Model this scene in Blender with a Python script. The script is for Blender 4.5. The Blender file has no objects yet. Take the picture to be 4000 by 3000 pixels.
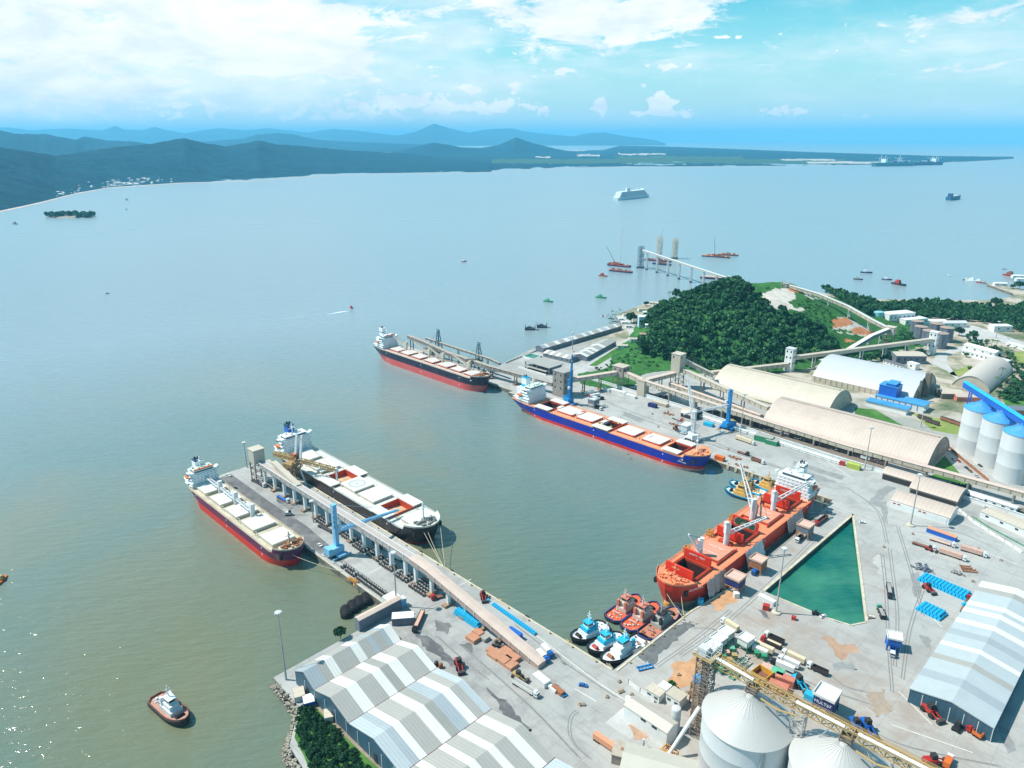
import bpy, math, random
import numpy as np
from mathutils import Vector, Matrix
R = random.Random(7)
SC = bpy.context.scene
COL = SC.collection
# ---------------------------------------------------------------- camera, sky, sun, exposure
# The port is laid out on a square grid: X runs along the long berths, Y across the basin. Metres.
H, FPX = 260.0, 2850.0
PITCH = math.atan(961 / FPX)
cam = bpy.data.cameras.new('camera'); camo = bpy.data.objects.new('camera', cam); COL.objects.link(camo)
cam.sensor_width = 36.0; cam.lens = 36.0 * FPX / 4000.0
cam.clip_start = 1.0; cam.clip_end = 400000.0
camo.location = (0, 0, H); camo.rotation_euler = (math.pi / 2 - PITCH, 0, math.radians(45))
SC.camera = camo
SUN_EL, SUN_DIR = math.radians(55), (-0.78, -0.62)       # where the sun stands (horizontal part)
sl = bpy.data.lights.new('sun', 'SUN'); sl.energy = 4.6; sl.angle = math.radians(0.5); sl.color = (1.0, 0.95, 0.86)
so = bpy.data.objects.new('sun', sl); COL.objects.link(so)
_h = Vector((SUN_DIR[0], SUN_DIR[1], 0)).normalized() * math.cos(SUN_EL)
so.rotation_euler = Vector((-_h.x, -_h.y, -math.sin(SUN_EL))).to_track_quat('-Z', 'Y').to_euler()
SC.view_settings.view_transform = 'Standard'; SC.view_settings.look = 'None'
SC.view_settings.exposure = 0.4; SC.view_settings.gamma = 1.0; SC.view_settings.use_curve_mapping = False
SC.cycles.max_bounces = 6; SC.cycles.volume_bounces = 1; SC.cycles.transparent_max_bounces = 8

# the photograph's 4000 x 3000 pixels -> points of the port plan at a height z
def P(px, py, z=4.0):
    a, b = (px - 2000) / FPX, -(py - 1500) / FPX
    c, s = math.cos(PITCH), math.sin(PITCH)
    t = (z - H) / (-s + b * c)
    x, y = a * t, (c + b * s) * t
    return ((x - y) / math.sqrt(2), (x + y) / math.sqrt(2))
def Pd(px, D, z=0.0):                                     # column px at ground distance D ahead
    f = D * math.cos(PITCH) - (z - H) * math.sin(PITCH)
    x = (px - 2000) / FPX * f
    return ((x - D) / math.sqrt(2), (x + D) / math.sqrt(2))
def proj(X, Y, Z):
    x, y = (X + Y) / math.sqrt(2), (Y - X) / math.sqrt(2)
    c, s = math.cos(PITCH), math.sin(PITCH)
    f = y * c - (Z - H) * s; u = y * s + (Z - H) * c
    return (2000 + FPX * x / f, 1500 - FPX * u / f)
def HT(px, py, topy, zb=4.0):                             # height whose top shows at topy above a foot at (px, py)
    X, Y = P(px, py, zb); lo, hi = zb, zb + 200
    for _ in range(50):
        m = (lo + hi) / 2
        if proj(X, Y, m)[1] > topy: lo = m
        else: hi = m
    return lo - zb

# ---------------------------------------------------------------- materials
MATS = {}
def lin(c): return tuple(((v / 255) / 12.92 if v <= 10 else (((v / 255) + 0.055) / 1.055) ** 2.4) for v in c)
def mat(name, col, rough=0.6, var=0.15, scale=0.35, metal=0.0, dirt=None, dirt_amt=0.0, dscale=0.12, stretch=None, ribs=None):
    if name in MATS: return MATS[name]
    m = bpy.data.materials.new(name); MATS[name] = m; m.use_nodes = True
    nt = m.node_tree; b = nt.nodes['Principled BSDF']
    b.inputs['Roughness'].default_value = rough; b.inputs['Metallic'].default_value = metal
    tc = nt.nodes.new('ShaderNodeTexCoord')
    mp = nt.nodes.new('ShaderNodeMapping'); nt.links.new(tc.outputs['Object'], mp.inputs[0])
    if stretch: mp.inputs['Scale'].default_value = stretch
    n = nt.nodes.new('ShaderNodeTexNoise'); n.inputs['Scale'].default_value = scale; n.inputs['Detail'].default_value = 6
    n.inputs['Roughness'].default_value = 0.7
    nt.links.new(mp.outputs[0], n.inputs['Vector'])
    r = nt.nodes.new('ShaderNodeValToRGB'); nt.links.new(n.outputs['Fac'], r.inputs[0])
    r.color_ramp.elements[0].position = 0.3; r.color_ramp.elements[1].position = 0.7
    r.color_ramp.elements[0].color = tuple(max(0, c * (1 - var)) for c in col) + (1,)
    r.color_ramp.elements[1].color = tuple(min(1, c * (1 + var)) for c in col) + (1,)
    out = r.outputs[0]
    if dirt:
        n2 = nt.nodes.new('ShaderNodeTexNoise'); n2.inputs['Scale'].default_value = dscale; n2.inputs['Detail'].default_value = 8
        n2.inputs['Roughness'].default_value = 0.75
        nt.links.new(mp.outputs[0], n2.inputs['Vector'])
        mr = nt.nodes.new('ShaderNodeMapRange'); mr.inputs[1].default_value = 0.47; mr.inputs[2].default_value = 0.68
        mr.inputs[3].default_value = 0; mr.inputs[4].default_value = dirt_amt
        nt.links.new(n2.outputs['Fac'], mr.inputs[0])
        mx = nt.nodes.new('ShaderNodeMix'); mx.data_type = 'RGBA'
        nt.links.new(mr.outputs[0], mx.inputs[0]); nt.links.new(out, mx.inputs[6]); mx.inputs[7].default_value = tuple(dirt) + (1,)
        out = mx.outputs[2]
    if ribs:                                              # sheet seams: thin darker lines across an axis
        sp = nt.nodes.new('ShaderNodeSeparateXYZ'); nt.links.new(tc.outputs['Object'], sp.inputs[0]); q = sp.outputs[ribs[0]]
        for op, v in (('DIVIDE', ribs[1]), ('FRACT', 0), ('SUBTRACT', .5), ('ABSOLUTE', 0), ('GREATER_THAN', .40), ('MULTIPLY', ribs[2])):
            k = nt.nodes.new('ShaderNodeMath'); k.operation = op; nt.links.new(q, k.inputs[0]); k.inputs[1].default_value = v; q = k.outputs[0]
        mx = nt.nodes.new('ShaderNodeMix'); mx.data_type = 'RGBA'; nt.links.new(q, mx.inputs[0]); nt.links.new(out, mx.inputs[6]); mx.inputs[7].default_value = tuple(c * .55 for c in col) + (1,); out = mx.outputs[2]
    nt.links.new(out, b.inputs['Base Color'])
    return m

# ---------------------------------------------------------------- mesh builder and object tree
class MB:
    def __init__(s): s.v, s.f, s.m = [], [], []
    def add(s, vs, fs, m=0):
        o = len(s.v); s.v.extend(vs); s.f.extend([tuple(i + o for i in f) for f in fs]); s.m.extend([m] * len(fs)); return s
    def box(s, x, y, z, sx, sy, sz, rot=0.0, m=0):        # centre x, y; bottom z
        c, n = math.cos(rot), math.sin(rot); vs = []
        for dz in (0, sz):
            for dx, dy in ((-1, -1), (1, -1), (1, 1), (-1, 1)):
                a, b = dx * sx / 2, dy * sy / 2
                vs.append((x + a * c - b * n, y + a * n + b * c, z + dz))
        return s.add(vs, [(0, 3, 2, 1), (4, 5, 6, 7), (0, 1, 5, 4), (1, 2, 6, 5), (2, 3, 7, 6), (3, 0, 4, 7)], m)
    def beam(s, p, q, w, h=None, m=0):
        h = h or w; p, q = Vector(p), Vector(q); d = (q - p).normalized()
        u = d.cross(Vector((0, 0, 1)))
        u = Vector((1, 0, 0)) if u.length < 1e-4 else u.normalized()
        v = u.cross(d).normalized()
        vs = [tuple(e + u * (a * w / 2) + v * (b * h / 2)) for e in (p, q) for a, b in ((-1, -1), (1, -1), (1, 1), (-1, 1))]
        return s.add(vs, [(3, 2, 1, 0), (4, 5, 6, 7), (0, 1, 5, 4), (1, 2, 6, 5), (2, 3, 7, 6), (3, 0, 4, 7)], m)
    def cyl(s, p, q, r0, r1=None, n=10, m=0):
        r1 = r0 if r1 is None else r1; p, q = Vector(p), Vector(q); d = (q - p).normalized()
        u = d.cross(Vector((0, 0, 1))); u = Vector((1, 0, 0)) if u.length < 1e-4 else u.normalized(); v = d.cross(u)
        vs = []
        for e, r in ((p, r0), (q, r1)):
            for i in range(n):
                t = 2 * math.pi * i / n; vs.append(tuple(e + u * (r * math.cos(t)) + v * (r * math.sin(t))))
        fs = [(i, (i + 1) % n, n + (i + 1) % n, n + i) for i in range(n)] + [tuple(range(n))[::-1], tuple(range(n, 2 * n))]
        return s.add(vs, fs, m)
    def prism(s, poly, z0, z1, m=0):
        n = len(poly); vs = [(x, y, z0) for x, y in poly] + [(x, y, z1) for x, y in poly]
        return s.add(vs, [(i, (i + 1) % n, n + (i + 1) % n, n + i) for i in range(n)] + [tuple(range(n))[::-1], tuple(range(n, 2 * n))], m)
    def extr(s, prof, p, q, caps=True, closed=True, m=0):  # prof: (side, up) points carried from p to q; side is to the left of p->q
        p, q = Vector(p), Vector(q); d = q - p; u = Vector((-d.y, d.x, 0)).normalized(); n = len(prof)
        vs = [tuple(e + u * a + Vector((0, 0, b))) for e in (p, q) for a, b in prof]
        fs = [(i, (i + 1) % n, n + (i + 1) % n, n + i) for i in range(n if closed else n - 1)]
        if caps: fs += [tuple(range(n))[::-1], tuple(range(n, 2 * n))]
        return s.add(vs, fs, m)
    def lathe(s, prof, x=0, y=0, n=24, m=0):
        vs = []; k = len(prof)
        for r, z in prof:
            for i in range(n):
                t = 2 * math.pi * i / n; vs.append((x + r * math.cos(t), y + r * math.sin(t), z))
        fs = [(j * n + i, j * n + (i + 1) % n, (j + 1) * n + (i + 1) % n, (j + 1) * n + i) for j in range(k - 1) for i in range(n)]
        fs += [tuple(range(n))[::-1], tuple(range((k - 1) * n, k * n))]
        return s.add(vs, fs, m)
    def truss(s, p, q, w, h, n, t=0.25, w2=None, h2=None, m=0):   # lattice boom of four chords with crossed lacing
        p, q = Vector(p), Vector(q); d = (q - p).normalized(); u = d.cross(Vector((0, 0, 1)))
        u = Vector((1, 0, 0)) if u.length < 1e-4 else u.normalized(); v = u.cross(d); w2 = w2 or w; h2 = h2 or h
        def c(i):
            f = i / n; e = p.lerp(q, f); a = (w + (w2 - w) * f) / 2; b = (h + (h2 - h) * f) / 2
            return [e + u * (x * a) + v * (y * b) for x, y in ((-1, -1), (1, -1), (1, 1), (-1, 1))]
        A = c(0); B = c(n)
        for k in range(4): s.beam(A[k], B[k], t * 1.3, m=m)
        for i in range(n):
            A, B = c(i), c(i + 1)
            for k in range(4):
                j = (k + 1) % 4
                s.beam(A[k], B[j] if i % 2 else B[k], t, m=m) if False else s.beam(A[k] if i % 2 else A[j], B[j] if i % 2 else B[k], t, m=m)
                s.beam(B[k], B[j], t, m=m)
        return s
    def build(s, name, mats, parent=None, off=None, smooth=False, loc=None):
        me = bpy.data.meshes.new(name)
        vs = s.v if off is None else [(a - off[0], b - off[1], c - off[2]) for a, b, c in s.v]
        me.from_pydata(vs, [], s.f)
        if not isinstance(mats, (list, tuple)): mats = [mats]
        for k in mats: me.materials.append(k)
        if len(mats) > 1: me.polygons.foreach_set('material_index', s.m)
        if smooth: me.polygons.foreach_set('use_smooth', [True] * len(me.polygons)); me.set_sharp_from_angle(angle=math.radians(38))
        o = bpy.data.objects.new(name, me); COL.objects.link(o)
        if parent: o.parent = parent
        if loc is not None: o.location = loc
        elif off is not None and parent is None: o.location = off
        return o
def tag(o, label=None, cat=None, group=None, kind=None):
    for k, v in (('label', label), ('category', cat), ('group', group), ('kind', kind)):
        if v: o[k] = v
    return o
def thing(name, label, cat, loc=(0, 0, 0), rz=0.0, group=None):
    o = bpy.data.objects.new(name, None); COL.objects.link(o); o.location = loc; o.rotation_euler = (0, 0, rz)
    return tag(o, label, cat, group)
def dup(root, loc, rz=0.0, label=None, group=None, scale=None):
    r = root.copy(); COL.objects.link(r); r.location = loc; r.rotation_euler = (0, 0, rz)
    if label: r['label'] = label
    if group: r['group'] = group
    if scale: r.scale = (scale,) * 3 if not isinstance(scale, tuple) else scale
    for ch in list(root.children):
        c = ch.copy(); COL.objects.link(c); c.parent = r
        for g in list(ch.children):
            d = g.copy(); COL.objects.link(d); d.parent = c
    return r
def struct(name, mb, m, **k): return tag(mb.build(name, m, **k), kind='structure')
def text(body, size, m, parent, loc, rot, name='lettering', ext=0.02):
    cu = bpy.data.curves.new(name, 'FONT'); cu.body = body; cu.size = size; cu.align_x = 'CENTER'; cu.align_y = 'CENTER'; cu.extrude = ext
    o = bpy.data.objects.new(name, cu); COL.objects.link(o); dg = bpy.context.evaluated_depsgraph_get(); me = bpy.data.meshes.new_from_object(o.evaluated_get(dg)); bpy.data.objects.remove(o); me.materials.clear(); me.materials.append(m)
    o = bpy.data.objects.new(name, me); COL.objects.link(o); o.parent = parent; o.location = loc; o.rotation_euler = rot
    return o
# ---------------------------------------------------------------- sky
def make_world():
    w = bpy.data.worlds.new('World'); SC.world = w; w.use_nodes = True; nt = w.node_tree; N = nt.nodes; L = nt.links
    bg = N['Background']; bg.inputs[1].default_value = 0.1
    sk = N.new('ShaderNodeTexSky'); sk.sky_type = 'NISHITA'; sk.sun_disc = False
    sk.sun_elevation = SUN_EL; sk.sun_rotation = math.atan2(SUN_DIR[0], SUN_DIR[1]); sk.altitude = 200; sk.air_density = 1.0; sk.dust_density = 0.6; sk.ozone_density = 2.0
    tc = N.new('ShaderNodeTexCoord'); sp = N.new('ShaderNodeSeparateXYZ'); L.new(tc.outputs['Generated'], sp.inputs[0])
    def M(op, a, b=None, c=None):
        n = N.new('ShaderNodeMath'); n.operation = op
        for i, v in enumerate((a, b, c)):
            if v is None: continue
            if isinstance(v, (int, float)): n.inputs[i].default_value = v
            else: L.new(v, n.inputs[i])
        return n.outputs[0]
    X, Y, Z = sp.outputs
    rt = M('MULTIPLY', M('ADD', X, Y), .7071); fw = M('MULTIPLY', M('SUBTRACT', Y, X), .7071)
    az = M('MULTIPLY', M('ARCTAN2', rt, fw), 57.2958); el = M('MULTIPLY', M('ARCSINE', Z), 57.2958)
    def noise(sx, sy, scale, detail, seed, rough=.6, dist=0.0):
        c = N.new('ShaderNodeCombineXYZ'); L.new(M('MULTIPLY', az, sx), c.inputs[0]); L.new(M('MULTIPLY', el, sy), c.inputs[1]); c.inputs[2].default_value = seed
        n = N.new('ShaderNodeTexNoise'); n.inputs['Scale'].default_value = scale; n.inputs['Detail'].default_value = detail; n.inputs['Roughness'].default_value = rough
        n.inputs['Distortion'].default_value = dist; L.new(c.outputs[0], n.inputs['Vector']); return n.outputs['Fac']
    def azel(px, py):
        a, b = (px - 2000) / FPX, -(py - 1500) / FPX; c, s = math.cos(PITCH), math.sin(PITCH)
        x, y, z = a, c + b * s, -s + b * c; return math.degrees(math.atan2(x, y)), math.degrees(math.atan2(z, math.hypot(x, y)))
    def blob(px, py, rx, ry, amp, rot=0.0):
        a0, e0 = azel(px, py); dx = M('SUBTRACT', az, a0); dy = M('SUBTRACT', el, e0); c, s = math.cos(rot), math.sin(rot)
        u = M('MULTIPLY', M('ADD', M('MULTIPLY', dx, c), M('MULTIPLY', dy, s)), 49.7 / rx); v = M('MULTIPLY', M('SUBTRACT', M('MULTIPLY', dy, c), M('MULTIPLY', dx, s)), 49.7 / ry)
        d = M('SQRT', M('ADD', M('MULTIPLY', u, u), M('MULTIPLY', v, v)))
        return M('MULTIPLY', M('MAXIMUM', M('SUBTRACT', 1.25, d), 0.0), amp)
    def total(bl):
        t = bl[0]
        for b in bl[1:]: t = M('ADD', t, b)
        return t
    # high sheets of cloud
    hi = total([blob(100, 120, 800, 330, .9), blob(900, 60, 620, 150, .9), blob(1300, 240, 380, 150, .8), blob(1050, 90, 300, 130, .5), blob(1500, 60, 200, 40, .35), blob(2200, 70, 560, 170, 1.0, -.12), blob(2750, 10, 560, 90, .6, .12),
                blob(3500, 120, 420, 38, .5, .06), blob(3800, 60, 400, 60, .45, .05), blob(3600, 190, 520, 26, .42, .03), blob(3700, 285, 420, 24, .45, .06),
                blob(300, 330, 420, 60, .35), blob(1650, 300, 170, 60, .3), blob(2000, -700, 4000, 380, .5)])
    lowc = total([blob(1600, 400, 330, 55, .42), blob(1250, 420, 160, 40, .3), blob(1950, 425, 260, 32, .34), blob(850, 400, 200, 46, .26), blob(400, 430, 300, 36, .28), blob(30, 440, 200, 30, .3), blob(2575, 395, 60, 42, .55), blob(2560, 440, 120, 20, .4),
                  blob(2345, 415, 38, 40, .5), blob(3060, 437, 150, 24, .4), blob(2690, 452, 60, 16, .35), blob(3350, 452, 100, 14, .25), blob(1820, 345, 50, 20, .4), blob(2010, 340, 44, 24, .42), blob(2200, 278, 110, 14, .45), blob(2620, 258, 110, 18, .45), blob(1700, 262, 90, 12, .4), blob(2840, 145, 60, 9, .4), blob(1150, 460, 500, 26, .22), blob(3150, 335, 50, 16, .35)])
    n1 = noise(.5, 1.6, .5, 10, 3.1, .66, .6); n2 = noise(.8, 1.1, 1.15, 8, 9.4, .6, .3); n3 = noise(.22, .9, .5, 6, 5.5, .6)
    def smooth(v, lo, hi_):
        n = N.new('ShaderNodeMapRange'); n.interpolation_type = 'SMOOTHSTEP'; L.new(v, n.inputs[0]); n.inputs[1].default_value = lo; n.inputs[2].default_value = hi_; return n.outputs[0]
    d1 = smooth(M('ADD', M('MULTIPLY', n1, 1.5), M('MULTIPLY', hi, .46)), .92, 1.2)
    d2 = smooth(M('ADD', M('MULTIPLY', n2, 1.7), M('MULTIPLY', lowc, 1.0)), 1.08, 1.24)
    veil = M('MULTIPLY', smooth(M('ADD', n3, M('MULTIPLY', total([blob(400, 220, 1700, 480, .36), blob(3700, 180, 700, 200, .15)]), 1.0)), .45, .95), .75)
    dens = M('MAXIMUM', M('MAXIMUM', d1, d2), veil)
    tint = N.new('ShaderNodeMix'); tint.data_type = 'RGBA'; tint.blend_type = 'MULTIPLY'; tint.inputs[0].default_value = 1.0
    L.new(sk.outputs[0], tint.inputs[6]); tint.inputs[7].default_value = SKY_TINT
    # pale humid air low down
    hz = N.new('ShaderNodeMix'); hz.data_type = 'RGBA'; L.new(smooth(el, 11.0, -1.0), hz.inputs[0]); L.new(tint.outputs[2], hz.inputs[6]); hz.inputs[7].default_value = SKY_LOW
    shade = smooth(noise(.35, .9, .7, 5, 7.7), .25, .7)
    cc = N.new('ShaderNodeMix'); cc.data_type = 'RGBA'; L.new(shade, cc.inputs[0]); cc.inputs[6].default_value = CLOUD_A; cc.inputs[7].default_value = CLOUD_B
    mx = N.new('ShaderNodeMix'); mx.data_type = 'RGBA'; L.new(dens, mx.inputs[0]); L.new(hz.outputs[2], mx.inputs[6]); L.new(cc.outputs[2], mx.inputs[7])
    L.new(mx.outputs[2], bg.inputs[0])
SKY_TINT = (0.36, 1.2, 1.1, 1); SKY_LOW = (5.4, 6.9, 6.7, 1); CLOUD_A = (6.5, 7.2, 7.5, 1); CLOUD_B = (9.3, 9.1, 8.7, 1)
make_world()

# ---------------------------------------------------------------- water
def water_mat():
    m = bpy.data.materials.new('water'); m.use_nodes = True; nt = m.node_tree; N = nt.nodes; L = nt.links; b = N['Principled BSDF']
    ge = N.new('ShaderNodeNewGeometry'); mp = N.new('ShaderNodeMapping'); L.new(ge.outputs['Position'], mp.inputs[0])
    # silt: bands of brown-green and grey-green water drawn out by the tide
    n = N.new('ShaderNodeTexNoise'); n.inputs['Scale'].default_value = .0042; n.inputs['Detail'].default_value = 4; n.inputs['Distortion'].default_value = .6; L.new(mp.outputs[0], n.inputs['Vector'])
    r = N.new('ShaderNodeValToRGB'); L.new(n.outputs['Fac'], r.inputs[0]); e = r.color_ramp.elements
    e[0].position = .32; e[0].color = (.080, .150, .122, 1); e[1].position = .68; e[1].color = (.178, .170, .088, 1)
    k = e.new(.5); k.color = (.120, .165, .125, 1)
    # bluer water away from the shore, paled to put sky reflection into its colour
    d = N.new('ShaderNodeVectorMath'); d.operation = 'DISTANCE'; L.new(ge.outputs['Position'], d.inputs[0]); d.inputs[1].default_value = (-250, 150, 0)
    mr = N.new('ShaderNodeMapRange'); L.new(d.outputs['Value'], mr.inputs[0]); mr.inputs[1].default_value = 130; mr.inputs[2].default_value = 820
    mx = N.new('ShaderNodeMix'); mx.data_type = 'RGBA'; L.new(mr.outputs[0], mx.inputs[0]); L.new(r.outputs[0], mx.inputs[6]); mx.inputs[7].default_value = (.26, .345, .38, 1)
    L.new(mx.outputs[2], b.inputs['Base Color'])
    rg = N.new('ShaderNodeMapRange'); L.new(d.outputs['Value'], rg.inputs[0]); rg.inputs[1].default_value = 300; rg.inputs[2].default_value = 2500; rg.inputs[3].default_value = .11; rg.inputs[4].default_value = .30; L.new(rg.outputs[0], b.inputs['Roughness']); b.inputs['IOR'].default_value = 1.55
    # ripples: wind chop and a longer swell
    mp0 = N.new('ShaderNodeMapping'); mp0.inputs['Rotation'].default_value = (0, 0, math.radians(-52)); L.new(ge.outputs['Position'], mp0.inputs[0]); mp2 = N.new('ShaderNodeMapping'); mp2.inputs['Scale'].default_value = (.3, 1, 1); L.new(mp0.outputs[0], mp2.inputs[0])
    w1 = N.new('ShaderNodeTexNoise'); w1.inputs['Scale'].default_value = .22; w1.inputs['Detail'].default_value = 5; w1.inputs['Roughness'].default_value = .55; L.new(mp2.outputs[0], w1.inputs['Vector'])
    w2 = N.new('ShaderNodeTexNoise'); w2.inputs['Scale'].default_value = .05; w2.inputs['Detail'].default_value = 3; L.new(mp2.outputs[0], w2.inputs['Vector'])
    b1 = N.new('ShaderNodeBump'); b1.inputs['Strength'].default_value = .7; b1.inputs['Distance'].default_value = 1.9; L.new(w1.outputs['Fac'], b1.inputs['Height'])
    b2 = N.new('ShaderNodeBump'); b2.inputs['Strength'].default_value = .3; b2.inputs['Distance'].default_value = 2.0; L.new(w2.outputs['Fac'], b2.inputs['Height']); L.new(b1.outputs[0], b2.inputs['Normal'])
    L.new(b2.outputs[0], b.inputs['Normal'])
    return m
WATER = water_mat()
mb = MB(); q = 66000
mb.add([(-q, -q, 0), (q, -q, 0), (q, q, 0), (-q, q, 0)], [(0, 1, 2, 3)]); struct('water', mb, WATER)

# ---------------------------------------------------------------- far hills: each ridge has its own distance, height and depth
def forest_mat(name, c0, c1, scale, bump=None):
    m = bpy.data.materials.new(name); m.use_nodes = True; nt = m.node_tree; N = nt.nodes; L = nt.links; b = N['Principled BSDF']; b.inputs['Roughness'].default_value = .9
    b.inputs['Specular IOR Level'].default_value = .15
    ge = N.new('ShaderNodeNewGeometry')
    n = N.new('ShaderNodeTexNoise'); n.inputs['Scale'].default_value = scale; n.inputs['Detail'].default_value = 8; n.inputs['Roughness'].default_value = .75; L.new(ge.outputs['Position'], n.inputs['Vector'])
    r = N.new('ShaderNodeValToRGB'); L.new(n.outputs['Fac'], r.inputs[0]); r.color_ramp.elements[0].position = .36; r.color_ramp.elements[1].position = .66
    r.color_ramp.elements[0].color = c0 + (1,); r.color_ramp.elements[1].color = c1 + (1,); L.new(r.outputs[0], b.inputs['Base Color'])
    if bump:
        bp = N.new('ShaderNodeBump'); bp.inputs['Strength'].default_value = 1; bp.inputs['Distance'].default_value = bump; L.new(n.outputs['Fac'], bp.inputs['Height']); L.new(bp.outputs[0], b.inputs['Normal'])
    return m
FAR_FOREST = forest_mat('far_forest', (.003, .034, .060), (.010, .085, .115), .010, 30)  # greens shifted to blue: part of the distance haze is in this colour
nrng = np.random.RandomState(5)
def vnoise(x, y, seed):                                   # smooth value noise on arrays
    def h(i, j): 
        k = np.sin(i * 127.1 + j * 311.7 + seed * 74.7) * 43758.5453; return k - np.floor(k)
    xi, yi = np.floor(x), np.floor(y); fx, fy = x - xi, y - yi; fx = fx * fx * (3 - 2 * fx); fy = fy * fy * (3 - 2 * fy)
    return (h(xi, yi) * (1 - fx) + h(xi + 1, yi) * fx) * (1 - fy) + (h(xi, yi + 1) * (1 - fx) + h(xi + 1, yi + 1) * fx) * fy
def fbm(x, y, seed, o=5):
    t = 0; a = .5
    for k in range(o): t = t + a * vnoise(x * 2 ** k, y * 2 ** k, seed + k); a *= .5
    return t
def ridge(name, crest, shore, back, m, rough=.12, nx=220, ny=40, fine=1.0, patches=()):
    """crest: (px, py, distance of the crest line); shore: (px, distance of the foot line); a hill mesh from foot over crest to a foot behind"""
    cx = [c[0] for c in crest]; px = np.linspace(min(cx), max(cx), nx)
    cy = np.interp(px, cx, [c[1] for c in crest]); cd = np.interp(px, cx, [c[2] for c in crest]); sd = np.interp(px, [s[0] for s in shore], [s[1] for s in shore])
    vs = []
    c, s = math.cos(PITCH), math.sin(PITCH); b = -(cy - 1500) / FPX
    zc = H + cd * (-s + b * c) / (c + b * s)
    zc = np.maximum(zc, 3)
    T = np.linspace(0, 1, ny); rows = []
    for j, t in enumerate(T):
        if t < .7:
            k = t / .7; D = sd + (cd - sd) * k; e = .5 - .5 * math.cos(math.pi * k) if k < 1 else 1; base = zc * (.55 * e + .45 * k ** 1.5)
        else:
            k = (t - .7) / .3; D = cd + (back - cd) * k if np.isscalar(back) is False else cd + back * k; base = zc * (1 - k) ** 1.3
        f = D * c + (H - base) * s; x = (px - 2000) / FPX * f
        X, Y = (x - D) / math.sqrt(2), (x + D) / math.sqrt(2)
        sc_ = 1 / (600 * fine); nz = (fbm(X * sc_, Y * sc_, 3) - .48)
        env = min(1, t / .15) * (1 if t < .55 else (abs(t - .7) / .15 if t < .85 else 1)); env = min(1, env) * .9 + .1 * min(1, t / .1)
        if t >= .999: env = 0
        Z = base + zc * rough * 4 * nz * env
        Z = Z + (fbm(X * sc_ * 6, Y * sc_ * 6, 9, 3) - .45) * 0.10 * np.minimum(zc, 400) * rough / .12 * min(1, t / .1)
        if j == 0 or t >= .999: Z = np.full(nx, -2.0)
        rows.append(np.stack([X, Y, Z], 1))
    V = np.concatenate(rows); idx = np.arange(nx * ny).reshape(ny, nx)
    Fq = np.stack([idx[:-1, :-1], idx[:-1, 1:], idx[1:, 1:], idx[1:, :-1]], -1).reshape(-1, 4)
    mb = MB(); mb.v = [tuple(v) for v in V.tolist()]; mb.f = [tuple(f) for f in Fq.tolist()]; mb.m = [0] * len(mb.f)
    if patches:
        x, y = (V[:, 0] + V[:, 1]) / math.sqrt(2), (V[:, 1] - V[:, 0]) / math.sqrt(2); f = y * c - (V[:, 2] - H) * s; u = y * s + (V[:, 2] - H) * c; qx, qy = 2000 + FPX * x / f, 1500 - FPX * u / f; k = np.zeros(len(V), int)
        for i, (x0, x1, y0, y1) in patches: w = (fbm(V[:, 0] / 90, V[:, 1] / 90, 31 + i, 3) - .45) * 26; k[(qx + w * 2 > x0) & (qx - w < x1) & (qy + w * .3 > y0) & (qy + w * .3 < y1)] = i
        mb.m = k[Fq[:, 0]].tolist(); m = [m, mat('pale_ground', (.46, .42, .36), .95, .3, .01), forest_mat('pasture', (.012, .055, .040), (.085, .15, .07), .012)]
    return struct(name, mb, m, smooth=True)
def shore_d(pts): return [(x, math.hypot(*P(x, y, 0)) * 1.0 if False else ((P(x, y, 0)[1] - P(x, y, 0)[0]) / math.sqrt(2))) for x, y in pts]
SHORE = [(-500, 905), (-250, 868), (0, 828), (150, 795), (300, 757), (420, 735), (700, 716), (1000, 708), (1150, 694), (1400, 682), (1700, 678), (1950, 672), (2200, 658), (2450, 653), (2700, 652), (3000, 650), (3250, 647), (3500, 643), (3700, 636), (3850, 628), (3960, 621)]
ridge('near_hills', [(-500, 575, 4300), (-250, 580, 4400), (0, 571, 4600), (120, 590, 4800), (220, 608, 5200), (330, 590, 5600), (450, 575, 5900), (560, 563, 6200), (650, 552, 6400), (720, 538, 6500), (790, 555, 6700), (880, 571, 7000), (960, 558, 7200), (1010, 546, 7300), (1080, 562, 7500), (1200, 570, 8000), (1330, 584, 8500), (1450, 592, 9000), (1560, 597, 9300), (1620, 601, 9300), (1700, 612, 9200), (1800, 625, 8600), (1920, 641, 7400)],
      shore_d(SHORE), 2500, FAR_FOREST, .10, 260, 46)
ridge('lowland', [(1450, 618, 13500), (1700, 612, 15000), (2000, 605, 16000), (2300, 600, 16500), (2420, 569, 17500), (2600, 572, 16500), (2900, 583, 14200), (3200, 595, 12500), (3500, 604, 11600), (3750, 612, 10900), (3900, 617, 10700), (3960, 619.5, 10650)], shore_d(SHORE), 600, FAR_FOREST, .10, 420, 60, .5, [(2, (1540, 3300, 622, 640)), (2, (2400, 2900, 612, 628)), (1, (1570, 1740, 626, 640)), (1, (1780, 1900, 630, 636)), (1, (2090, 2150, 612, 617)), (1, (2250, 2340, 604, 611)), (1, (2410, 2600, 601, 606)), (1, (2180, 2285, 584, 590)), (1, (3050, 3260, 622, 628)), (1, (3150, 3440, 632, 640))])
ridge('middle_hills', [(1500, 600, 12000), (1600, 580, 12200), (1690, 556, 12400), (1760, 566, 12400), (1800, 575, 12400), (1880, 578, 13000), (1945, 566, 13000), (2015, 536, 13000), (2080, 558, 13000), (2160, 578, 13000), (2250, 596, 13500)], [(1500, 10500), (2250, 12000)], 1500, FAR_FOREST, .06, 160, 30)
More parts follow.
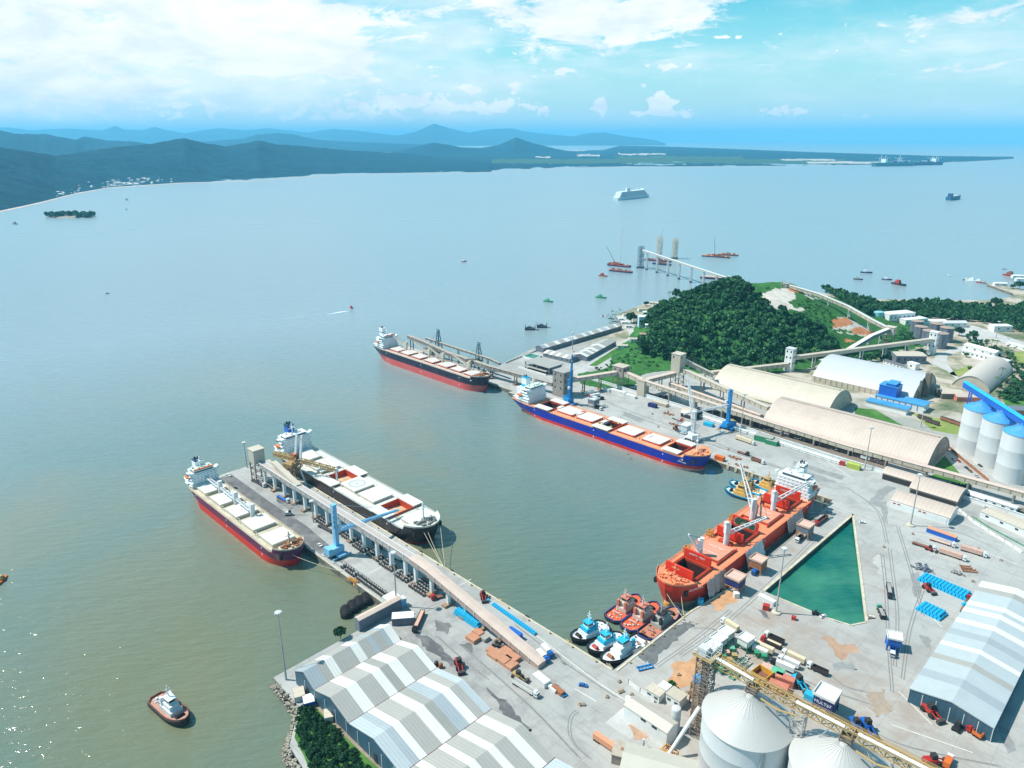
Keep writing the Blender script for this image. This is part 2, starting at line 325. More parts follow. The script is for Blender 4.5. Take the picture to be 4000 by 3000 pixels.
ridge('second_hills', [(-400, 500, 9500), (0, 506, 10000), (60, 520, 10000), (150, 524, 10500), (180, 523, 10500), (300, 545, 11000), (330, 533, 12000), (420, 548, 12000), (510, 551, 12000), (620, 566, 12500), (800, 590, 13000)], [(-400, 8000), (0, 8000), (800, 10000)], 3000, FAR_FOREST, .08, 180, 30)
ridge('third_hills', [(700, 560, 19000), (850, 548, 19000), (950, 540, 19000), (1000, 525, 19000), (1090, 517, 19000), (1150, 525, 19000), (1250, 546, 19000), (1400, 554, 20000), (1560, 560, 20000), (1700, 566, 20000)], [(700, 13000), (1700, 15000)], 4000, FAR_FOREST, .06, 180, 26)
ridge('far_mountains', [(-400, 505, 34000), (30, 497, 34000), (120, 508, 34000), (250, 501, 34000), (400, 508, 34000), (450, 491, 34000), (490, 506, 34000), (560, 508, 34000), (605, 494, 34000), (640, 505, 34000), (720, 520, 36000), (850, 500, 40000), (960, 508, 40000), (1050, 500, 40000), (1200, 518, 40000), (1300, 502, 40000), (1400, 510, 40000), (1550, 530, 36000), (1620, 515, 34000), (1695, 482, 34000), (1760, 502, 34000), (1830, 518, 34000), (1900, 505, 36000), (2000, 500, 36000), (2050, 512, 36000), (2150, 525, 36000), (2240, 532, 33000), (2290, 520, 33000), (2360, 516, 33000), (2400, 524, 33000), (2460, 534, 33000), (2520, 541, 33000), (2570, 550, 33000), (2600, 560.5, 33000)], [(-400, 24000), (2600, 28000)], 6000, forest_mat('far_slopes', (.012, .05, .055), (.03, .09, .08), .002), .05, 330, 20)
def beach():
    mb = MB(); q = [(x, d) for x, d in shore_d(SHORE)]
    for (xa, da), (xb, db) in zip(q, q[1:]):
        mb.add([(*Pd(xa, da - 26), .5), (*Pd(xb, db - 26), .5), (*Pd(xb, db + 30), 1.5), (*Pd(xa, da + 30), 1.5)], [(0, 1, 2, 3)])
    return struct('far_beach', mb, mat('sand', (.50, .43, .38), .95, .2, .02))
beach()
# haze: even pale air over the whole bay
hz = bpy.data.materials.new('haze'); hz.use_nodes = True; nt = hz.node_tree; nt.nodes.remove(nt.nodes['Principled BSDF'])
pv = nt.nodes.new('ShaderNodeVolumePrincipled'); pv.inputs['Color'].default_value = HAZE_COL = (.20, .66, 1.0, 1); pv.inputs['Density'].default_value = 4.4e-5; pv.inputs['Anisotropy'].default_value = .1
nt.links.new(pv.outputs[0], nt.nodes['Material Output'].inputs['Volume'])
mb = MB(); mb.box(0, 0, -7, 140000, 140000, 907); tag(mb.build('haze', hz), kind='stuff')
# ---------------------------------------------------------------- land: one sheet with the basins cut out of it
from mathutils.geometry import tessellate_polygon
def ground_mat():
    m = bpy.data.materials.new('concrete_yard'); m.use_nodes = True; nt = m.node_tree; N = nt.nodes; L = nt.links; b = N['Principled BSDF']; b.inputs['Roughness'].default_value = .85
    ge = N.new('ShaderNodeNewGeometry')
    def noise(s, d=6, r=.65, dist=0):
        n = N.new('ShaderNodeTexNoise'); n.inputs['Scale'].default_value = s; n.inputs['Detail'].default_value = d; n.inputs['Roughness'].default_value = r; n.inputs['Distortion'].default_value = dist
        L.new(ge.outputs['Position'], n.inputs['Vector']); return n.outputs['Fac']
    def ramp(v, stops):
        r = N.new('ShaderNodeValToRGB'); L.new(v, r.inputs[0]); e = r.color_ramp.elements
        e[0].position, e[0].color = stops[0][0], stops[0][1] + (1,); e[1].position, e[1].color = stops[-1][0], stops[-1][1] + (1,)
        for p, c in stops[1:-1]: k = e.new(p); k.color = c + (1,)
        return r.outputs[0]
    def mixc(f, a, c, mode='MIX'):
        x = N.new('ShaderNodeMix'); x.data_type = 'RGBA'; x.blend_type = mode
        if isinstance(f, float): x.inputs[0].default_value = f
        else: L.new(f, x.inputs[0])
        L.new(a, x.inputs[6])
        if isinstance(c, tuple): x.inputs[7].default_value = c + (1,)
        else: L.new(c, x.inputs[7])
        return x.outputs[2]
    def rng(v, lo, hi, top=1.0):
        r = N.new('ShaderNodeMapRange'); L.new(v, r.inputs[0]); r.inputs[1].default_value = lo; r.inputs[2].default_value = hi; r.inputs[4].default_value = top; return r.outputs[0]
    def near(x, y, r0, r1, top, wob=None):
        d = N.new('ShaderNodeVectorMath'); d.operation = 'DISTANCE'; L.new(ge.outputs['Position'], d.inputs[0]); d.inputs[1].default_value = (x, y, 4)
        r = N.new('ShaderNodeMapRange'); L.new(d.outputs['Value'], r.inputs[0]); r.inputs[1].default_value = r1; r.inputs[2].default_value = r0; r.inputs[4].default_value = top
        mm = N.new('ShaderNodeMath'); mm.operation = 'MULTIPLY'; L.new(r.outputs[0], mm.inputs[0]); L.new(rng(wob, .35, .65), mm.inputs[1]); return mm.outputs[0]
    big = noise(.012, 5, .6, .5); mid = noise(.06, 7, .7, .4); fine = noise(.7, 5, .7)
    c = ramp(big, [(.3, (.33, .33, .32)), (.5, (.405, .405, .39)), (.72, (.47, .465, .44))])
    c = mixc(rng(mid, .48, .72, .7), c, (.21, .205, .20))
    c = mixc(rng(mid, .42, .18, .4), c, (.47, .47, .46))
    # red earth tracked about by the lorries, old asphalt by the long sheds
    for x, y, r0, r1, t in ((-150, 330, 5, 60, .75), (-100, 300, 10, 90, .7), (-70, 260, 20, 100, .45), (-150, 420, 5, 60, .5), (-165, 250, 4, 40, .35), (-330, 590, 10, 80, .25)): c = mixc(near(x, y, r0, r1, t, mid), c, (.37, .27, .20))
    for x, y, r0, r1, t in ((-470, 213, 6, 60, .8), (-400, 212, 5, 50, .55), (-262, 205, 10, 60, .55), (-215, 200, 10, 50, .5), (-440, 232, 5, 40, .4)): c = mixc(near(x, y, r0, r1, t, mid), c, (.17, .165, .165))
    mv = N.new('ShaderNodeMapping'); mv.inputs['Scale'].default_value = (.03, .5, 1); mv.inputs['Rotation'].default_value = (0, 0, .35); L.new(ge.outputs['Position'], mv.inputs[0])
    tr = N.new('ShaderNodeTexNoise'); tr.inputs['Scale'].default_value = 1; tr.inputs['Detail'].default_value = 3; L.new(mv.outputs[0], tr.inputs['Vector'])
    c = mixc(rng(tr.outputs['Fac'], .54, .70, .5), c, (.30, .28, .26))
    c = mixc(rng(fine, .3, .75, .22), c, (.25, .24, .23))
    # slab joints
    br = N.new('ShaderNodeTexBrick'); br.offset = 0; br.inputs['Scale'].default_value = 1; br.inputs['Mortar Size'].default_value = .12; br.inputs['Brick Width'].default_value = 14; br.inputs['Row Height'].default_value = 14
    L.new(ge.outputs['Position'], br.inputs['Vector'])
    x = N.new('ShaderNodeMath'); x.operation = 'MULTIPLY'; L.new(br.outputs['Fac'], x.inputs[0]); x.inputs[1].default_value = .5
    c = mixc(x.outputs[0], c, (.22, .215, .21))
    # earth, scrub and dust behind the sheds
    sp = N.new('ShaderNodeSeparateXYZ'); L.new(ge.outputs['Position'], sp.inputs[0])
    back = rng(sp.outputs[1], 690, 790)
    soil = ramp(noise(.02, 6, .7, .4), [(.34, (.075, .12, .05)), (.46, (.24, .23, .15)), (.55, (.46, .40, .33)), (.7, (.50, .47, .42))])
    c = mixc(back, c, soil)
    L.new(c, b.inputs['Base Color']); return m
GROUND = ground_mat()
QUAYWALL = mat('quay_wall', (.17, .155, .13), .9, .5, .25, dirt=(.05, .05, .04), dirt_amt=.8)
OUT = [(-541, 202), (-298, 202), (-296, 127), (-268, 126), (-257, 116), (-251, 111), (-236, 109), (-205, 98), (-140, 55), (0, -150), (1700, -150), (1700, 2700), (0, 1800), (-150, 1640), (-240, 1545), (-318, 1580), (-325, 1567), (-270, 1500), (-262, 1480), (-275, 1420),
       (-345, 1345), (-440, 1270), (-560, 1270), (-640, 1100), (-664, 1007), (-674, 988), (-670, 954), (-662, 906), (-659, 882), (-625, 851), (-610, 834), (-607, 822), (-616, 651), (-598, 584), (-590, 560), (-590, 550), (-742, 550), (-742, 521), (-520, 521), (-520, 514.5), (-176, 514), (-174, 481), (-174, 354), (-178, 322), (-179, 252), (-541, 252)]
HOLE = [(-157, 370), (-156, 502), (-103.5, 383), (-108, 374), (-114, 371), (-122, 371), (-150, 370)]
def ground_sheet():
    mb = MB(); tri = tessellate_polygon([[Vector((x, y, 0)) for x, y in OUT], [Vector((x, y, 0)) for x, y in HOLE]]); V = OUT + HOLE
    fs = []
    for t in tri:
        a, b, c = (V[i] for i in t); s = (b[0] - a[0]) * (c[1] - a[1]) - (b[1] - a[1]) * (c[0] - a[0]); fs.append(t if s > 0 else t[::-1])
    mb.add([(x, y, 4.0) for x, y in V], fs, 0)
    for ring in (OUT, HOLE):
        n = len(ring); mb.add([(x, y, 4.0) for x, y in ring] + [(x, y, -6.0) for x, y in ring], [(i, (i + 1) % n, n + (i + 1) % n, n + i) for i in range(n)], 1)
    return struct('ground', mb, [GROUND, QUAYWALL])
ground_sheet()
def sheet(name, pts, m, z, px=False, zz=4.0):
    if px: pts = [P(x, y, zz) for x, y in pts]
    s = sum(pts[i - 1][0] * pts[i][1] - pts[i][0] * pts[i - 1][1] for i in range(len(pts)))
    if s < 0: pts = pts[::-1]
    tri = tessellate_polygon([[Vector((x, y, 0)) for x, y in pts]]); fs = []
    for t in tri:
        a, b, c = (pts[i] for i in t); q = (b[0] - a[0]) * (c[1] - a[1]) - (b[1] - a[1]) * (c[0] - a[0]); fs.append(t if q > 0 else t[::-1])
    mb = MB(); mb.add([(x, y, z) for x, y in pts], fs); return struct(name, mb, m)
def blotch(name, poly, m, z, seed, px=True, amp=2.0, n=6):   # an outline with a ragged edge
    pts = [P(x, y) for x, y in poly] if px else poly; rr = random.Random(seed); out = []
    for i in range(len(pts)):
        a, b = pts[i], pts[(i + 1) % len(pts)]
        for k in range(n): t = k / n; out.append((a[0] + (b[0] - a[0]) * t + rr.uniform(-amp, amp) * (.4 if k == 0 else 1), a[1] + (b[1] - a[1]) * t + rr.uniform(-amp, amp) * (.4 if k == 0 else 1)))
    return sheet(name, out, m, z)
WET = mat('wet_concrete', (.15, .15, .145), .35, .3, .3); WET2 = mat('damp_concrete', (.27, .27, .265), .6, .2, .2); CLAY = mat('red_earth', (.40, .25, .17), .95, .25, .15)
ASPH = mat('asphalt', (.115, .115, .12), .85, .35, .12, dirt=(.28, .27, .26), dirt_amt=.7, dscale=.09); KERB = mat('kerb_stone', (.55, .50, .40), .85, .2, .3, dirt=(.40, .28, .12), dirt_amt=.6)
PALE = mat('pale_road', (.45, .445, .43), .85, .15, .1); GRASS = forest_mat('grass', (.035, .12, .022), (.10, .23, .05), .09); YGRASS = forest_mat('dry_grass', (.16, .24, .05), (.36, .36, .14), .06)
sheet('road', [(-536, 204.5), (-536, 217), (-470, 216), (-420, 217), (-380, 214), (-360, 209), (-380, 204.5)], ASPH, 4.004)
blotch('wet_patch', [(2505, 2575), (2470, 2540), (2560, 2505), (2640, 2440), (2690, 2425), (2715, 2440), (2650, 2490), (2590, 2540), (2545, 2600)], WET, 4.006, 1, amp=1.6)
blotch('wet_patch', [(2650, 2465), (2700, 2430), (2730, 2435), (2680, 2475)], WET, 4.008, 2, amp=.8)
blotch('wet_patch', [(1790, 2518), (1840, 2512), (1850, 2550), (1825, 2545)], WET, 4.006, 3, amp=.6, n=4)
blotch('wet_patch', [(3395, 1962), (3430, 1915), (3465, 1895), (3500, 1905), (3460, 1935), (3440, 1965), (3470, 1990), (3440, 1985)], WET2, 4.006, 4, amp=1.0)
blotch('wet_patch', [(3115, 1850), (3160, 1845), (3270, 1880), (3260, 1888), (3150, 1868)], WET2, 4.006, 5, amp=.8)
blotch('wet_patch', [(2155, 2550), (2175, 2552), (2195, 2575), (2170, 2565)], WET, 4.006, 6, amp=.4, n=3)
blotch('wet_patch', [(2185, 2585), (2205, 2588), (2228, 2600), (2210, 2598)], WET, 4.006, 8, amp=.3, n=3)
blotch('red_earth', [(3205, 2485), (3240, 2485), (3290, 2520), (3340, 2515), (3355, 2545), (3310, 2555), (3290, 2590), (3260, 2545)], CLAY, 4.006, 7, amp=1.2)
blotch('red_earth', [(2770, 2345), (2840, 2300), (2900, 2320), (2880, 2345), (2800, 2385)], mat('orange_dust', (.50, .27, .14), .95, .25, .2), 4.006, 11, amp=2)
blotch('wet_patch', [(3250, 2590), (3330, 2590), (3350, 2615), (3260, 2615)], WET2, 4.006, 12, amp=1)
blotch('wet_patch', [(3905, 2830), (3935, 2840), (3970, 2935), (3935, 2945), (3900, 2850)], WET2, 4.006, 13, amp=.4)
blotch('wet_patch', [(1080, 1935), (1110, 1960), (1150, 1985), (1130, 1990), (1085, 1960)], ASPH, 4.008, 14, amp=.7)
sheet('floor_slab', [(-160, 221), (-160, 240), (-146, 240), (-146, 221)], PALE, 4.006)
# kerbs along the quays, a real step each
def kerb(pts, w=1.1, h=.35):
    mb = MB()
    for a, b in zip(pts, pts[1:]): mb.beam((a[0], a[1], 4 + h / 2 + .002), (b[0], b[1], 4 + h / 2 + .002), w, h)
    return struct('kerb', mb, KERB)
kerb([(-540, 251.4), (-179.6, 251.4)]); kerb([(-177.4, 252.6), (-177.4, 321), (-173.4, 354), (-173.4, 480)]); kerb([(-519, 515.2), (-177, 514.8)]); kerb([(-741, 521.6), (-521, 521.6)]); kerb([(-540, 202.6), (-300, 202.6)], .7)
kerb([(-157.6, 370), (-156.6, 502.6), (-103, 383)], 1.6); kerb([(-150, 369.3), (-122, 370.3), (-108, 373.3), (-103, 382.2)], 1.0); kerb([(-598.6, 584), (-616.6, 651), (-607.6, 822)], .8)
# inner dock holds greener water: a sheet of its own just above the sea
GW = WATER.copy(); GW.name = 'green_water'; b_ = GW.node_tree.nodes['Principled BSDF']
for l in list(GW.node_tree.links):
    if l.to_socket == b_.inputs['Base Color']: GW.node_tree.links.remove(l)
_n = GW.node_tree.nodes.new('ShaderNodeTexNoise'); _n.inputs['Scale'].default_value = .03; _n.inputs['Detail'].default_value = 3; _r = GW.node_tree.nodes.new('ShaderNodeValToRGB')
GW.node_tree.links.new(GW.node_tree.nodes['Geometry'].outputs['Position'], _n.inputs['Vector']); GW.node_tree.links.new(_n.outputs['Fac'], _r.inputs[0]); GW.node_tree.links.new(_r.outputs[0], b_.inputs['Base Color'])
_r.color_ramp.elements[0].position = .35; _r.color_ramp.elements[0].color = (.0, .105, .08, 1); _r.color_ramp.elements[1].position = .7; _r.color_ramp.elements[1].color = (.045, .22, .13, 1)
sheet('dock_water', [(-157, 370), (-156, 502), (-103.5, 383), (-108, 374), (-114, 371), (-122, 371), (-150, 370)], GW, 1.4)

# ---------------------------------------------------------------- the wooded hill and its clearings
CP = [(81, 801, 0), (130, 870, 1), (184, 806, 0), (250, 806, 0), (321, 807, 0), (163, 948, 2), (172, 990, 1), (180, 1027, 0), (200, 1090, 0), (244, 1170, 0), (330, 1230, 0), (420, 1290, 0), (520, 1250, 0), (60, 780, 0), (100, 740, 0), (200, 740, 0), (300, 740, 0), (400, 760, 0), (368, 842, 2), (410, 850, 2), (452, 892, 6), (484, 908, 3), (520, 900, 0), (580, 1000, 2), (620, 1120, 0), (640, 1000, 0), (540, 1180, 3),
      (180, 958, 14), (205, 950, 34), (219, 985, 44), (235, 1010, 42), (260, 960, 54), (300, 960, 59), (300, 900, 42), (260, 880, 38), (330, 1000, 58), (340, 930, 54), (370, 950, 52), (380, 1010, 55), (398, 1050, 58), (360, 880, 30), (420, 930, 34), (440, 1000, 38), (470, 1080, 26), (300, 1080, 45), (300, 850, 20), (230, 850, 18), (340, 850, 14), (350, 1120, 32), (500, 1000, 16), (480, 1130, 18), (270, 1040, 48), (420, 1130, 30), (450, 940, 26), (480, 960, 14)]
_cp = np.array([(c[0], c[1]) for c in CP], float); _ch = np.array([c[2] for c in CP], float)
_K = np.sqrt(((_cp[:, None] - _cp[None]) ** 2).sum(-1) + 30.0); _w = np.linalg.solve(_K + np.eye(len(CP)) * 1e-6, _ch)
def hill_h(X, Y):
    X, Y = np.asarray(X, float), np.asarray(Y, float); u = (X + Y) / math.sqrt(2); d = (Y - X) / math.sqrt(2)
    h = np.sqrt((u[..., None] - _cp[:, 0]) ** 2 + (d[..., None] - _cp[:, 1]) ** 2 + 30.0) @ _w
    inside = (u > 70) & (u < 640) & (d > 745) & (d < 1290) & in_poly(X, Y, OUT)
    return np.where(inside, np.maximum(h, 0), 0) + 4
def in_poly(x, y, poly):
    r = np.zeros(np.shape(x), bool); n = len(poly)
    for i in range(n):
        x1, y1 = poly[i]; x2, y2 = poly[(i + 1) % n]
        with np.errstate(divide='ignore', invalid='ignore'): r ^= ((y1 > y) != (y2 > y)) & (x < (x2 - x1) * (y - y1) / (y2 - y1 + 1e-12) + x1)
    return r
def np_proj(X, Y, Z):
    x, y = (X + Y) / math.sqrt(2), (Y - X) / math.sqrt(2); c, s = math.cos(PITCH), math.sin(PITCH); f = y * c - (Z - H) * s; u = y * s + (Z - H) * c
    return 2000 + FPX * x / f, 1500 - FPX * u / f
SOIL = [[(2965, 1150), (3030, 1128), (3095, 1135), (3105, 1165), (3075, 1180), (3090, 1200), (3145, 1207), (3140, 1216), (3005, 1208), (2985, 1172)], [(3140, 1140), (3200, 1168), (3170, 1170), (3140, 1155)], [(3262, 1238), (3310, 1242), (3350, 1262), (3420, 1300), (3330, 1290), (3250, 1290), (3240, 1283), (3330, 1268)], [(3265, 1296), (3360, 1308), (3400, 1318), (3300, 1306)]]
ORANGE = [[(3070, 1118), (3120, 1125), (3134, 1140), (3085, 1142)], [(3247, 1250), (3300, 1243), (3337, 1258), (3305, 1276), (3252, 1283)], [(3322, 1285), (3360, 1278), (3410, 1296), (3405, 1310), (3330, 1306)], [(3300, 1322), (3345, 1335), (3300, 1340)]]
def hill():
    nx, ny = 190, 190; us = np.linspace(75, 635, nx); ds = np.linspace(746, 1289, ny); U, D = np.meshgrid(us, ds); X, Y = (U - D) / math.sqrt(2), (U + D) / math.sqrt(2)
    Z = hill_h(X, Y); bare = Z <= 4.02; Z = Z + (fbm(X / 14, Y / 14, 4) - .48) * 3 * np.minimum(1, (Z - 4) / 8); Z = np.where(bare, 3.5, np.maximum(Z, 4.05)); px, py = np_proj(X, Y, Z)
    soil = np.zeros(Z.shape, bool); orange = soil.copy(); jx = (fbm(X / 6, Y / 6, 8) - .5) * 26; jy = (fbm(X / 6, Y / 6, 18) - .5) * 14
    for s in SOIL: soil |= in_poly(px + jx, py + jy, s)
    for s in ORANGE: orange |= in_poly(px + jx, py + jy, s)
    mb = MB(); mb.v = np.stack([X, Y, Z], -1).reshape(-1, 3).tolist(); idx = np.arange(nx * ny).reshape(ny, nx)
    Q = np.stack([idx[:-1, :-1], idx[:-1, 1:], idx[1:, 1:], idx[1:, :-1]], -1).reshape(-1, 4); keep = ~bare.reshape(-1)[Q].all(1); mb.f = [tuple(f) for f in Q[keep].tolist()]
    k = np.where(orange, 2, np.where(soil, 1, 0)); mb.m = k[:-1, :-1].reshape(-1)[keep].tolist()
    return struct('hill', mb, [forest_mat('hill_grass', (.02, .085, .02), (.06, .19, .045), .12), mat('bare_soil', (.55, .50, .44), .95, .25, .1), mat('orange_clay', (.52, .20, .08), .95, .25, .2)], smooth=True)
hill()
# leaf-clump crowns: many small leaf faces on lumpy lobes
def leaf_mat(name, c, v=.5):
    m = bpy.data.materials.new(name); m.use_nodes = True; nt = m.node_tree; N = nt.nodes; L = nt.links; b = N['Principled BSDF']; b.inputs['Roughness'].default_value = .75; b.inputs['Specular IOR Level'].default_value = .2
    at = N.new('ShaderNodeAttribute'); at.attribute_name = 'shade'; r = N.new('ShaderNodeValToRGB'); L.new(at.outputs['Fac'], r.inputs[0])
    r.color_ramp.elements[0].color = tuple(k * (1 - v) for k in c) + (1,); r.color_ramp.elements[1].color = (c[0] * (1 + v) * 1.7, c[1] * (1 + v), c[2] * (1 + v) * .8, 1); q = r.color_ramp.elements.new(.5); q.color = tuple(c) + (1,)
    L.new(r.outputs[0], b.inputs['Base Color']); return m
LEAF = leaf_mat('leaves', (.026, .115, .045), .75); LEAF_DARK = leaf_mat('dark_leaves', (.018, .075, .032), .6); LEAF_BRIGHT = leaf_mat('bright_leaves', (.04, .15, .04), .5)
def crown_template(rs, r=1.0, h=.8, lobes=7, leaves=26, size=.2):
    """leaf quads (n, 4, 3) in a crown about one unit in radius"""
    out = []; val = []
    for k in range(lobes):
        a = rs.uniform(0, 2 * math.pi); q = rs.uniform(.0, .62) * r; c = np.array([q * math.cos(a), q * math.sin(a), rs.uniform(.25, .95) * h * (1 - .35 * q)]); lr = rs.uniform(.32, .52) * r
        tone = rs.uniform(-.18, .18)
        for _ in range(leaves):
            d = rs.normal(size=3); d[2] = abs(d[2]) * .9 - .15; d /= np.linalg.norm(d); p = c + d * lr * np.array([1, 1, .75]) * rs.uniform(.75, 1.08)
            n = d + rs.normal(size=3) * .45; n /= np.linalg.norm(n); t = np.cross(n, rs.normal(size=3)); t /= np.linalg.norm(t); b = np.cross(n, t); s = size * rs.uniform(.6, 1.3)
            out.append([p - t * s - b * s * .6, p + t * s - b * s * .6, p + t * s * .7 + b * s * .7, p - t * s * .7 + b * s * .7]); val.append(.5 + tone + rs.uniform(-.22, .22))
    return np.array(out), np.array(val)
_rs = np.random.RandomState(3); TPL = [crown_template(_rs) for _ in range(6)]; TPL_FINE = [crown_template(_rs, lobes=10, leaves=60, size=.10) for _ in range(4)]
def leaf_mesh(name, items, m, tpl, parent=None, off=(0, 0, 0)):
    """items: (x, y, z, radius, height, tone); all the leaf faces go into ONE mesh"""
    Vs, Cs = [], []
    for (x, y, z, r, h, tone) in items:
        q, v = tpl[_rs.randint(len(tpl))]; a = _rs.uniform(0, 6.283); c, s = math.cos(a), math.sin(a); k = q.reshape(-1, 3); o = np.empty_like(k)
        o[:, 0] = (k[:, 0] * c - k[:, 1] * s) * r + x - off[0]; o[:, 1] = (k[:, 0] * s + k[:, 1] * c) * r + y - off[1]; o[:, 2] = k[:, 2] * h + z - off[2]
        Vs.append(o); Cs.append(np.clip(v + tone, 0, 1))
    V = np.concatenate(Vs); C = np.concatenate(Cs); n = len(V) // 4; me = bpy.data.meshes.new(name)
    me.vertices.add(len(V)); me.vertices.foreach_set('co', V.astype(np.float32).ravel()); me.loops.add(n * 4); me.loops.foreach_set('vertex_index', np.arange(n * 4, dtype=np.int32)); me.polygons.add(n); me.polygons.foreach_set('loop_start', np.arange(0, n * 4, 4, dtype=np.int32))
    at = me.attributes.new('shade', 'FLOAT', 'FACE'); at.data.foreach_set('value', C.astype(np.float32)); me.update(); me.materials.append(m)
    o = bpy.data.objects.new(name, me); COL.objects.link(o)
    if parent: o.parent = parent
    return o
def scatter(poly, step, zf, jitter=.45, avoid=()):
    """crown feet on a jittered grid inside a pixel outline (taken on the land itself)"""
    pts = []; g = np.arange(-760, 420, step); gy = np.arange(60, 1650, step); X, Y = np.meshgrid(g, gy); X = X + _rs.uniform(-jitter, jitter, X.shape) * step; Y = Y + _rs.uniform(-jitter, jitter, Y.shape) * step
    X, Y = X.ravel(), Y.ravel(); Z = zf(X, Y); px, py = np_proj(X, Y, Z); k = in_poly(px, py, poly)
    for a in avoid: k &= ~in_poly(px, py, a)
    return [(x, y, z) for x, y, z in zip(X[k], Y[k], Z[k])]
HILLWOOD = [(2490, 1262), (2530, 1235), (2590, 1200), (2650, 1175), (2720, 1145), (2800, 1120), (2880, 1096), (2895, 1108), (2930, 1150), (2975, 1170), (2990, 1195), (3005, 1225), (3090, 1228), (3150, 1250), (3225, 1300), (3285, 1345), (3290, 1368), (3200, 1400), (3120, 1410), (3050, 1425), (2960, 1440), (2860, 1452), (2760, 1452), (2690, 1440), (2640, 1425), (2570, 1408), (2520, 1390), (2488, 1355), (2500, 1330), (2550, 1300)]
feet = scatter(HILLWOOD, 6.8, hill_h, .6)
it = []
for x, y, z in feet:
    r = _rs.choice([_rs.uniform(2.4, 4.2), _rs.uniform(4, 6), _rs.uniform(6, 8.8)]); it.append((x, y, z + 1.5, r, r * _rs.uniform(1.0, 1.55), _rs.uniform(-.2, .16) + (float(fbm(np.array(x / 45), np.array(y / 45), 21)) - .48) * 1.1 + (.2 if _rs.rand() < .1 else 0)))
# the far side of the crest, seen as its outline
for px, py, D in [(2600, 1192, 1000), (2660, 1165, 1005), (2720, 1140, 1005), (2770, 1125, 1000), (2820, 1112, 995), (2860, 1100, 985), (2890, 1098, 980)]:
    x, y = Pd(px, D, 50); it.append((x, y, float(hill_h(x, y)) + 1.5, 5.5, 7, -.1))
tag(leaf_mesh('hill_forest', it, LEAF, TPL), kind='stuff')
shrub = scatter([(2330, 1445), (2480, 1350), (2510, 1390), (2560, 1415), (2640, 1440), (2480, 1425), (2420, 1440), (2340, 1455)], 8, hill_h) + scatter([(3000, 1220), (3110, 1218), (3110, 1195), (3160, 1160), (3240, 1215), (3300, 1290), (3240, 1290), (3170, 1262), (3090, 1232)], 7, hill_h, avoid=SOIL + ORANGE) + scatter([(2900, 1120), (2990, 1122), (3060, 1112), (2960, 1145)], 8, hill_h)
tag(leaf_mesh('hill_scrub', [(x, y, z - .3, _rs.uniform(1.6, 3.0), _rs.uniform(1.2, 2.4), _rs.uniform(-.2, .2)) for x, y, z in shrub], LEAF_BRIGHT, TPL), kind='stuff')
flat = lambda X, Y: np.full(np.shape(X), 4.0)
EASTWOOD = [(3195, 1128), (3250, 1140), (3330, 1165), (3420, 1188), (3440, 1200), (3520, 1190), (3700, 1188), (3790, 1200), (3860, 1205), (3900, 1215), (4010, 1200), (4040, 1200), (4040, 1330), (3960, 1290), (3880, 1270), (3800, 1258), (3700, 1252), (3620, 1245), (3560, 1235), (3500, 1222), (3450, 1212), (3430, 1240), (3400, 1236), (3330, 1200), (3260, 1165)]
it = [(x, y, z + 2, r, r * 1.45, t) for x, y, z in scatter(EASTWOOD, 8.5, hill_h) for r, t in [(_rs.uniform(4.5, 7.5), _rs.uniform(-.25, .15))]]
tag(leaf_mesh('shore_wood', it, LEAF, TPL), kind='stuff')
it = [(x, y, z + 1, r, r * 1.3, t) for x, y, z in scatter([(3492, 1330), (3510, 1295), (3560, 1285), (3600, 1320), (3610, 1345), (3560, 1350), (3500, 1352)], 7, flat) + scatter([(3310, 1400), (3420, 1388), (3620, 1375), (3600, 1395), (3480, 1410), (3320, 1415)], 7, flat) for r, t in [(_rs.uniform(3.0, 5.0), _rs.uniform(-.2, .15))]]
tag(leaf_mesh('thicket', it, LEAF, TPL), kind='stuff')
it = [(x, y, z + .6, r, r * 1.25, t) for x, y, z in scatter([(3760, 1310), (3850, 1335), (3960, 1395), (4030, 1450), (4030, 1560), (3900, 1560), (3880, 1540), (3960, 1450), (3900, 1400), (3800, 1350)], 9, flat) + scatter([(3930, 1525), (4030, 1440), (4040, 1560), (3945, 1575)], 6, flat) for r, t in [(_rs.uniform(2.2, 4.6), _rs.uniform(-.2, .15))]]
tag(leaf_mesh('roadside_bushes', it, LEAF, TPL), kind='stuff')
it = [(x, y, z - .2, r, r * 1.1, t) for x, y, z in scatter([(1172, 2775), (1200, 2765), (1235, 2770), (1275, 2815), (1330, 2870), (1400, 2950), (1470, 3040), (1230, 3040), (1200, 2960), (1165, 2900), (1155, 2830)], 2.6, flat) for r, t in [(_rs.uniform(1.5, 2.8), _rs.uniform(-.25, .15))]]
tag(leaf_mesh('shore_bushes', it, LEAF_DARK, TPL_FINE), kind='stuff')
sheet('grass', [(1172, 2775), (1235, 2765), (1275, 2800), (1340, 2860), (1480, 2995), (1540, 3060), (1230, 3060), (1190, 2960), (1150, 2880)], GRASS, 4.006, px=True); sheet('bare_soil', [(1225, 2755), (1255, 2750), (1330, 2830), (1520, 3010), (1560, 3060), (1540, 3060), (1340, 2870), (1260, 2790)], mat('brown_soil', (.26, .21, .16), .95, .3, .3), 4.010, px=True)
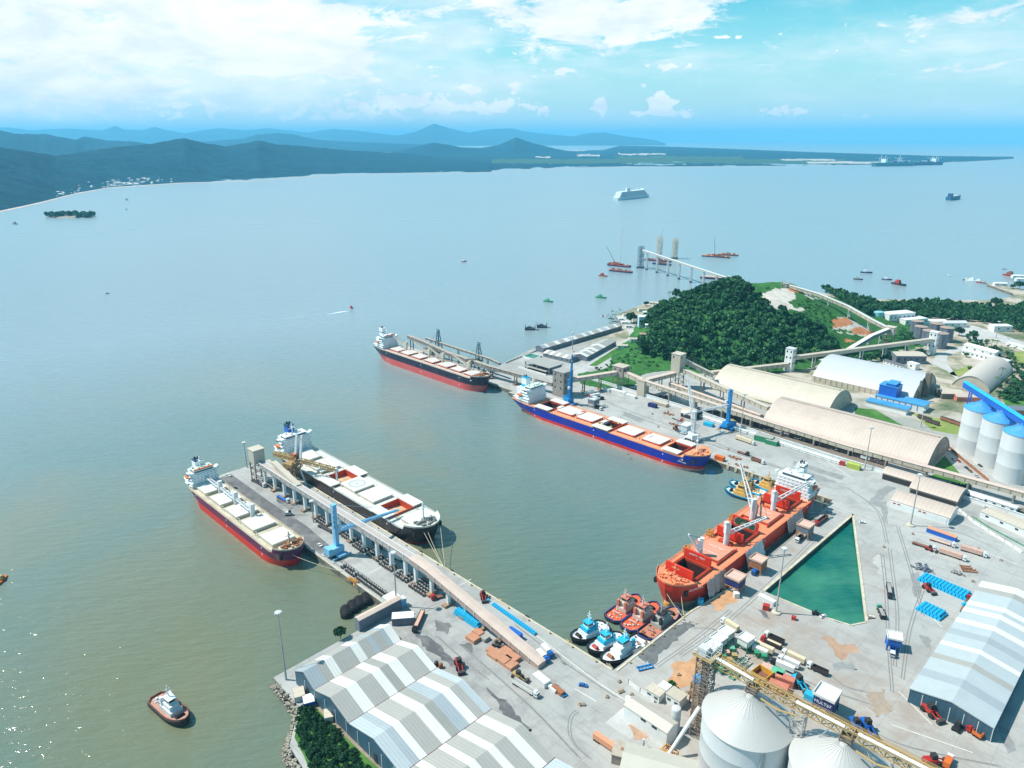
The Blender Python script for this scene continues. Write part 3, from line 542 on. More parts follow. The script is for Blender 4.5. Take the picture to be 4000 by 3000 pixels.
# rocks and dark shingle along the bushy shore
ROCK = mat('rock', (.30, .27, .22), .95, .4, .5)
mb = MB()
for k in range(420):
    t = _rs.rand(); pl = [(-296, 128), (-282, 126.4), (-268, 125.4), (-257, 115.4), (-251, 110.4), (-236, 108.2), (-205, 97.4)]; i = min(5, int(t * 6)); f = t * 6 - i
    x = pl[i][0] + (pl[i + 1][0] - pl[i][0]) * f + _rs.uniform(-.6, .6); y = pl[i][1] + (pl[i + 1][1] - pl[i][1]) * f - _rs.uniform(0, 3.2); z = 3.4 - (pl[i][1] + (pl[i + 1][1] - pl[i][1]) * f - y) * 1.1; s = _rs.uniform(.4, 1.1)
    mb.box(x, y, z - s, s * _rs.uniform(.8, 1.6), s * _rs.uniform(.8, 1.4), s * _rs.uniform(1.2, 2.2), _rs.uniform(0, 3))
tag(mb.build('shore_rocks', ROCK), kind='stuff')
sheet('beach', [(-296.5, 127), (-297.5, 124.5), (-268, 122.5), (-260, 114), (-254, 107.5), (-238, 104.5), (-206, 93), (-205, 98), (-236, 109), (-251, 111), (-257, 116), (-268, 126)], mat('dark_shingle', (.15, .12, .09), .95, .4, .3), .25)

# single trees: tapered trunk, limbs and a ragged crown
BARK = mat('bark', (.16, .12, .09), .9, .3, 2)
def tree(px, py, h, r, label, m=None, group=None, z=4.0, fine=False, xy=None):
    x, y = xy or P(px, py, z); z = float(hill_h(x, y)) if z > 4 else z
    t = thing('tree', label, 'tree', (x, y, z), 0, group); mb = MB(); mb.cyl((0, 0, -.3), (.1, .1, h * .55), .035 * h, .018 * h, 7)
    for k in range(5):
        a = k * 1.3 + .4; mb.cyl((.05, .05, h * (.35 + .05 * k)), (math.cos(a) * r * .55, math.sin(a) * r * .55, h * (.62 + .05 * k)), .014 * h, .006 * h, 5)
    mb.build('trunk', BARK, t)
    leaf_mesh('crown', [(0, 0, h * .32, r, h * .62, 0)] + [(math.cos(a) * r * .4, math.sin(a) * r * .4, h * .38, r * .7, h * .5, -.05) for a in (.5, 2.6, 4.4)], m or LEAF, TPL_FINE if fine else TPL, t)
    return t
def palm(px, py, h, label, group=None, z=4.0):
    x, y = P(px, py, z); t = thing('palm_tree', label, 'palm tree', (x, y, z if z == 4 else float(hill_h(x, y))), 0, group); mb = MB(); mb.cyl((0, 0, -.3), (.4, .2, h), .3, .18, 7); mb.build('trunk', BARK, t); mb = MB()
    for k in range(13):
        a = k * 2.4; L_ = h * .32; p = [Vector((.4, .2, h))]
        for s in range(1, 5): f = s / 4; p.append(Vector((.4 + math.cos(a) * L_ * f, .2 + math.sin(a) * L_ * f, h + L_ * (.55 * f - .95 * f * f) + (k % 3) * .2)))
        for s in range(4):
            w = L_ * .14 * (1 - .22 * s); sd = Vector((-math.sin(a), math.cos(a), 0)) * w; mb.add([tuple(p[s] - sd), tuple(p[s] + sd), tuple(p[s + 1] + sd * .8), tuple(p[s + 1] - sd * .8)], [(0, 1, 2, 3)])
    mb.build('crown', mat('palm_leaf', (.035, .11, .04), .7, .3, .8), t); return t
# ---------------------------------------------------------------- buildings
WHITE = mat('white_paint', (.74, .75, .74), .5, .06, .3, dirt=(.45, .42, .38), dirt_amt=.35); CREAM = mat('cream_sheet', (.56, .49, .40), .55, .07, .08, dirt=(.45, .37, .29), dirt_amt=.4, dscale=.05, ribs=(0, 3.0, .22))
PINK = mat('pink_sheet', (.53, .43, .37), .55, .07, .1, dirt=(.42, .33, .27), dirt_amt=.4, dscale=.06, ribs=(0, 3.0, .22)); TAN = mat('tan_cladding', (.50, .44, .35), .7, .12, .25, dirt=(.30, .25, .19), dirt_amt=.5); GREYROOF = mat('grey_roof', (.37, .36, .335), .55, .06, .1, dirt=(.38, .36, .33), dirt_amt=.4, ribs=(1, 1.6, .35))
BLUEGREY = mat('blue_grey_roof', (.35, .395, .42), .5, .06, .1, ribs=(1, 1.6, .35)); PALEROOF = mat('pale_roof', (.44, .49, .51), .5, .05, .1, dirt=(.38, .41, .43), dirt_amt=.4, ribs=(1, 1.6, .35)); WHITEROOF = mat('white_roof', (.70, .69, .655), .5, .05, .1, ribs=(1, 1.6, .3)); MIDGREY = mat('mid_grey_roof', (.31, .31, .285), .55, .06, .1, ribs=(1, 1.6, .35)); DARKWALL = mat('dark_blue_wall', (.035, .10, .15), .6, .25, .2, dirt=(.10, .12, .15), dirt_amt=.6, stretch=(1, 1, .3), ribs=(0, 2.2, .4))
SLATE = mat('slate_wall', (.16, .18, .22), .7, .2, .2); CONC = mat('stained_concrete', (.30, .27, .24), .85, .25, .2, dirt=(.15, .12, .10), dirt_amt=.6); DARK = mat('dark_opening', (.03, .028, .028), .8, .2); BROWN = mat('brown_block', (.30, .19, .12), .9, .25, .4); STEEL = mat('weathered_steel', (.19, .155, .125), .75, .3, .5)
BLUE = mat('blue_sheet', (.015, .12, .48), .5, .1, .2); BLUEROOF = mat('blue_roof', (.05, .28, .62), .5, .12, .15, dirt=(.15, .38, .62), dirt_amt=.5); CYANROOF = mat('bright_blue_roof', (.02, .36, .80), .5, .1, .15); RUSTY = mat('rusty_steel', (.33, .13, .06), .85, .35, .4); GLASS = mat('window_glass', (.04, .055, .065), .2, .2, .5); YELLOW = mat('yellow_steel', (.44, .30, .12), .75, .25, .3, dirt=(.24, .16, .09), dirt_amt=.8, dscale=.3); GALV = mat('galvanised_steel', (.42, .41, .39), .55, .15, .4, dirt=(.26, .21, .16), dirt_amt=.4)
RED = mat('red_paint', (.42, .035, .025), .5, .15, .3); TILE = mat('clay_tile', (.45, .26, .17), .85, .25, .3); LIGHTGREY = mat('light_grey', (.55, .56, .56), .6, .1, .3); LTRED = mat('faded_red', (.55, .18, .12), .7, .2, .3)

def striped_shed(name, label, bays, y0, y1, ze, zr, stripes, wallm, z0=4.0, ribs=0, wname='wall'):
    x0, x1 = bays[0][0], bays[-1][1]; t = thing(name, label, 'warehouse', ((x0 + x1) / 2, (y0 + y1) / 2, z0)); off = t.location
    wl = MB(); wl.prism([(x0 + .3, y0 + .3), (x1 - .3, y0 + .3), (x1 - .3, y1 - .3), (x0 + .3, y1 - .3)], z0 - .3, ze - .15)
    for (a, b) in bays:
        m = (a + b) / 2
        for y in (y0 + .3, y1 - .3): wl.add([(a + .3, y, ze - .15), (b - .3, y, ze - .15), (m, y, zr - .25)], [(0, 1, 2)])
    wl.build(wname, wallm, t, off)
    if ribs:
        k = MB(); n = int((x1 - x0) / ribs)
        for i in range(n + 1): k.box(x0 + .3 + i * (x1 - x0 - .6) / n, y0 + .22, z0, .35, .2, ze - z0 - .4)
        k.build('cladding_rib', LIGHTGREY, t, off)
    for (a, b), st in zip(bays, stripes):
        m = (a + b) / 2; rf = MB(); mats = []; tot = sum(w for w, _ in st); y = y0
        for w, mm in st:
            if mm not in mats: mats.append(mm)
            yn = y + (y1 - y0) * w / tot; i = mats.index(mm)
            for (xa, za, xb, zb) in ((a, ze, m, zr), (m, zr, b, ze)):
                rf.add([(xa, y, za), (xb, y, zb), (xb, yn, zb), (xa, yn, za)], [(0, 1, 2, 3)], i)
            y = yn
        for yy in (y0, y1): rf.add([(a, yy, ze), (m, yy, zr), (m, yy, zr - .5), (a, yy, ze - .5)], [(0, 1, 2, 3)]); rf.add([(m, yy, zr), (b, yy, ze), (b, yy, ze - .5), (m, yy, zr - .5)], [(0, 1, 2, 3)])
        for xx in (a, b): rf.add([(xx, y0, ze), (xx, y1, ze), (xx, y1, ze - .5), (xx, y0, ze - .5)], [(0, 1, 2, 3)])
        rf.build('roof', mats, t, off)
    for (a, b), (c, d) in zip(bays, bays[1:]): g = MB(); g.box(b, (y0 + y1) / 2, ze - .4, .7, y1 - y0 + .4, .45); g.build('gutter', mat('gutter', (.10, .04, .035), .8, .3), t, off)
    return t
W, G_, B_, L_, M_ = WHITEROOF, GREYROOF, BLUEGREY, PALEROOF, MIDGREY
t = striped_shed('striped_warehouse', 'large grey and white striped warehouse of five gabled bays by the bushy shore', [(-284, -265.5), (-265.5, -236), (-236, -197), (-197, -158), (-158, -112)], 132.7, 183.6, 12, 17,
    [[(8, B_), (5, G_), (5, W), (12, G_), (5, W), (6, G_), (3, B_), (6, G_), (3, B_), (5, W)], [(9, G_), (6, W), (9, G_), (5, W), (5, M_), (6, W), (10, G_), (4, W)], [(8, L_), (5, B_), (5, W), (11, G_), (7, W), (6, M_), (8, B_), (6, W), (6, G_), (5, L_)], [(9, G_), (5, W), (11, G_), (5, W), (9, G_), (5, W), (9, G_), (7, W), (6, G_)], [(8, L_), (5, G_), (8, L_), (5, W), (10, L_), (6, G_), (8, L_)]], DARKWALL, ribs=9)
for x in (-274, -251, -217): d = MB(); d.box(x + 1, 132.9, 4, 2.2, .25, 5); d.build('door', DARK, t, t.location)
striped_shed('striped_warehouse', 'long pale blue striped warehouse with dark end wall on the open yard', [(-66.3, -31)], 333.5, 459, 12, 15.3,
    [[(14, L_), (7, B_), (12, L_), (5, G_), (10, L_), (4, W), (9, L_), (6, B_), (8, L_), (5, W), (9, L_), (5, W), (4, L_), (5, W), (14, L_), (6, G_), (8, W)]], DARKWALL, ribs=5.5)
def rot_shed(name, label, cx, cy, lx, ly, rot, h, rise, roofm, wallm, cat='shed', stripes=None, gable='x', group=None, win=0, z0=4.0, open_side=False):
    """gabled or flat building; ridge along its local x"""
    t = thing(name, label, cat, (cx, cy, z0), rot, group); w = MB(); hx, hy = lx / 2, ly / 2
    if open_side:
        for sx in (-1, 0, 1):
            for sy in (-1, 1): p = MB(); p.box(sx * (hx - .5), sy * (hy - .5), 0, .5, .5, h); p.build('post', wallm, t)
        w.box(0, hy - .3, 0, lx, .3, h)
        w.build('wall', wallm, t)
    else:
        w.box(0, 0, -.2, lx - .6, ly - .6, h + .2)
        if rise > 0:
            for s in (-1, 1): w.add([(s * (hx - .3), -hy + .3, h), (s * (hx - .3), hy - .3, h), (s * (hx - .3), 0, h + rise - .1)], [(0, 1, 2)])
        w.build('wall', wallm, t)
    r = MB(); st = stripes or [(1, roofm)]; mats = []; tot = sum(a for a, _ in st); x = -hx
    for a, mm in st:
        if mm not in mats: mats.append(mm)
        i = mats.index(mm); xn = x + lx * a / tot
        if rise > 0:
            for s in (-1, 1): r.add([(x, s * hy, h), (xn, s * hy, h), (xn, 0, h + rise), (x, 0, h + rise)], [(0, 1, 2, 3)], i); r.add([(x, s * hy, h), (xn, s * hy, h), (xn, s * hy, h - .35), (x, s * hy, h - .35)], [(0, 1, 2, 3)], i)
        else: r.box((x + xn) / 2, 0, h, xn - x, ly, .35, m=i)
        x = xn
    r.build('roof', mats, t)
    for k in range(win):
        for s in (-1, 1):
            q = MB(); q.box(-hx + lx * (k + .5) / win, s * (hy - .3), h * .42, min(2.2, lx / win * .5), .12, h * .28); q.build('window', GLASS, t)
    return t
rot_shed('striped_shed', 'long low striped shed with dark blue walls along the outer quay', -602.5, 733, 165, 14, math.radians(90.5), 6, 2.6, None, SLATE, 'shed', [(5, B_), (3, W), (9, G_), (5, W), (7, G_), (5, W), (6, L_), (4, W), (9, G_), (4, W), (6, B_), (4, W), (8, G_), (4, W), (7, L_), (4, W), (8, G_), (4, W), (5, G_)], win=14)
rot_shed('striped_shed', 'grey and white gabled shed standing beside the white road', -552.5, 701, 86, 19, math.radians(103), 5.5, 2.6, None, SLATE, 'shed', [(5, W), (6, G_), (4, W), (4, G_), (5, W), (9, G_), (5, W), (12, G_), (10, GREYROOF)], win=9)
rot_shed('striped_shed', 'short striped shed behind the flat roofed office block', -564, 648, 42, 17, math.radians(3), 5, 2.2, None, SLATE, 'shed', [(3, W), (4, G_), (3, W), (4, G_), (3, W), (5, G_), (3, W), (6, G_)], win=5)
# flat roofed office block: slab roof on posts, recessed lower storey, terrace
t = thing('office_block', 'flat roofed office block with dark glass and open terrace', 'office', (-548, 600, 4), 0)
m = MB(); m.box(0, 0, 8.2, 40, 24, .8); m.build('roof', GREYROOF, t); m = MB(); m.box(3, 3, 0, 30, 17, 8.1); m.build('wall', SLATE, t); m = MB(); m.box(-2, -9, 3.6, 36, 10, .5); m.build('terrace', GREYROOF, t)
for x in (-18.5, 0, 18.5): m = MB(); m.box(x, -10.8, 0, 1.0, 1.0, 8.2); m.build('post', SLATE, t)
for k in range(5): m = MB(); m.box(-9 + k * 6, -5.7, 4.4, 4.5, .3, 2.8); m.build('window', GLASS, t)
m = MB(); m.box(-4, -15, 0, 44, 1, 1.6); m.build('parapet', WHITE, t)
t = thing('green_pool', 'walled pool of green water by the yard corner', 'pool', (-591.5, 627.5, 4)); m = MB()
for a, b in (((-8, -9), (9, -9)), ((9, -9), (7, 9)), ((7, 9), (-9, 8)), ((-9, 8), (-8, -9))): m.beam((a[0], a[1], 1), (b[0], b[1], 1), .8, 2.4)
m.build('rim', WHITE, t); m = MB(); m.prism([(-7.8, -8.8), (8.8, -8.8), (6.8, 8.8), (-8.8, 7.8)], .1, 1.2); m.build('pool_water', GW, t)
# arched stores
def arch_store(label, x0, x1, yc, w, zs, zr, roofm, wallm, axis='x', base=0, ridge=True, name='arched_warehouse', n=20, endcol=None):
    t = thing(name, label, 'warehouse', ((x0 + x1) / 2, yc, 4) if axis == 'x' else (yc, (x0 + x1) / 2, 4)); L = x1 - x0; h = w / 2
    prof = [(-h * math.cos(math.pi * i / n), zs - 4 + (zr - zs) * (1 - abs(math.cos(math.pi * i / n)) ** 2.0) ** .82) for i in range(n + 1)]
    A, B = ((-L / 2, 0, 0), (L / 2, 0, 0)) if axis == 'x' else ((0, -L / 2, 0), (0, L / 2, 0)); e = .6
    A2, B2 = ((-L / 2 + e, 0, 0), (L / 2 - e, 0, 0)) if axis == 'x' else ((0, -L / 2 + e, 0), (0, L / 2 - e, 0))
    r = MB(); r.extr(prof, A, B, caps=False, closed=False); inn = [(a * .985, b - .35) for a, b in prof]; r.extr(inn, A, B, caps=False, closed=False)
    k = len(prof); o = 0
    for e_ in (0, 1):
        f = []
        for i in range(k - 1): f.append((e_ * k + i, e_ * k + i + 1, 2 * k + e_ * k + i + 1, 2 * k + e_ * k + i))
        r.f += f; r.m += [0] * len(f)
    r.build('roof', roofm, t, smooth=False)
    wl = MB(); pw = [(-h * .985, -.3)] + [(a * .98, b - .4) for a, b in prof] + [(h * .985, -.3)]; wl.extr(pw, A2, B2); wl.build('end_wall', wallm, t)
    if base:
        for s in (-1, 1):
            m = MB()
            if axis == 'x': m.box(0, s * (h + .3), 0, L, .5, base)
            else: m.box(s * (h + .3), 0, 0, .5, L, base)
            m.build('base_wall', TAN, t)
            q = MB()
            for i in range(int(L / 6)):
                p = -L / 2 + 3 + i * 6
                q.box(*((p, s * (h + .62)) if axis == 'x' else (s * (h + .62), p)), 0, *((.5, .3) if axis == 'x' else (.3, .5)), base)
            q.build('pilaster', BROWN, t)
    if ridge:
        m = MB(); m.box(0, 0, zr - 4 + .1, *((L - 4, 2.4) if axis == 'x' else (2.4, L - 4)), 1.0); m.build('ridge_cap', roofm, t)
    return t
arch_store('long cream arched store beyond the second arch, cut by a sloping conveyor', -373, -249, 707, 64, 6, 25, CREAM, TAN)
arch_store('long pinkish arched store nearest the quay, behind the low conveyor', -284, -142.5, 645.5, 64, 6, 25, PINK, CONC)
t = arch_store('white arched store on a panelled base wall, behind the blue plant', -309, -205.5, 819, 76, 9, 26, mat('white_sheet', (.50, .52, .54), .5, .04, .06, dirt=(.44, .455, .47), dirt_amt=.4, dscale=.05, ribs=(0, 3.0, .2)), TAN, base=6, ridge=False)
m = MB(); m.box(54.5, -6, -.2, 5, 6, 26); m.box(53.5, -26, -.2, 1.6, 1.6, 22); m.build('elevator', STEEL, t)
arch_store('small grey arched store lying across the grid among the palms', 872, 975, -176, 36, 6, 19, mat('grey_sheet', (.52, .47, .43), .6, .08, .12, dirt=(.42, .35, .28), dirt_amt=.5), TAN, axis='y', ridge=False)
SHEDS = {}; SHEDS[True] = arch_store('open arched shed with pillars beside a red container, farther of three', -164, -141, 585, 14, 9, 12, PINK, CONC, ridge=False, name='arched_shed')
SHEDS[False] = arch_store('middle arched shed of three, its dark side open to the yard', -140, -107, 579, 27, 9, 13.5, PINK, CONC, ridge=False, name='arched_shed')
t = arch_store('white walled arched shed with small red windows, nearest the light mast', -142, -103, 543.5, 20, 9.5, 13.5, PINK, WHITE, ridge=False, name='arched_shed')
for x in (-17, -14, 0, 3): m = MB(); m.box(x, -10.1, 3.6, 1.8, .3, .9); m.build('window', RED, t)
m = MB(); m.box(-1, -9.95, 0, 37, .3, 4.6); m.build('wall', WHITE, t)
# open fronts of two sheds: posts with dark between
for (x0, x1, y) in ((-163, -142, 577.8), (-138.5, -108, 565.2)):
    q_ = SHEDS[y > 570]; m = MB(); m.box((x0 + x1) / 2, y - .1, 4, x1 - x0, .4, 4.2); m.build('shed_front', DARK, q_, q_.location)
arch_store('small pink barrel roofed shed open at both ends by the white wall', -352, -336, 590, 15, 8, 12, PINK, DARK, ridge=False, name='arched_shed')
# the blue plant
t = thing('process_plant', 'bright blue boxed plant building with white panelled lower storeys', 'plant', (-215, 760, 4))
for nm, x, y, z, sx, sy, sz, mm in (('tower', -10, 12, 5, 17, 16, 12.5, BLUE), ('tower', -8, 12, 5, 9, 15, 15.2, BLUE), ('annexe', 4, 7, 0, 46, 18, 7, WHITE), ('annexe', -2, -14, 0, 38, 11, 5.5, WHITE)): m = MB(); m.box(x, y, z, sx, sy, sz); m.build(nm, mm, t)
for x, y, z, sx, sy in ((-10, 12, 17.5, 17.8, 16.8), (-8, 12, 20.2, 9.8, 15.6), (4.2, 7, 7, 47, 19), (-2, -14, 5.5, 39.5, 13)): m = MB(); m.box(x, y, z + .02, sx, sy, .6); m.build('roof', BLUEROOF, t)
for k in range(8): m = MB(); m.box(-18 + k * 5.6, -2.3, 1, .4, .3, 5.6); m.build('pilaster', BLUE, t)
# silos
def silo(x, y, r, z1, z2, label, wallm, roofm, group=None, ribs=28, ladder=True, z0=4.0):
    t = thing('grain_silo', label, 'silo', (x, y, z0), 0, group); m = MB(); m.lathe([(r, -.3), (r, z1 * .33), (r * 1.004, z1 * .33 + .2), (r, z1 * .33 + .4), (r, z1 * .66), (r * 1.004, z1 * .66 + .2), (r, z1 * .66 + .4), (r, z1)], n=64); m.build('wall', wallm, t, smooth=True)
    m = MB(); m.lathe([(r * 1.03, z1), (r * 1.03, z1 + .25), (r * .09, z2), (r * .06, z2 + .6)], n=64); rf = m.build('roof', roofm, t)
    k = MB()
    for i in range(ribs): a = 2 * math.pi * i / ribs; k.beam((math.cos(a) * r, math.sin(a) * r, z1 + .3), (math.cos(a) * r * .1, math.sin(a) * r * .1, z2 + .03), .16, .16)
    k.build('roof_rib', roofm, rf)
    if ladder:
        k = MB(); a = -.75
        for da in (-.045, .045): k.beam((math.cos(a + da) * (r + .5), math.sin(a + da) * (r + .5), 0), (math.cos(a + da) * (r + .5), math.sin(a + da) * (r + .5), z1), .25)
        for i in range(int(z1 / 1.5)): k.beam((math.cos(a - .045) * (r + .5), math.sin(a - .045) * (r + .5), i * 1.5), (math.cos(a + .045) * (r + .5), math.sin(a + .045) * (r + .5), i * 1.5), .15)
        k.build('ladder', GALV, t)
    return t
SILOW = mat('silo_sheet', (.54, .555, .56), .5, .04, .1, dirt=(.60, .59, .56), dirt_amt=.35, dscale=.08, stretch=(1, 1, .25)); SILOR = mat('silo_roof', (.45, .445, .43), .55, .03, .08, dirt=(.40, .38, .355), dirt_amt=.35); SILOD = mat('stained_silo', (.62, .63, .63), .55, .05, .12, dirt=(.47, .41, .40), dirt_amt=.35, dscale=.1, stretch=(1, 1, .12))
for (x, y), lb in zip([(-128.5, 688), (-110.5, 671), (-91.5, 650)], ['white silo with pale blue cone roof, standing farthest back of three', 'middle white silo under a bright blue cone roof', 'nearest of three blue roofed white silos, cut by the picture edge']):
    s_ = silo(x, y, 11.8, 39.5, 46.5, lb, SILOD, BLUEROOF, 'blue roofed silos')
silo(-103, 242, 18.2, 27, 38, 'huge white silo beside the lattice elevator tower', SILOW, SILOR, 'great white silos', ladder=True)
silo(-65.5, 244, 18.2, 27, 38, 'huge white silo cut by the bottom edge of the view', SILOW, SILOR, 'great white silos', ladder=True)
silo(-28, 246, 18.2, 27, 38, 'huge white silo under the far end of the yellow gantry', SILOW, SILOR, 'great white silos')
for i, (px, py, r) in enumerate([(3590, 1318, 8), (3622, 1335, 8.5), (3665, 1345, 9), (3690, 1322, 8.5), (3650, 1305, 8.5), (3575, 1295, 8)]):
    x, y = P(px, py + 12); s_ = thing('storage_tank', ['grey stained tank at the left of the dark tank cluster', 'grey tank in front of the dark cluster, left side', 'foremost grey tank of the dark stained cluster', 'grey tank at the right of the dark tank cluster', 'brown topped tank in the middle of the dark cluster', 'hindmost tank of the dark stained cluster by the trees'][i], 'tank', (x, y, 4), 0, 'dark stained tanks'); m = MB(); m.lathe([(r, -.3), (r, 19)], n=24); m.build('wall', mat('dark_tank', (.12, .15, .20), .7, .5, .4, dirt=(.32, .28, .25), dirt_amt=.7, dscale=.3, stretch=(1, 1, .1)), s_); m = MB(); m.lathe([(r + .3, 19), (r + .3, 19.5), (.4, 20.5)], n=24); m.build('roof', mat('brown_tank_top', (.34, .26, .22), .9, .2, .3), s_)
# conveyor galleries: box on columns
def gallery(label, pts, w, h, roofm, wallm, supp=(), zg=4.0, colm=None, feet=True, rib=7.0, cw=1.0, single=False, name='conveyor_gallery', group=None, open_top=False):
    """pts: (x, y, roof height); supp: distances along the path with a pair of columns"""
    o = pts[0]; t = thing(name, label, 'conveyor', (o[0], o[1], zg), 0, group); off = (o[0], o[1], zg); wl, rf, rb = MB(), MB(), MB()
    for a, b in zip(pts, pts[1:]):
        A, B = (a[0], a[1], a[2] - h), (b[0], b[1], b[2] - h); wl.extr([(-w / 2, 0), (w / 2, 0), (w / 2, h), (-w / 2, h)], A, B)
        rf.extr([(-w / 2 - .35, h + .02), (w / 2 + .35, h + .02), (w / 2 + .35, h + .25), (0, h + .6), (-w / 2 - .35, h + .25)] if not open_top else [(-w / 2 - .2, h + .02), (-w / 2 + .5, h + .02), (-w / 2 + .5, h + .4), (-w / 2 - .2, h + .4)], A, B)
        if open_top: rf.extr([(w / 2 - .5, h + .02), (w / 2 + .2, h + .02), (w / 2 + .2, h + .4), (w / 2 - .5, h + .4)], A, B)
        L = math.dist(A, B); n = max(1, int(L / rib)); d = Vector(B) - Vector(A); u = Vector((-d.y, d.x, 0)).normalized()
        for i in range(1, n):
            p = Vector(A).lerp(Vector(B), i / n)
            for s in (-1, 1): q = p + u * (s * (w / 2 + .12)); rb.beam(q, q + Vector((0, 0, h)), .45, .3)
    wl.build('wall', wallm, t, off); rf.build('roof', roofm, t, off)
    if rb.v: rb.build('wall_rib', LIGHTGREY if wallm is not TAN else BROWN, t, off)
    cum = [0]
    for a, b in zip(pts, pts[1:]): cum.append(cum[-1] + math.dist(a[:2], b[:2]))
    for s in supp:
        i = max(k for k in range(len(pts) - 1) if cum[k] <= s + 1e-6); f = (s - cum[i]) / (cum[i + 1] - cum[i]); p = Vector(pts[i]).lerp(Vector(pts[i + 1]), f); d = Vector(pts[i + 1]) - Vector(pts[i]); u = Vector((-d.y, d.x, 0)).normalized()
        zt = p.z - h; zb = float(hill_h(p.x, p.y)) if zg > 2 else zg
        if zt - zb < 1: continue
        c = MB()
        for k in ((0,) if single else (-1, 1)): q = p + u * (k * w * .42); c.beam((q.x, q.y, zb), (q.x, q.y, zt), cw)
        a, b = p - u * (w * .42), p + u * (w * .42)
        if not single: c.beam((a.x, a.y, zb + (zt - zb) * .45), (b.x, b.y, zb + (zt - zb) * .45), cw * .6)
        c.beam((a.x, a.y, zt - .4), (b.x, b.y, zt - .4), cw * .8)
        if cw < .9: c.beam((a.x, a.y, zb + .5), (b.x, b.y, zb + (zt - zb) * .45), cw * .5); c.beam((b.x, b.y, zb + (zt - zb) * .45), (a.x, a.y, zt), cw * .5)
        sp_ = c.build('support', colm or WHITE, t, off)
        if feet: c = MB(); c.box(p.x, p.y, zb - .1, 3.4, w + 1.6, 1.5, math.atan2(d.y, d.x)); c.build('footing', BROWN, sp_, off)
    return t
PINKROOF = mat('pink_gallery_roof', (.60, .47, .40), .6, .08, .2, dirt=(.48, .36, .30), dirt_amt=.4); PINKWALL = mat('pink_gallery_wall', (.42, .31, .27), .7, .1, .2); BELT = mat('belt_deck', (.36, .33, .29), .8, .2, .3)
gallery('long raised conveyor gallery on white columns down the middle of the pier', [(-505, 228, 21.5), (-312, 228, 21.5)], 4.6, 3.4, LIGHTGREY, mat('gallery_wall', (.44, .37, .34), .7, .1, .2), [6 + 14.9 * k for k in range(13)], cw=1.9, open_top=True, single=True)
gallery('pink roofed conveyor gallery sloping down to the quay road', [(-312, 228, 22), (-296, 228, 21), (-206, 228, 6.5)], 6.0, 3.4, PINKROOF, PINKWALL, [2, 17, 32, 47, 62, 76], cw=1.9, single=True)
def tower(label, x, y, sx, sy, h, wallm, roofm, name='transfer_tower', legs=0, win=2, rot=0.0, z0=4.0, cat='tower', house=None):
    t = thing(name, label, cat, (x, y, z0), rot); hh = house or (h - legs); m = MB(); m.box(0, 0, h - hh if legs else -.3, sx, sy, hh if legs else h + .3); m.build('housing', wallm, t); m = MB(); m.box(0, 0, h + .02, sx + .8, sy + .8, .5); m.build('roof', roofm, t)
    if legs:
        for a in (-1, 1):
            for b in (-1, 1): m = MB(); m.beam((a * sx * .45, b * sy * .45, 0), (a * sx * .45, b * sy * .45, legs), .7); m.build('leg', STEEL, t)
        m = MB(); n = max(1, int(legs / 5))
        for i in range(n):
            za, zb = legs * i / n, legs * (i + 1) / n
            for s in (-1, 1): m.beam((-sx * .45, s * sy * .45, za), (sx * .45, s * sy * .45, zb), .35); m.beam((s * sx * .45, -sy * .45, zb), (s * sx * .45, sy * .45, za), .35); m.beam((-sx * .45, s * sy * .45, zb), (sx * .45, s * sy * .45, zb), .35); m.beam((s * sx * .45, -sy * .45, zb), (s * sx * .45, sy * .45, zb), .35)
        m.build('bracing', STEEL, t)
    for k in range(win):
        for j in range(3 if h > 20 and not legs else 1): m = MB(); m.box(-sx * .25 + k * sx * .5, -sy / 2 - .05, h - 4 - j * 7, 1.6, .2, 2.0); m.build('window', DARK, t); m = MB(); m.box(sx / 2 + .05, -sy * .25 + k * sy * .5, h - 4 - j * 7, .2, 1.6, 2.0); m.build('window', DARK, t)
    return t
tower('cream transfer house on rusty legs at the outer end of the pier', -510, 228, 9, 9, 27, CREAM, CREAM, legs=16, win=0, house=11)
tower('brown concrete transfer tower beside the ship with the white funnel', -474, 549, 15, 15, 27, CONC, GREYROOF)
tower('concrete transfer house on legs where two galleries meet', -447, 613, 14, 12, 24, CONC, TAN, legs=13, win=3)
tower('tall tan elevator tower with round cornered head house', -403, 655, 11, 11, 38, TAN, CREAM, house=20, legs=18, win=1)
tower('square white transfer tower at the foot of the wooded hill', -344, 798, 9, 9, 27, WHITE, LIGHTGREY)
tower('white transfer tower in front of the dark tanks', -250, 992, 9, 9, 28, WHITE, WHITE)
tower('pale lattice legged transfer tower where the hill conveyor turns', -299, 985, 11, 11, 27, CREAM, CREAM, legs=17, win=1)
tower('small house at the top end of the hill conveyor', -450, 998, 9, 9, 7, CONC, GREYROOF, z0=58, name='conveyor_house', win=1, cat='hut')
tower('beige junction box where the low gallery bends', -414, 608, 9, 9, 17, TAN, CREAM, win=0, name='junction_box')
gallery('tan gallery from the brown tower to the legged transfer house', [(-468, 557, 22), (-449, 607, 22.5)], 5, 4, PINKROOF, TAN, [14, 34], colm=STEEL, cw=.9)
gallery('short tan gallery between transfer house and junction box', [(-441, 611, 23.5), (-414, 608, 21.5)], 5.5, 4.5, PINKROOF, TAN, [], colm=STEEL)
gallery('very long low tan conveyor gallery in front of the arched stores', [(-410, 607, 21), (-320, 606, 16.5), (-281, 606, 14.5), (-204, 606, 12.5), (-150, 606, 13), (-60, 604, 15), (60, 600, 18)], 4.6, 3.6, PINKROOF, TAN, [30, 60, 90, 120, 150, 180, 210, 240, 270, 300, 330, 360, 400], colm=CONC, cw=1.2, feet=False)
gallery('tan gallery from junction box to the tall elevator tower', [(-413, 612, 21), (-404, 650, 22)], 5, 4, PINKROOF, TAN, [20], colm=CONC, cw=.9, feet=False)
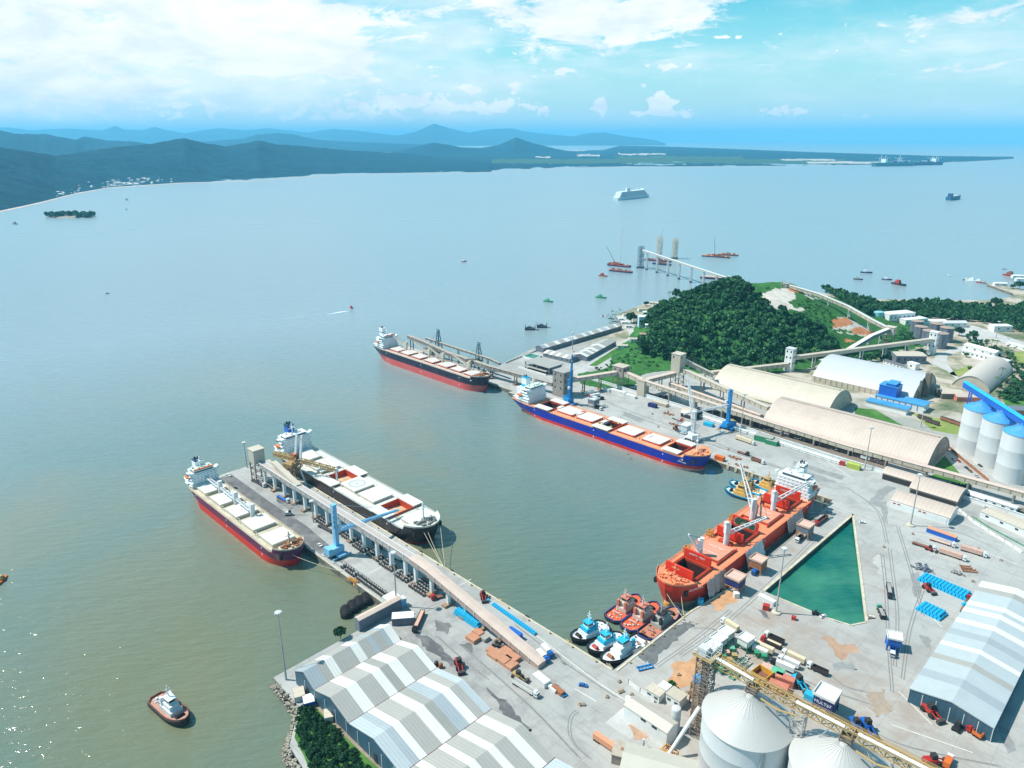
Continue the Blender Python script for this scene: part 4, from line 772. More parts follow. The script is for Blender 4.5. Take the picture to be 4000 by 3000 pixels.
gallery('sloping tan gallery from elevator tower down across the cream arch', [(-398, 655, 27), (-384, 653, 25.5), (-284, 626, 20)], 5, 4, CREAM, TAN, [30, 58, 86], colm=STEEL, cw=.9, feet=False)
gallery('upper tan gallery from elevator tower towards the wooded hill', [(-402, 661, 36), (-372, 676, 22)], 5, 4.5, CREAM, TAN, [25], colm=STEEL, cw=.9, feet=False)
gallery('low tan gallery hidden in the pipework below the elevator tower', [(-402, 640, 13), (-290, 624, 11)], 4, 3, PINKROOF, TAN, [30, 60, 90], colm=STEEL, cw=.8, feet=False)
gallery('straight tan gallery along the wood edge behind the cream arch', [(-392, 705, 13), (-345, 794, 14)], 5, 4, CREAM, TAN, [25, 50, 75], colm=CONC, cw=.9, feet=False)
gallery('long white gallery from white tower to tank tower', [(-342, 802, 21), (-252, 988, 24)], 5, 4, CREAM, CREAM, [30, 65, 100, 135, 170], colm=LIGHTGREY, cw=1.0, feet=False)
gallery('curved cream conveyor gallery coming down the hilltop', [(-447, 998, 64), (-402, 1000, 57), (-360, 997, 47), (-325, 989, 36), (-303, 985, 30)], 5, 4, WHITEROOF, TAN, [30, 60, 90, 120], colm=LIGHTGREY, cw=.8, feet=False)
gallery('cream gallery falling from lattice tower to the hill foot', [(-300, 979, 30), (-309, 948, 25), (-318, 893, 14), (-332, 856, 7)], 5, 4, WHITEROOF, SLATE, [12, 35, 60], colm=LIGHTGREY, cw=.9, feet=False)
# loading berth for the rust stained ship: two conveyors on braced legs and two lattice loader towers
gallery('brown conveyor gallery on braced legs along the far berth', [(-717, 534, 26), (-687, 534, 24.5), (-640, 534, 19.5), (-570, 534, 18.5), (-482, 543, 17)], 5, 3.6, BELT, mat('brown_gallery', (.27, .22, .18), .8, .2, .3), [6, 45, 80, 115, 150, 185, 215], colm=STEEL, cw=.9)
gallery('narrow upper conveyor above the far berth gallery', [(-690, 540, 27), (-575, 541, 24), (-560, 541, 22)], 2.6, 2, BELT, STEEL, [10, 60, 110], colm=STEEL, cw=.6, feet=False)
TEAL = mat('teal_steel', (.03, .14, .16), .6, .25, .4)
def loader_tower(label, x, y, h, reach):
    t = thing('ship_loader', label, 'ship loader', (x, y, 4)); 
    for a in (-1, 1):
        for b in (-1, 1): m = MB(); m.truss((a * 4.5, b * 4.5, 0), (a * .8, b * .8, h - 3), 1.2, 1.2, 6, .25, .5, .5); m.build('leg', TEAL, t)
    m = MB()
    for i in range(1, 6): f = 1 - .82 * i / 6; s = 4.5 * f; z = (h - 3) * i / 6; [m.beam(p, q, .35) for p, q in (((-s, -s, z), (s, -s, z)), ((s, -s, z), (s, s, z)), ((s, s, z), (-s, s, z)), ((-s, s, z), (-s, -s, z)))]
    m.box(0, 0, h - 3, 3.4, 3.4, .5); m.beam((-3, 0, h - 1), (3, 0, h - 1), .8); m.build('head', TEAL, t)
    m = MB(); m.box(0, -2, 9, 7, 7, 5); m.build('machine_house', STEEL, t)
    m = MB(); m.truss((0, 0, 14), (0, -reach, 18), 2.2, 2.0, 9, .3); m.build('boom', mat('boom_grey', (.36, .31, .26), .8, .2), t)
    m = MB(); m.beam((0, 0, h - 2), (0, -reach * .8, 17.5), .2); m.build('stay', TEAL, t)
    m = MB(); m.cyl((0, -reach + 1, 17), (0, -reach + 1, 10), .7, .5, 8); m.build('spout', STEEL, t); return t
loader_tower('teal lattice ship loader tower amidships of the rust stained ship', -667, 541, 38, 24); loader_tower('teal lattice ship loader tower near the bow of the rust stained ship', -597, 543, 35, 22)
# walls along the yard
t = thing('boundary_wall', 'long white boundary wall behind the main quay', 'wall', (-340, 606, 4)); m = MB(); pw = [(-492, 609), (-355, 603.5), (-262, 592), (-198, 587.5), (-172, 589), (-60, 581)]
for a, b in zip(pw, pw[1:]): m.beam((a[0], a[1], 5.6), (b[0], b[1], 5.6), .5, 3.2)
m.build('wall_face', WHITE, t, (-340, 606, 4)); m = MB()
for a, b in zip(pw, pw[1:]): m.beam((a[0], a[1], 7.3), (b[0], b[1], 7.3), 1.0, .3)
m.build('coping', WHITE, t, (-340, 606, 4))
m = MB(); m.box(0, 0, 0, 30, .6, 12); m.box(-15, 0, 0, 1.6, 1.6, 14); m.box(-9, 0, 0, 1.6, 1.6, 14); o = m.build('screen_wall', LIGHTGREY, None, None, loc=(-369, 613.5, 4)); tag(o, 'tall plain grey screen wall beside the low gallery', 'wall')
gallery('ground level white conveyor trough along the quay road', [(-340, 594, 6.4), (-262, 586, 6.4), (-198, 582, 6.4)], 3, 2, WHITE, WHITE, [], feet=False)
# bottom of the view: gantry, elevator, plant by the great silos
t = thing('elevator_tower', 'tall dark lattice elevator tower with railed platform top beside the silo', 'tower', (-125.5, 245, 4))
for a in (-1, 1):
    for b in (-1, 1): m = MB(); m.beam((a * 3, b * 3, 0), (a * 3, b * 3, 44), .45); m.build('leg', STEEL, t)
m = MB(); m.truss((0, 0, 0), (0, 0, 44), 6, 6, 14, .3); m.truss((0, 0, 0), (0, 0, 44), 2.2, 2.2, 14, .25); m.build('bracing', STEEL, t)
m = MB(); m.box(0, 0, 44, 9, 9, .6); m.build('platform', YELLOW, t); m = MB(); m.box(-1, -1, 44.6, 4, 4, 3.4); m.box(1.5, 2, 44.6, 2, 2, 2); m.build('head_house', LIGHTGREY, t); m = MB()
for z in (45.8, 47.2, 49.5):
    for p, q in (((-4.4, -4.4), (4.4, -4.4)), ((4.4, -4.4), (4.4, 4.4)), ((4.4, 4.4), (-4.4, 4.4)), ((-4.4, 4.4), (-4.4, -4.4))): m.beam((*p, z), (*q, z), .18)
for p in ((-4.4, -4.4), (4.4, -4.4), (4.4, 4.4), (-4.4, 4.4), (0, 4.4), (0, -4.4)): m.beam((*p, 44.6), (*p, 49.5), .2)
m.build('railing', LIGHTGREY, t)
m = MB()
for i in range(12): z = 3.2 * i; m.beam((3.6, -3, z), (3.6, 3, z + 3.2) if i % 2 == 0 else (3.6, 3, z + .2), .5, .15)
m.build('stair', GALV, t)
t = thing('conveyor_gantry', 'yellow truss gantry carrying a white pipe over the great silos', 'gantry', (-122, 246, 4)); off = (-122, 246, 4)
gp = [(-122, 246, 46), (-104, 246, 45), (-84, 246.5, 45), (-65, 247, 45), (-28, 248, 45), (10, 249, 45)]
m = MB(); m.truss(gp[0], gp[-1], 3.4, 3.0, 34, .28); m.build('truss', YELLOW, t, off); m = MB()
for a, b in zip(gp, gp[1:]): m.beam((a[0], a[1] + 2.2, a[2] + 1.6), (b[0], b[1] + 2.2, b[2] + 1.6), 1.6, .25); m.beam((a[0], a[1] + 3, a[2] + 2.8), (b[0], b[1] + 3, b[2] + 2.8), .15); m.beam((a[0], a[1] + 3, a[2] + 2.2), (b[0], b[1] + 3, b[2] + 2.2), .15); m.beam((a[0], a[1] - 1.6, a[2] + 2.6), (b[0], b[1] - 1.6, b[2] + 2.6), .15)
m.build('walkway', YELLOW, t, off); m = MB(); m.cyl((-121, 245.4, 48.2), (-104, 245.4, 47.2), .9, n=12); m.cyl((-86, 246, 47.2), (-67, 246.4, 47.2), .9, n=12); m.cyl((-62, 246.4, 47.2), (-30, 247.4, 47.2), .9, n=12); m.build('pipe', WHITE, t, off)
for x, y in ((-103.5, 244.5), (-65.5, 246)): m = MB(); m.truss((x, y, 42.3), (x, y, 45), 4, 4, 2, .3); m.box(x, y, 43.5, 5, 5, .3); m.build('silo_head', STEEL, t, off)
for x in (-84.3, -46.5): m = MB(); m.truss((x, 246.5, 4), (x, 246.5, 44), 3.4, 3.4, 9, .3, 5.4, 3.4); m.beam((x - 12, 246.5, 43), (x, 246.5, 20), .35); m.beam((x + 12, 246.5, 43), (x, 246.5, 20), .35); m.build('support', GALV, t, off)
for x in (-99, -61): m = MB(); m.beam((x, 243, 42.6), (x + 8, 241.5, 43), .9, .3); m.beam((x + 8, 241.5, 43), (x + 15, 243.5, 43.4), .9, .3); m.build('catwalk', YELLOW, t, off)
t = rot_shed('corrugated_shed', 'white shed with pale corrugated roof beside the great silo', -143.5, 232.5, 24, 9, math.radians(-1), 8.5, 1.6, mat('corrugated_sheet', (.63, .57, .50), .55, .05, .3), WHITE, win=0)
m = MB()
for k in range(30): m.box(-11.6 + k * .8, 0, 10.1, .18, .3, .1); 
for k in range(30):
    for s in (-1, 1): m.beam((-11.6 + k * .8, s * 4.5, 8.56), (-11.6 + k * .8, 0, 10.16), .18, .1)
m.build('roof_rib', mat('corrugated_shade', (.50, .45, .39), .6, .05), t)
for x in (-1, 5): m = MB(); m.box(x, -4.3, 6.6, 2.6, .25, .9); m.build('window', DARK, t)
rot_shed('plant_building', 'cream roofed building cut by the bottom edge beside the silo', -122, 207, 30, 18, math.radians(25), 12, 3, mat('cream_roof', (.50, .47, .40), .6, .05, .1), mat('brown_gable', (.40, .30, .25), .8, .15))
t = rot_shed('plant_hut', 'flat tan roofed pump hut with a round hatch near the orange lorry', -139.5, 211, 14, 9, math.radians(25), 5, 0, mat('tan_flat_roof', (.42, .36, .30), .85, .2), CONC); m = MB(); m.cyl((-3, 0, 5.35), (-3, 0, 5.7), .8, n=12); m.build('hatch', BROWN, t)
t = thing('filter_unit', 'white dust filter unit on an orange frame by the plant hut', 'filter', (-130, 214, 4), math.radians(25)); m = MB(); m.box(0, 0, 5, 10, 4, 4.5); m.build('casing', LIGHTGREY, t); m = MB()
for a in (-1, 1):
    for b in (-1, 1): m.beam((a * 4.6, b * 1.8, 0), (a * 4.6, b * 1.8, 5), .4)
m.truss((0, 0, .5), (0, 0, 5), 9, 3.6, 2, .25); m.build('frame', YELLOW, t); m = MB(); m.cyl((-4, 1, 9.5), (-4, 1, 14), .5); m.build('duct', LIGHTGREY, t)
t = thing('loading_arm', 'slender white pipe slanting down to an orange base by the tower', 'chute', (-128, 224, 4)); m = MB(); m.cyl((0, 0, 2), (5, 14, 22), .8, n=10); m.build('pipe', WHITE, t); m = MB(); m.cyl((0, 0, 0), (0, 0, 2.5), 3, 2.4, 12); m.truss((0, 0, 0), (0, 0, 4), 6, 6, 2, .3); m.build('base', mat('orange_steel', (.55, .25, .05), .6, .2), t)
t = thing('round_tank', 'grey upright cylinder tank beside the corrugated shed', 'tank', (-135, 240, 4)); m = MB(); m.lathe([(2.2, 0), (2.2, 12), (1.9, 12.6), (.3, 13)], n=20); m.build('shell', LIGHTGREY, t)
t = thing('open_steelwork', 'rust brown open steel frame with blue cabin on top', 'steelwork', (-137, 262, 4)); m = MB(); m.truss((0, 0, 0), (0, 0, 12), 5, 5, 4, .4); m.truss((5, -5, 0), (5, -5, 9), 6, 6, 3, .4); m.truss((8, -11, 0), (8, -11, 8), 6, 6, 3, .4); m.build('frame', mat('rust_frame', (.36, .19, .08), .8, .3), t); m = MB(); m.box(0, 0, 12, 4, 4, 3); m.build('cabin', CYANROOF, t)
for nm, lb, px, py, sx, sy, h, rm in (('site_hut', 'cream roofed site hut at the roadside in front of the steel frame', 2560, 2722, 8, 6, 4, CREAM), ('site_hut', 'white annex hut next to the cream roofed one', 2595, 2712, 5, 5, 5, WHITE), ('site_hut', 'tan flat hut beside the upright tank', 2640, 2745, 8, 7, 5, TAN)):
    x, y = P(px, py); rot_shed(nm, lb, x, y, sx, sy, 0, h, 0, rm, WHITE, 'hut', win=2)
t = rot_shed('covered_gangway', 'pink roofed covered gangway crossing from pier to striped warehouse', -297.5, 192, 29, 4.6, math.radians(90), 7.4, .8, PINKROOF, SLATE, 'gangway')
# blue silo gallery
t = thing('silo_gallery', 'bright blue steel gallery running over the blue roofed silos', 'conveyor', (-140, 706, 40)); m = MB(); m.extr([(-2.2, 0), (2.2, 0), (2.2, 5), (-2.2, 5)], (-150, 722, 49), (-60, 615, 49)); m.build('wall', BLUE, t, (-140, 706, 40)); m = MB(); m.extr([(-2.8, 5.02), (2.8, 5.02), (0, 6.4)], (-150, 722, 49), (-60, 615, 49)); m.build('roof', CYANROOF, t, (-140, 706, 40))
for x, y in ((-143, 714), (-119, 685), (-101, 663), (-80, 639)): m = MB(); m.truss((x, y, 43 if x > -130 else 4), (x, y, 49), 2, 2, 8 if x < -130 else 2, .3); m.build('support', BLUE, t, (-140, 706, 40))
# teal tank and white sheds by the far road
t = thing('water_tank', 'pale turquoise round tank beside the white factory', 'tank', (*P(3424, 1268), 4)); m = MB(); m.lathe([(7, 0), (7, 19), (6.5, 19.6), (.3, 20.5)], n=28); m.build('shell', mat('turquoise_paint', (.22, .55, .58), .6, .12, .2, dirt=(.45, .6, .6), dirt_amt=.4), t)
# far works and village houses
def house(px, py, sx, sy, rot, h, label, roofm, wallm=WHITE, rise=None, group=None, win=2, name='house', cat='house', storeys=1):
    x, y = P(px, py); x, y = (x - 0, y); z = float(hill_h(x, y)); return rot_shed(name, label, x, y, sx, sy, rot, h, sy * .16 if rise is None else rise, roofm, wallm, cat, group=group, win=win, z0=z)
house(3500, 1268, 46, 18, math.radians(62), 11, 'long white factory block with flat roof below the shore wood', WHITE, rise=0, name='factory', cat='factory', win=6)
house(3560, 1275, 40, 16, math.radians(62), 8, 'lower white factory wing next to the long block', WHITE, rise=0, name='factory', cat='factory', win=5)
house(3640, 1272, 34, 14, math.radians(40), 6, 'white roofed shed row between factory and tanks', WHITE, name='factory', cat='factory', win=4)
house(3720, 1275, 36, 14, math.radians(48), 6, 'blue edged white shed behind the single dark tree', LIGHTGREY, name='factory', cat='factory', win=4)
house(3905, 1292, 26, 14, math.radians(45), 8, 'pale box shed by the orange wall near the wood', WHITE, name='factory', cat='factory', rise=0, win=2)
house(3540, 1412, 36, 22, math.radians(43), 10, 'cream roofed open depot with blue striped end wall', CREAM, SLATE, rise=1.5, name='depot', cat='depot', win=5)
house(3495, 1430, 28, 8, math.radians(-20), 4, 'dark roofed low office in front of the cream depot', mat('dark_roof', (.12, .12, .14), .7, .2), WHITE, name='office', cat='office', win=6)
house(3565, 1440, 12, 8, math.radians(-20), 7, 'white box kiosk at the end of the dark roofed office', WHITE, rise=0, name='office', cat='office', win=1)
house(3610, 1378, 20, 10, math.radians(20), 5, 'brown roofed gatehouse at the foot of the white tower', mat('brown_roof', (.35, .29, .26), .8, .15), WHITE, rise=0, name='gatehouse', cat='gatehouse')
house(3850, 1405, 56, 10, math.radians(-18), 6, 'long white depot wall building along the road', WHITE, rise=.8, name='depot', cat='depot', win=10)
house(3835, 1378, 42, 14, math.radians(-22), 6, 'pair of white gabled sheds behind the long depot', WHITE, name='depot', cat='depot', win=4)
house(3705, 1550, 22, 16, math.radians(40), 6, 'sagging tan roofed shelter on posts near the silos', CREAM, STEEL, rise=2, name='shelter', cat='shelter', win=0)
house(3690, 1530, 30, 9, math.radians(-14), 4, 'low tan canopy in front of the small arched store', TAN, WHITE, rise=.6, name='shelter', cat='shelter', win=0)
house(3780, 1560, 30, 16, math.radians(40), 5, 'pink roofed low shed before the blue roofed silos', PINK, LTRED, rise=1.5, name='shed', cat='shed', win=0)
house(3975, 1620, 20, 14, math.radians(40), 7, 'dark grey shed at the picture edge behind the silo gallery', SLATE, BROWN, rise=2, name='shed', cat='shed', win=2)
house(3980, 1360, 30, 9, math.radians(-30), 4, 'pale roadside shed at the picture edge with parked cars', WHITE, rise=.8, name='shed', cat='shed', win=3)
# village on the point
vh = [(2508, 1305, 13, 11, .8, 15, 'tall white and blue four storey house above the shore track', WHITE), (2545, 1232, 12, 8, .5, 4, 'brown roofed cottage nearest the headland water', TILE), (2505, 1215, 11, 8, .9, 4, 'pinkish roofed cottage at the top of the village', PINK), (2575, 1210, 12, 8, .3, 4, 'tan roofed house against the wooded slope', CREAM), (2550, 1190, 10, 7, .4, 4, 'small tan roofed hut on the headland tip', TAN), (2525, 1240, 12, 8, .7, 4, 'white roofed cottage beside the great shade tree', WHITE), (2560, 1245, 13, 9, .2, 4, 'wide pink roofed house below the trees', PINK), (2575, 1260, 9, 7, .6, 4, 'small white house tucked under the trees', LIGHTGREY), (2480, 1352, 14, 8, .7, 4, 'pink roofed house at the bend of the shore track', PINK), (2510, 1345, 10, 7, .6, 4, 'red roofed lean-to beside the shore track', TILE), (2430, 1365, 14, 7, .75, 4, 'pale tan roofed store beside the white road', CREAM), (2530, 1325, 9, 7, .5, 4, 'white low house in front of the tall blue one', WHITE), (2440, 1265, 10, 6, .8, 3.5, 'white boathouse roof above the village landing', WHITE), (2455, 1280, 9, 6, .8, 3.5, 'second white boathouse behind the landing', LIGHTGREY), (2445, 1235, 10, 6, .9, 3.5, 'grey boathouse at the upper landing', GREYROOF), (2425, 1250, 8, 5, .9, 3, 'small pale hut right at the water', WHITE)]
for px, py, sx, sy, r, h, lb, rm in vh: house(px, py, sx, sy, r, h, lb, rm, WHITE if h < 10 else mat('pale_blue_wall', (.45, .58, .72), .6, .15), group='houses of the shore village', win=3 if h > 10 else 2)
# far shed, huts and cottages on the eastern point
for px, py, lb in [(3990, 1098, 'long white waterside building on the far point'), (3975, 1086, 'pale shed behind the long building on the far point'), (3905, 1116, 'small dark jetty hut on the far spit')]: house(px, py, 22, 9, .6, 5, lb, WHITE, name='waterside_building', cat='building')
# the offshore conveyor with its building site at sea
gallery('long white conveyor crossing the water on slender lattice piers', [(-893, 1278, 39), (-545, 1134, 23)], 4.5, 3, WHITEROOF, GALV, [], zg=0.0, name='offshore_conveyor', rib=12)
OFF = bpy.data.objects['offshore_conveyor']
for k in range(9):
    f = (20 + k * 38.5) / 377; x, y, z = -893 + 348 * f, 1278 - 144 * f, 36 - 16 * f
    m = MB(); m.truss((x, y, 2), (x, y, z), 3.2, 3.2, 7, .4); s_ = m.build('support', LIGHTGREY, OFF, (-893, 1278, 0)); m = MB()
    for a in (-3, 3): m.cyl((x + a, y - a, -3), (x + a, y - a, 1.6), 1.7, n=10)
    m.box(x, y, 1.6, 10, 4, .9, -.78); m.build('footing', mat('dark_pile', (.06, .07, .09), .8, .3), s_, (-893, 1278, 0))
def sea_tower(x, y, h, label, mm):
    t = thing('sea_tower', label, 'tower', (x, y, 0)); m = MB(); m.truss((0, 0, 2), (0, 0, h), 9, 9, 8, .42); m.truss((0, 0, 2), (0, 0, h), 4, 4, 6, .3); m.build('frame', mm, t); m = MB(); m.box(0, 0, .3, 16, 12, 2, .6); m.build('base', mat('dark_pile', (.06, .07, .09)), t); m = MB()
    for z in (h * .35, h * .6, h * .85): m.box(0, 0, z, 9.4, 9.4, .5)
    m.build('platform', mm, t); return t
sea_tower(-896, 1279, 45, 'dark steel tower at the seaward end of the offshore conveyor', mat('dark_tower', (.16, .22, .27), .7, .3)); sea_tower(*Pd(2573, 1640), 52, 'tall tan lattice tower standing in the sea behind the conveyor', mat('tan_tower', (.55, .48, .36), .7, .2)); sea_tower(*Pd(2634, 1665), 45, 'second tan lattice tower in the sea, with yellow work deck', mat('tan_tower', (.55, .48, .36), .7, .2))
sheet('road', [(2405, 1235), (2470, 1240), (2478, 1300), (2495, 1330), (2440, 1345), (2290, 1450), (2245, 1462), (2225, 1460), (2330, 1400), (2425, 1340), (2460, 1315), (2452, 1290)], PALE, 4.012, px=True)
sheet('grass', [(2300, 1428), (2435, 1340), (2455, 1332), (2470, 1345), (2330, 1430)], GRASS, 4.016, px=True)
sheet('road', [(3830, 1580), (3760, 1500), (3700, 1450), (3640, 1420), (3660, 1380), (3800, 1340), (3720, 1290), (3800, 1270), (4010, 1340), (4010, 1375), (3850, 1310), (3850, 1340), (3700, 1390), (3700, 1420)], PALE, 4.01, px=True)
sheet('grass', [(3340, 1592), (3420, 1600), (3540, 1670), (3520, 1680), (3340, 1622)], GRASS, 4.01, px=True); sheet('grass', [(3700, 1460), (3790, 1425), (3820, 1440), (3740, 1470)], YGRASS, 4.01, px=True); sheet('grass', [(3930, 1380), (4020, 1370), (4020, 1440), (3960, 1420)], YGRASS, 4.014, px=True); sheet('grass', [(3560, 1612), (3750, 1650), (3750, 1700), (3640, 1680)], YGRASS, 4.01, px=True); sheet('grass', [(3640, 1830), (3690, 1780), (3750, 1850), (3720, 1850)], GRASS, 4.012, px=True); sheet('grass', [(3620, 1860), (3660, 1850), (3800, 1895), (3790, 1900)], GRASS, 4.012, px=True); sheet('grass', [(3910, 1540), (4010, 1520), (4010, 1600), (3930, 1590)], GRASS, 4.012, px=True)
# railway below the low gallery
BALL = mat('ballast', (.20, .16, .13), .95, .3, .5); sheet('railway', [(-480, 610), (-60, 592), (-60, 600), (-480, 622)], BALL, 4.012)
WAG = mat('wagon_brown', (.09, .06, .055), .8, .3, .4); WAG2 = mat('wagon_rust', (.30, .13, .07), .85, .3)
def wagon(x, y, rot, label, mm, group):
    t = thing('hopper_wagon', label, 'railway wagon', (x, y, 4.02), rot, group); m = MB(); m.box(0, 0, 1.0, 13, 2.8, 2.6); m.build('body', mm, t); m = MB(); m.box(0, 0, 3.55, 12.4, 2.2, .25); m.build('load', DARK, t)
    for a in (-4.5, 4.5): m = MB(); m.box(a, 0, .1, 2.6, 2.2, .9); m.build('bogie', DARK, t)
    return t
w0 = wagon(-392, 616.5, -.035, 'dark hopper wagon of the train standing below the low gallery', WAG, 'train below the gallery')
for i in range(1, 16):
    if i in (3, 9): continue
    dup(w0, (-392 + i * 14.4, 616.5 - i * .72, 4.02), -.05)
for k, (px, py) in enumerate([(3700, 1648), (3735, 1660), (3610, 1640), (3640, 1655)]):
    x, y = P(px, py); wagon(x, y, -.75 + .5, ['rust brown wagon in the sidings next to the far silo', 'second rust brown wagon touching the far silo', 'dark green wagon in the grassy sidings', 'dark wagon behind the lamp post in the sidings'][k], WAG2 if k < 2 else WAG, 'wagons in the sidings')
# ---------------------------------------------------------------- ships
DECKO = mat('orange_deck', (.72, .31, .16), .7, .12, .15, dirt=(.48, .19, .10), dirt_amt=.5); DECKC = mat('dusty_deck', (.53, .45, .38), .8, .15, .15, dirt=(.36, .22, .17), dirt_amt=.6); DECKW = mat('pale_deck', (.60, .60, .56), .7, .1, .15, dirt=(.42, .37, .30), dirt_amt=.5); DECKB = mat('beige_deck', (.52, .46, .35), .8, .15, .15, dirt=(.30, .20, .13), dirt_amt=.5); DECKR = mat('red_deck', (.74, .25, .12), .65, .12, .15, dirt=(.50, .16, .08), dirt_amt=.5)
COVW = mat('white_hatch', (.72, .71, .68), .6, .05, .2, dirt=(.58, .54, .48), dirt_amt=.5); COVP = mat('pinkish_hatch', (.66, .59, .55), .6, .06, .2, dirt=(.50, .40, .34), dirt_amt=.5); COVR = mat('red_hatch', (.68, .27, .17), .6, .06, .15); COAMR = mat('red_coaming', (.46, .05, .018), .6, .2, .3); REDP = mat('signal_red', (.66, .030, .008), .5, .1, .2, dirt=(.66, .09, .02), dirt_amt=.4); HOLD = mat('dark_hold', (.02, .012, .012), .9, .2); GRAIN = mat('grain', (.62, .40, .24), .9, .08, .3); HOUSE = mat('ship_white', (.76, .79, .80), .45, .04, .3)
NAVY = mat('navy_hull', (.012, .012, .035), .4, .3, .1, dirt=(.12, .06, .05), dirt_amt=.6, dscale=.45, stretch=(1, 1, .12)); ROYAL = mat('royal_blue_hull', (.005, .022, .34), .4, .12, .15, dirt=(.05, .035, .16), dirt_amt=.6, dscale=.45, stretch=(1, 1, .12)); BLACKH = mat('black_hull', (.010, .009, .012), .4, .3, .15, dirt=(.10, .05, .035), dirt_amt=.6, dscale=.45, stretch=(1, 1, .12)); PURPLE = mat('maroon_hull', (.12, .010, .07), .45, .3, .1, dirt=(.26, .02, .03), dirt_amt=.5, dscale=.05); REDHULL = mat('red_hull', (.66, .028, .008), .45, .12, .12, dirt=(.40, .12, .05), dirt_amt=.55, dscale=.4, stretch=(1, 1, .14))
BOOTP = mat('rose_boot', (.62, .09, .09), .55, .12, .2, dirt=(.40, .18, .15), dirt_amt=.4); BOOTR = mat('bright_red_boot', (.64, .018, .010), .5, .15, .15, dirt=(.55, .06, .03), dirt_amt=.5); BOOTS = mat('faded_boot', (.58, .30, .27), .7, .15, .25, dirt=(.33, .10, .08), dirt_amt=.5, stretch=(1, 1, .3)); BOOTD = mat('rust_red_boot', (.30, .05, .03), .6, .2, .2); BOOTG = mat('scraped_boot', (.42, .30, .22), .8, .25, .2, dirt=(.30, .10, .05), dirt_amt=.6); CRANEW = mat('crane_white', (.66, .67, .69), .5, .06, .3, dirt=(.50, .45, .42), dirt_amt=.4); CRANEC = mat('crane_cream', (.62, .54, .42), .55, .1, .3, dirt=(.45, .33, .24), dirt_amt=.4); BLACK = mat('black_rubber', (.014, .014, .016), .75, .3, 1.5); ORANGE = mat('lifeboat_orange', (.65, .14, .02), .5, .1, .3); CYAN = mat('cyan_paint', (.02, .40, .62), .5, .12, .3); GREEN = mat('green_paint', (.03, .25, .12), .6, .15, .3)
def hull_outline(u):                                       # half-breadth shares at deck and waterline, u from stern to bow
    d = .72 + .28 * min(1, u / .10) if u < .10 else (1 if u < .88 else max(0, 1 - ((u - .88) / .12) ** 2.4) ** .55)
    w = (.10 + .90 * min(1, u / .20) ** .75) if u < .20 else (1 if u < .83 else max(0, 1 - ((u - .83) / .17) ** 2.0) ** .62)
    return d, w
def ship_frame(name, label, loc, rz, L, B, zd, bands, deckm, holes=(), fc=2.6, group=None, n=64, cat='cargo ship'):
    """bands: (top height, material, part name) from the water up; the last reaches the deck"""
    t = thing(name, label, cat, loc, rz, group); us = sorted(set([i / n for i in range(n + 1)] + [.925, .93, .97, .985, .993] + [x / L for h in holes for x in (h[0], h[1])]))
    def half(u, z):
        d, w = hull_outline(u); f = min(1, max(0, z / zd)); f = f ** 1.4 if u > .8 else f ** .8; return B / 2 * (w + (d - w) * f)
    def xx(u, z): f = min(1, max(0, z / zd)); return L * u - (1 - f) * (L * .022 * max(0, (u - .85) / .15) - L * .030 * max(0, 1 - u / .12))
    top = lambda u: zd + (fc if u >= .93 else 0)
    z0 = -2.5
    for bi, (zt, mm, nm) in enumerate(bands):
        m = MB(); last = bi == len(bands) - 1; k = 3 if last else 2; grid = []
        for u in us:
            zt_ = top(u) if last else zt; col = []
            for i in range(k + 1): z = z0 + (zt_ - z0) * i / k; h = half(u, z if not last else z); col.append((xx(u, z), h, z))
            grid.append(col)
        for s in (1, -1):
            o = len(m.v)
            for col in grid: m.v += [(x, s * y, z) for x, y, z in col]
            c = k + 1
            for i in range(len(us) - 1):
                for j in range(k): f = (o + i * c + j, o + i * c + j + 1, o + (i + 1) * c + j + 1, o + (i + 1) * c + j); m.f.append(f if s == 1 else f[::-1]); m.m.append(0)
        c = k + 1; o2 = len(us) * c; m.f.append(tuple([j for j in range(c)] + [o2 + j for j in range(c - 1, -1, -1)])); m.m.append(0)
        if not last: pass
        m.build(nm, mm, t); z0 = zt
    for u in (.16, .5, .84):
        k = MB()
        for sd in (-1, 1): k.box(L * u, sd * (half(u, 5) + .06), 3.2, .7, .1, 1.6); k.box(L * u, sd * (half(u, zd * .8) + .06), zd * .78, .9, .1, .9)
        k.build('draught_mark', WHITE, t)
    d = MB()
    for a, b in zip(us, us[1:]):
        za, zb = top(a) - .02, top(b) - .02; ya, yb = half(a, za), half(b, zb); xa, xb = xx(a, za), xx(b, zb); hw = 0
        for h in holes:
            if h[0] - .01 <= a * L and b * L <= h[1] + .01: hw = h[2] / 2
        if hw:
            for s in (1, -1): d.add([(xa, s * hw, za), (xb, s * hw, zb), (xb, s * yb, zb), (xa, s * ya, za)], [(0, 1, 2, 3) if s == -1 else (3, 2, 1, 0)])
        else: d.add([(xa, -ya, za), (xb, -yb, zb), (xb, yb, zb), (xa, ya, za)], [(0, 1, 2, 3)])
    d.build('deck', deckm, t)
    r = MB()
    for s in (1, -1):
        for a, b in zip(us, us[1:]):
            if a < .93 and b > .925: continue
            r.beam((xx(a, zd), s * (half(a, zd) - .25), top(a) + (.5 if a >= .93 else .9)), (xx(b, zd), s * (half(b, zd) - .25), top(b) + (.5 if a >= .93 else .9)), .3, .25 if a < .93 else 1.0)
    r.build('rail', bands[-1][1] if False else deckm, t)
    return t, half
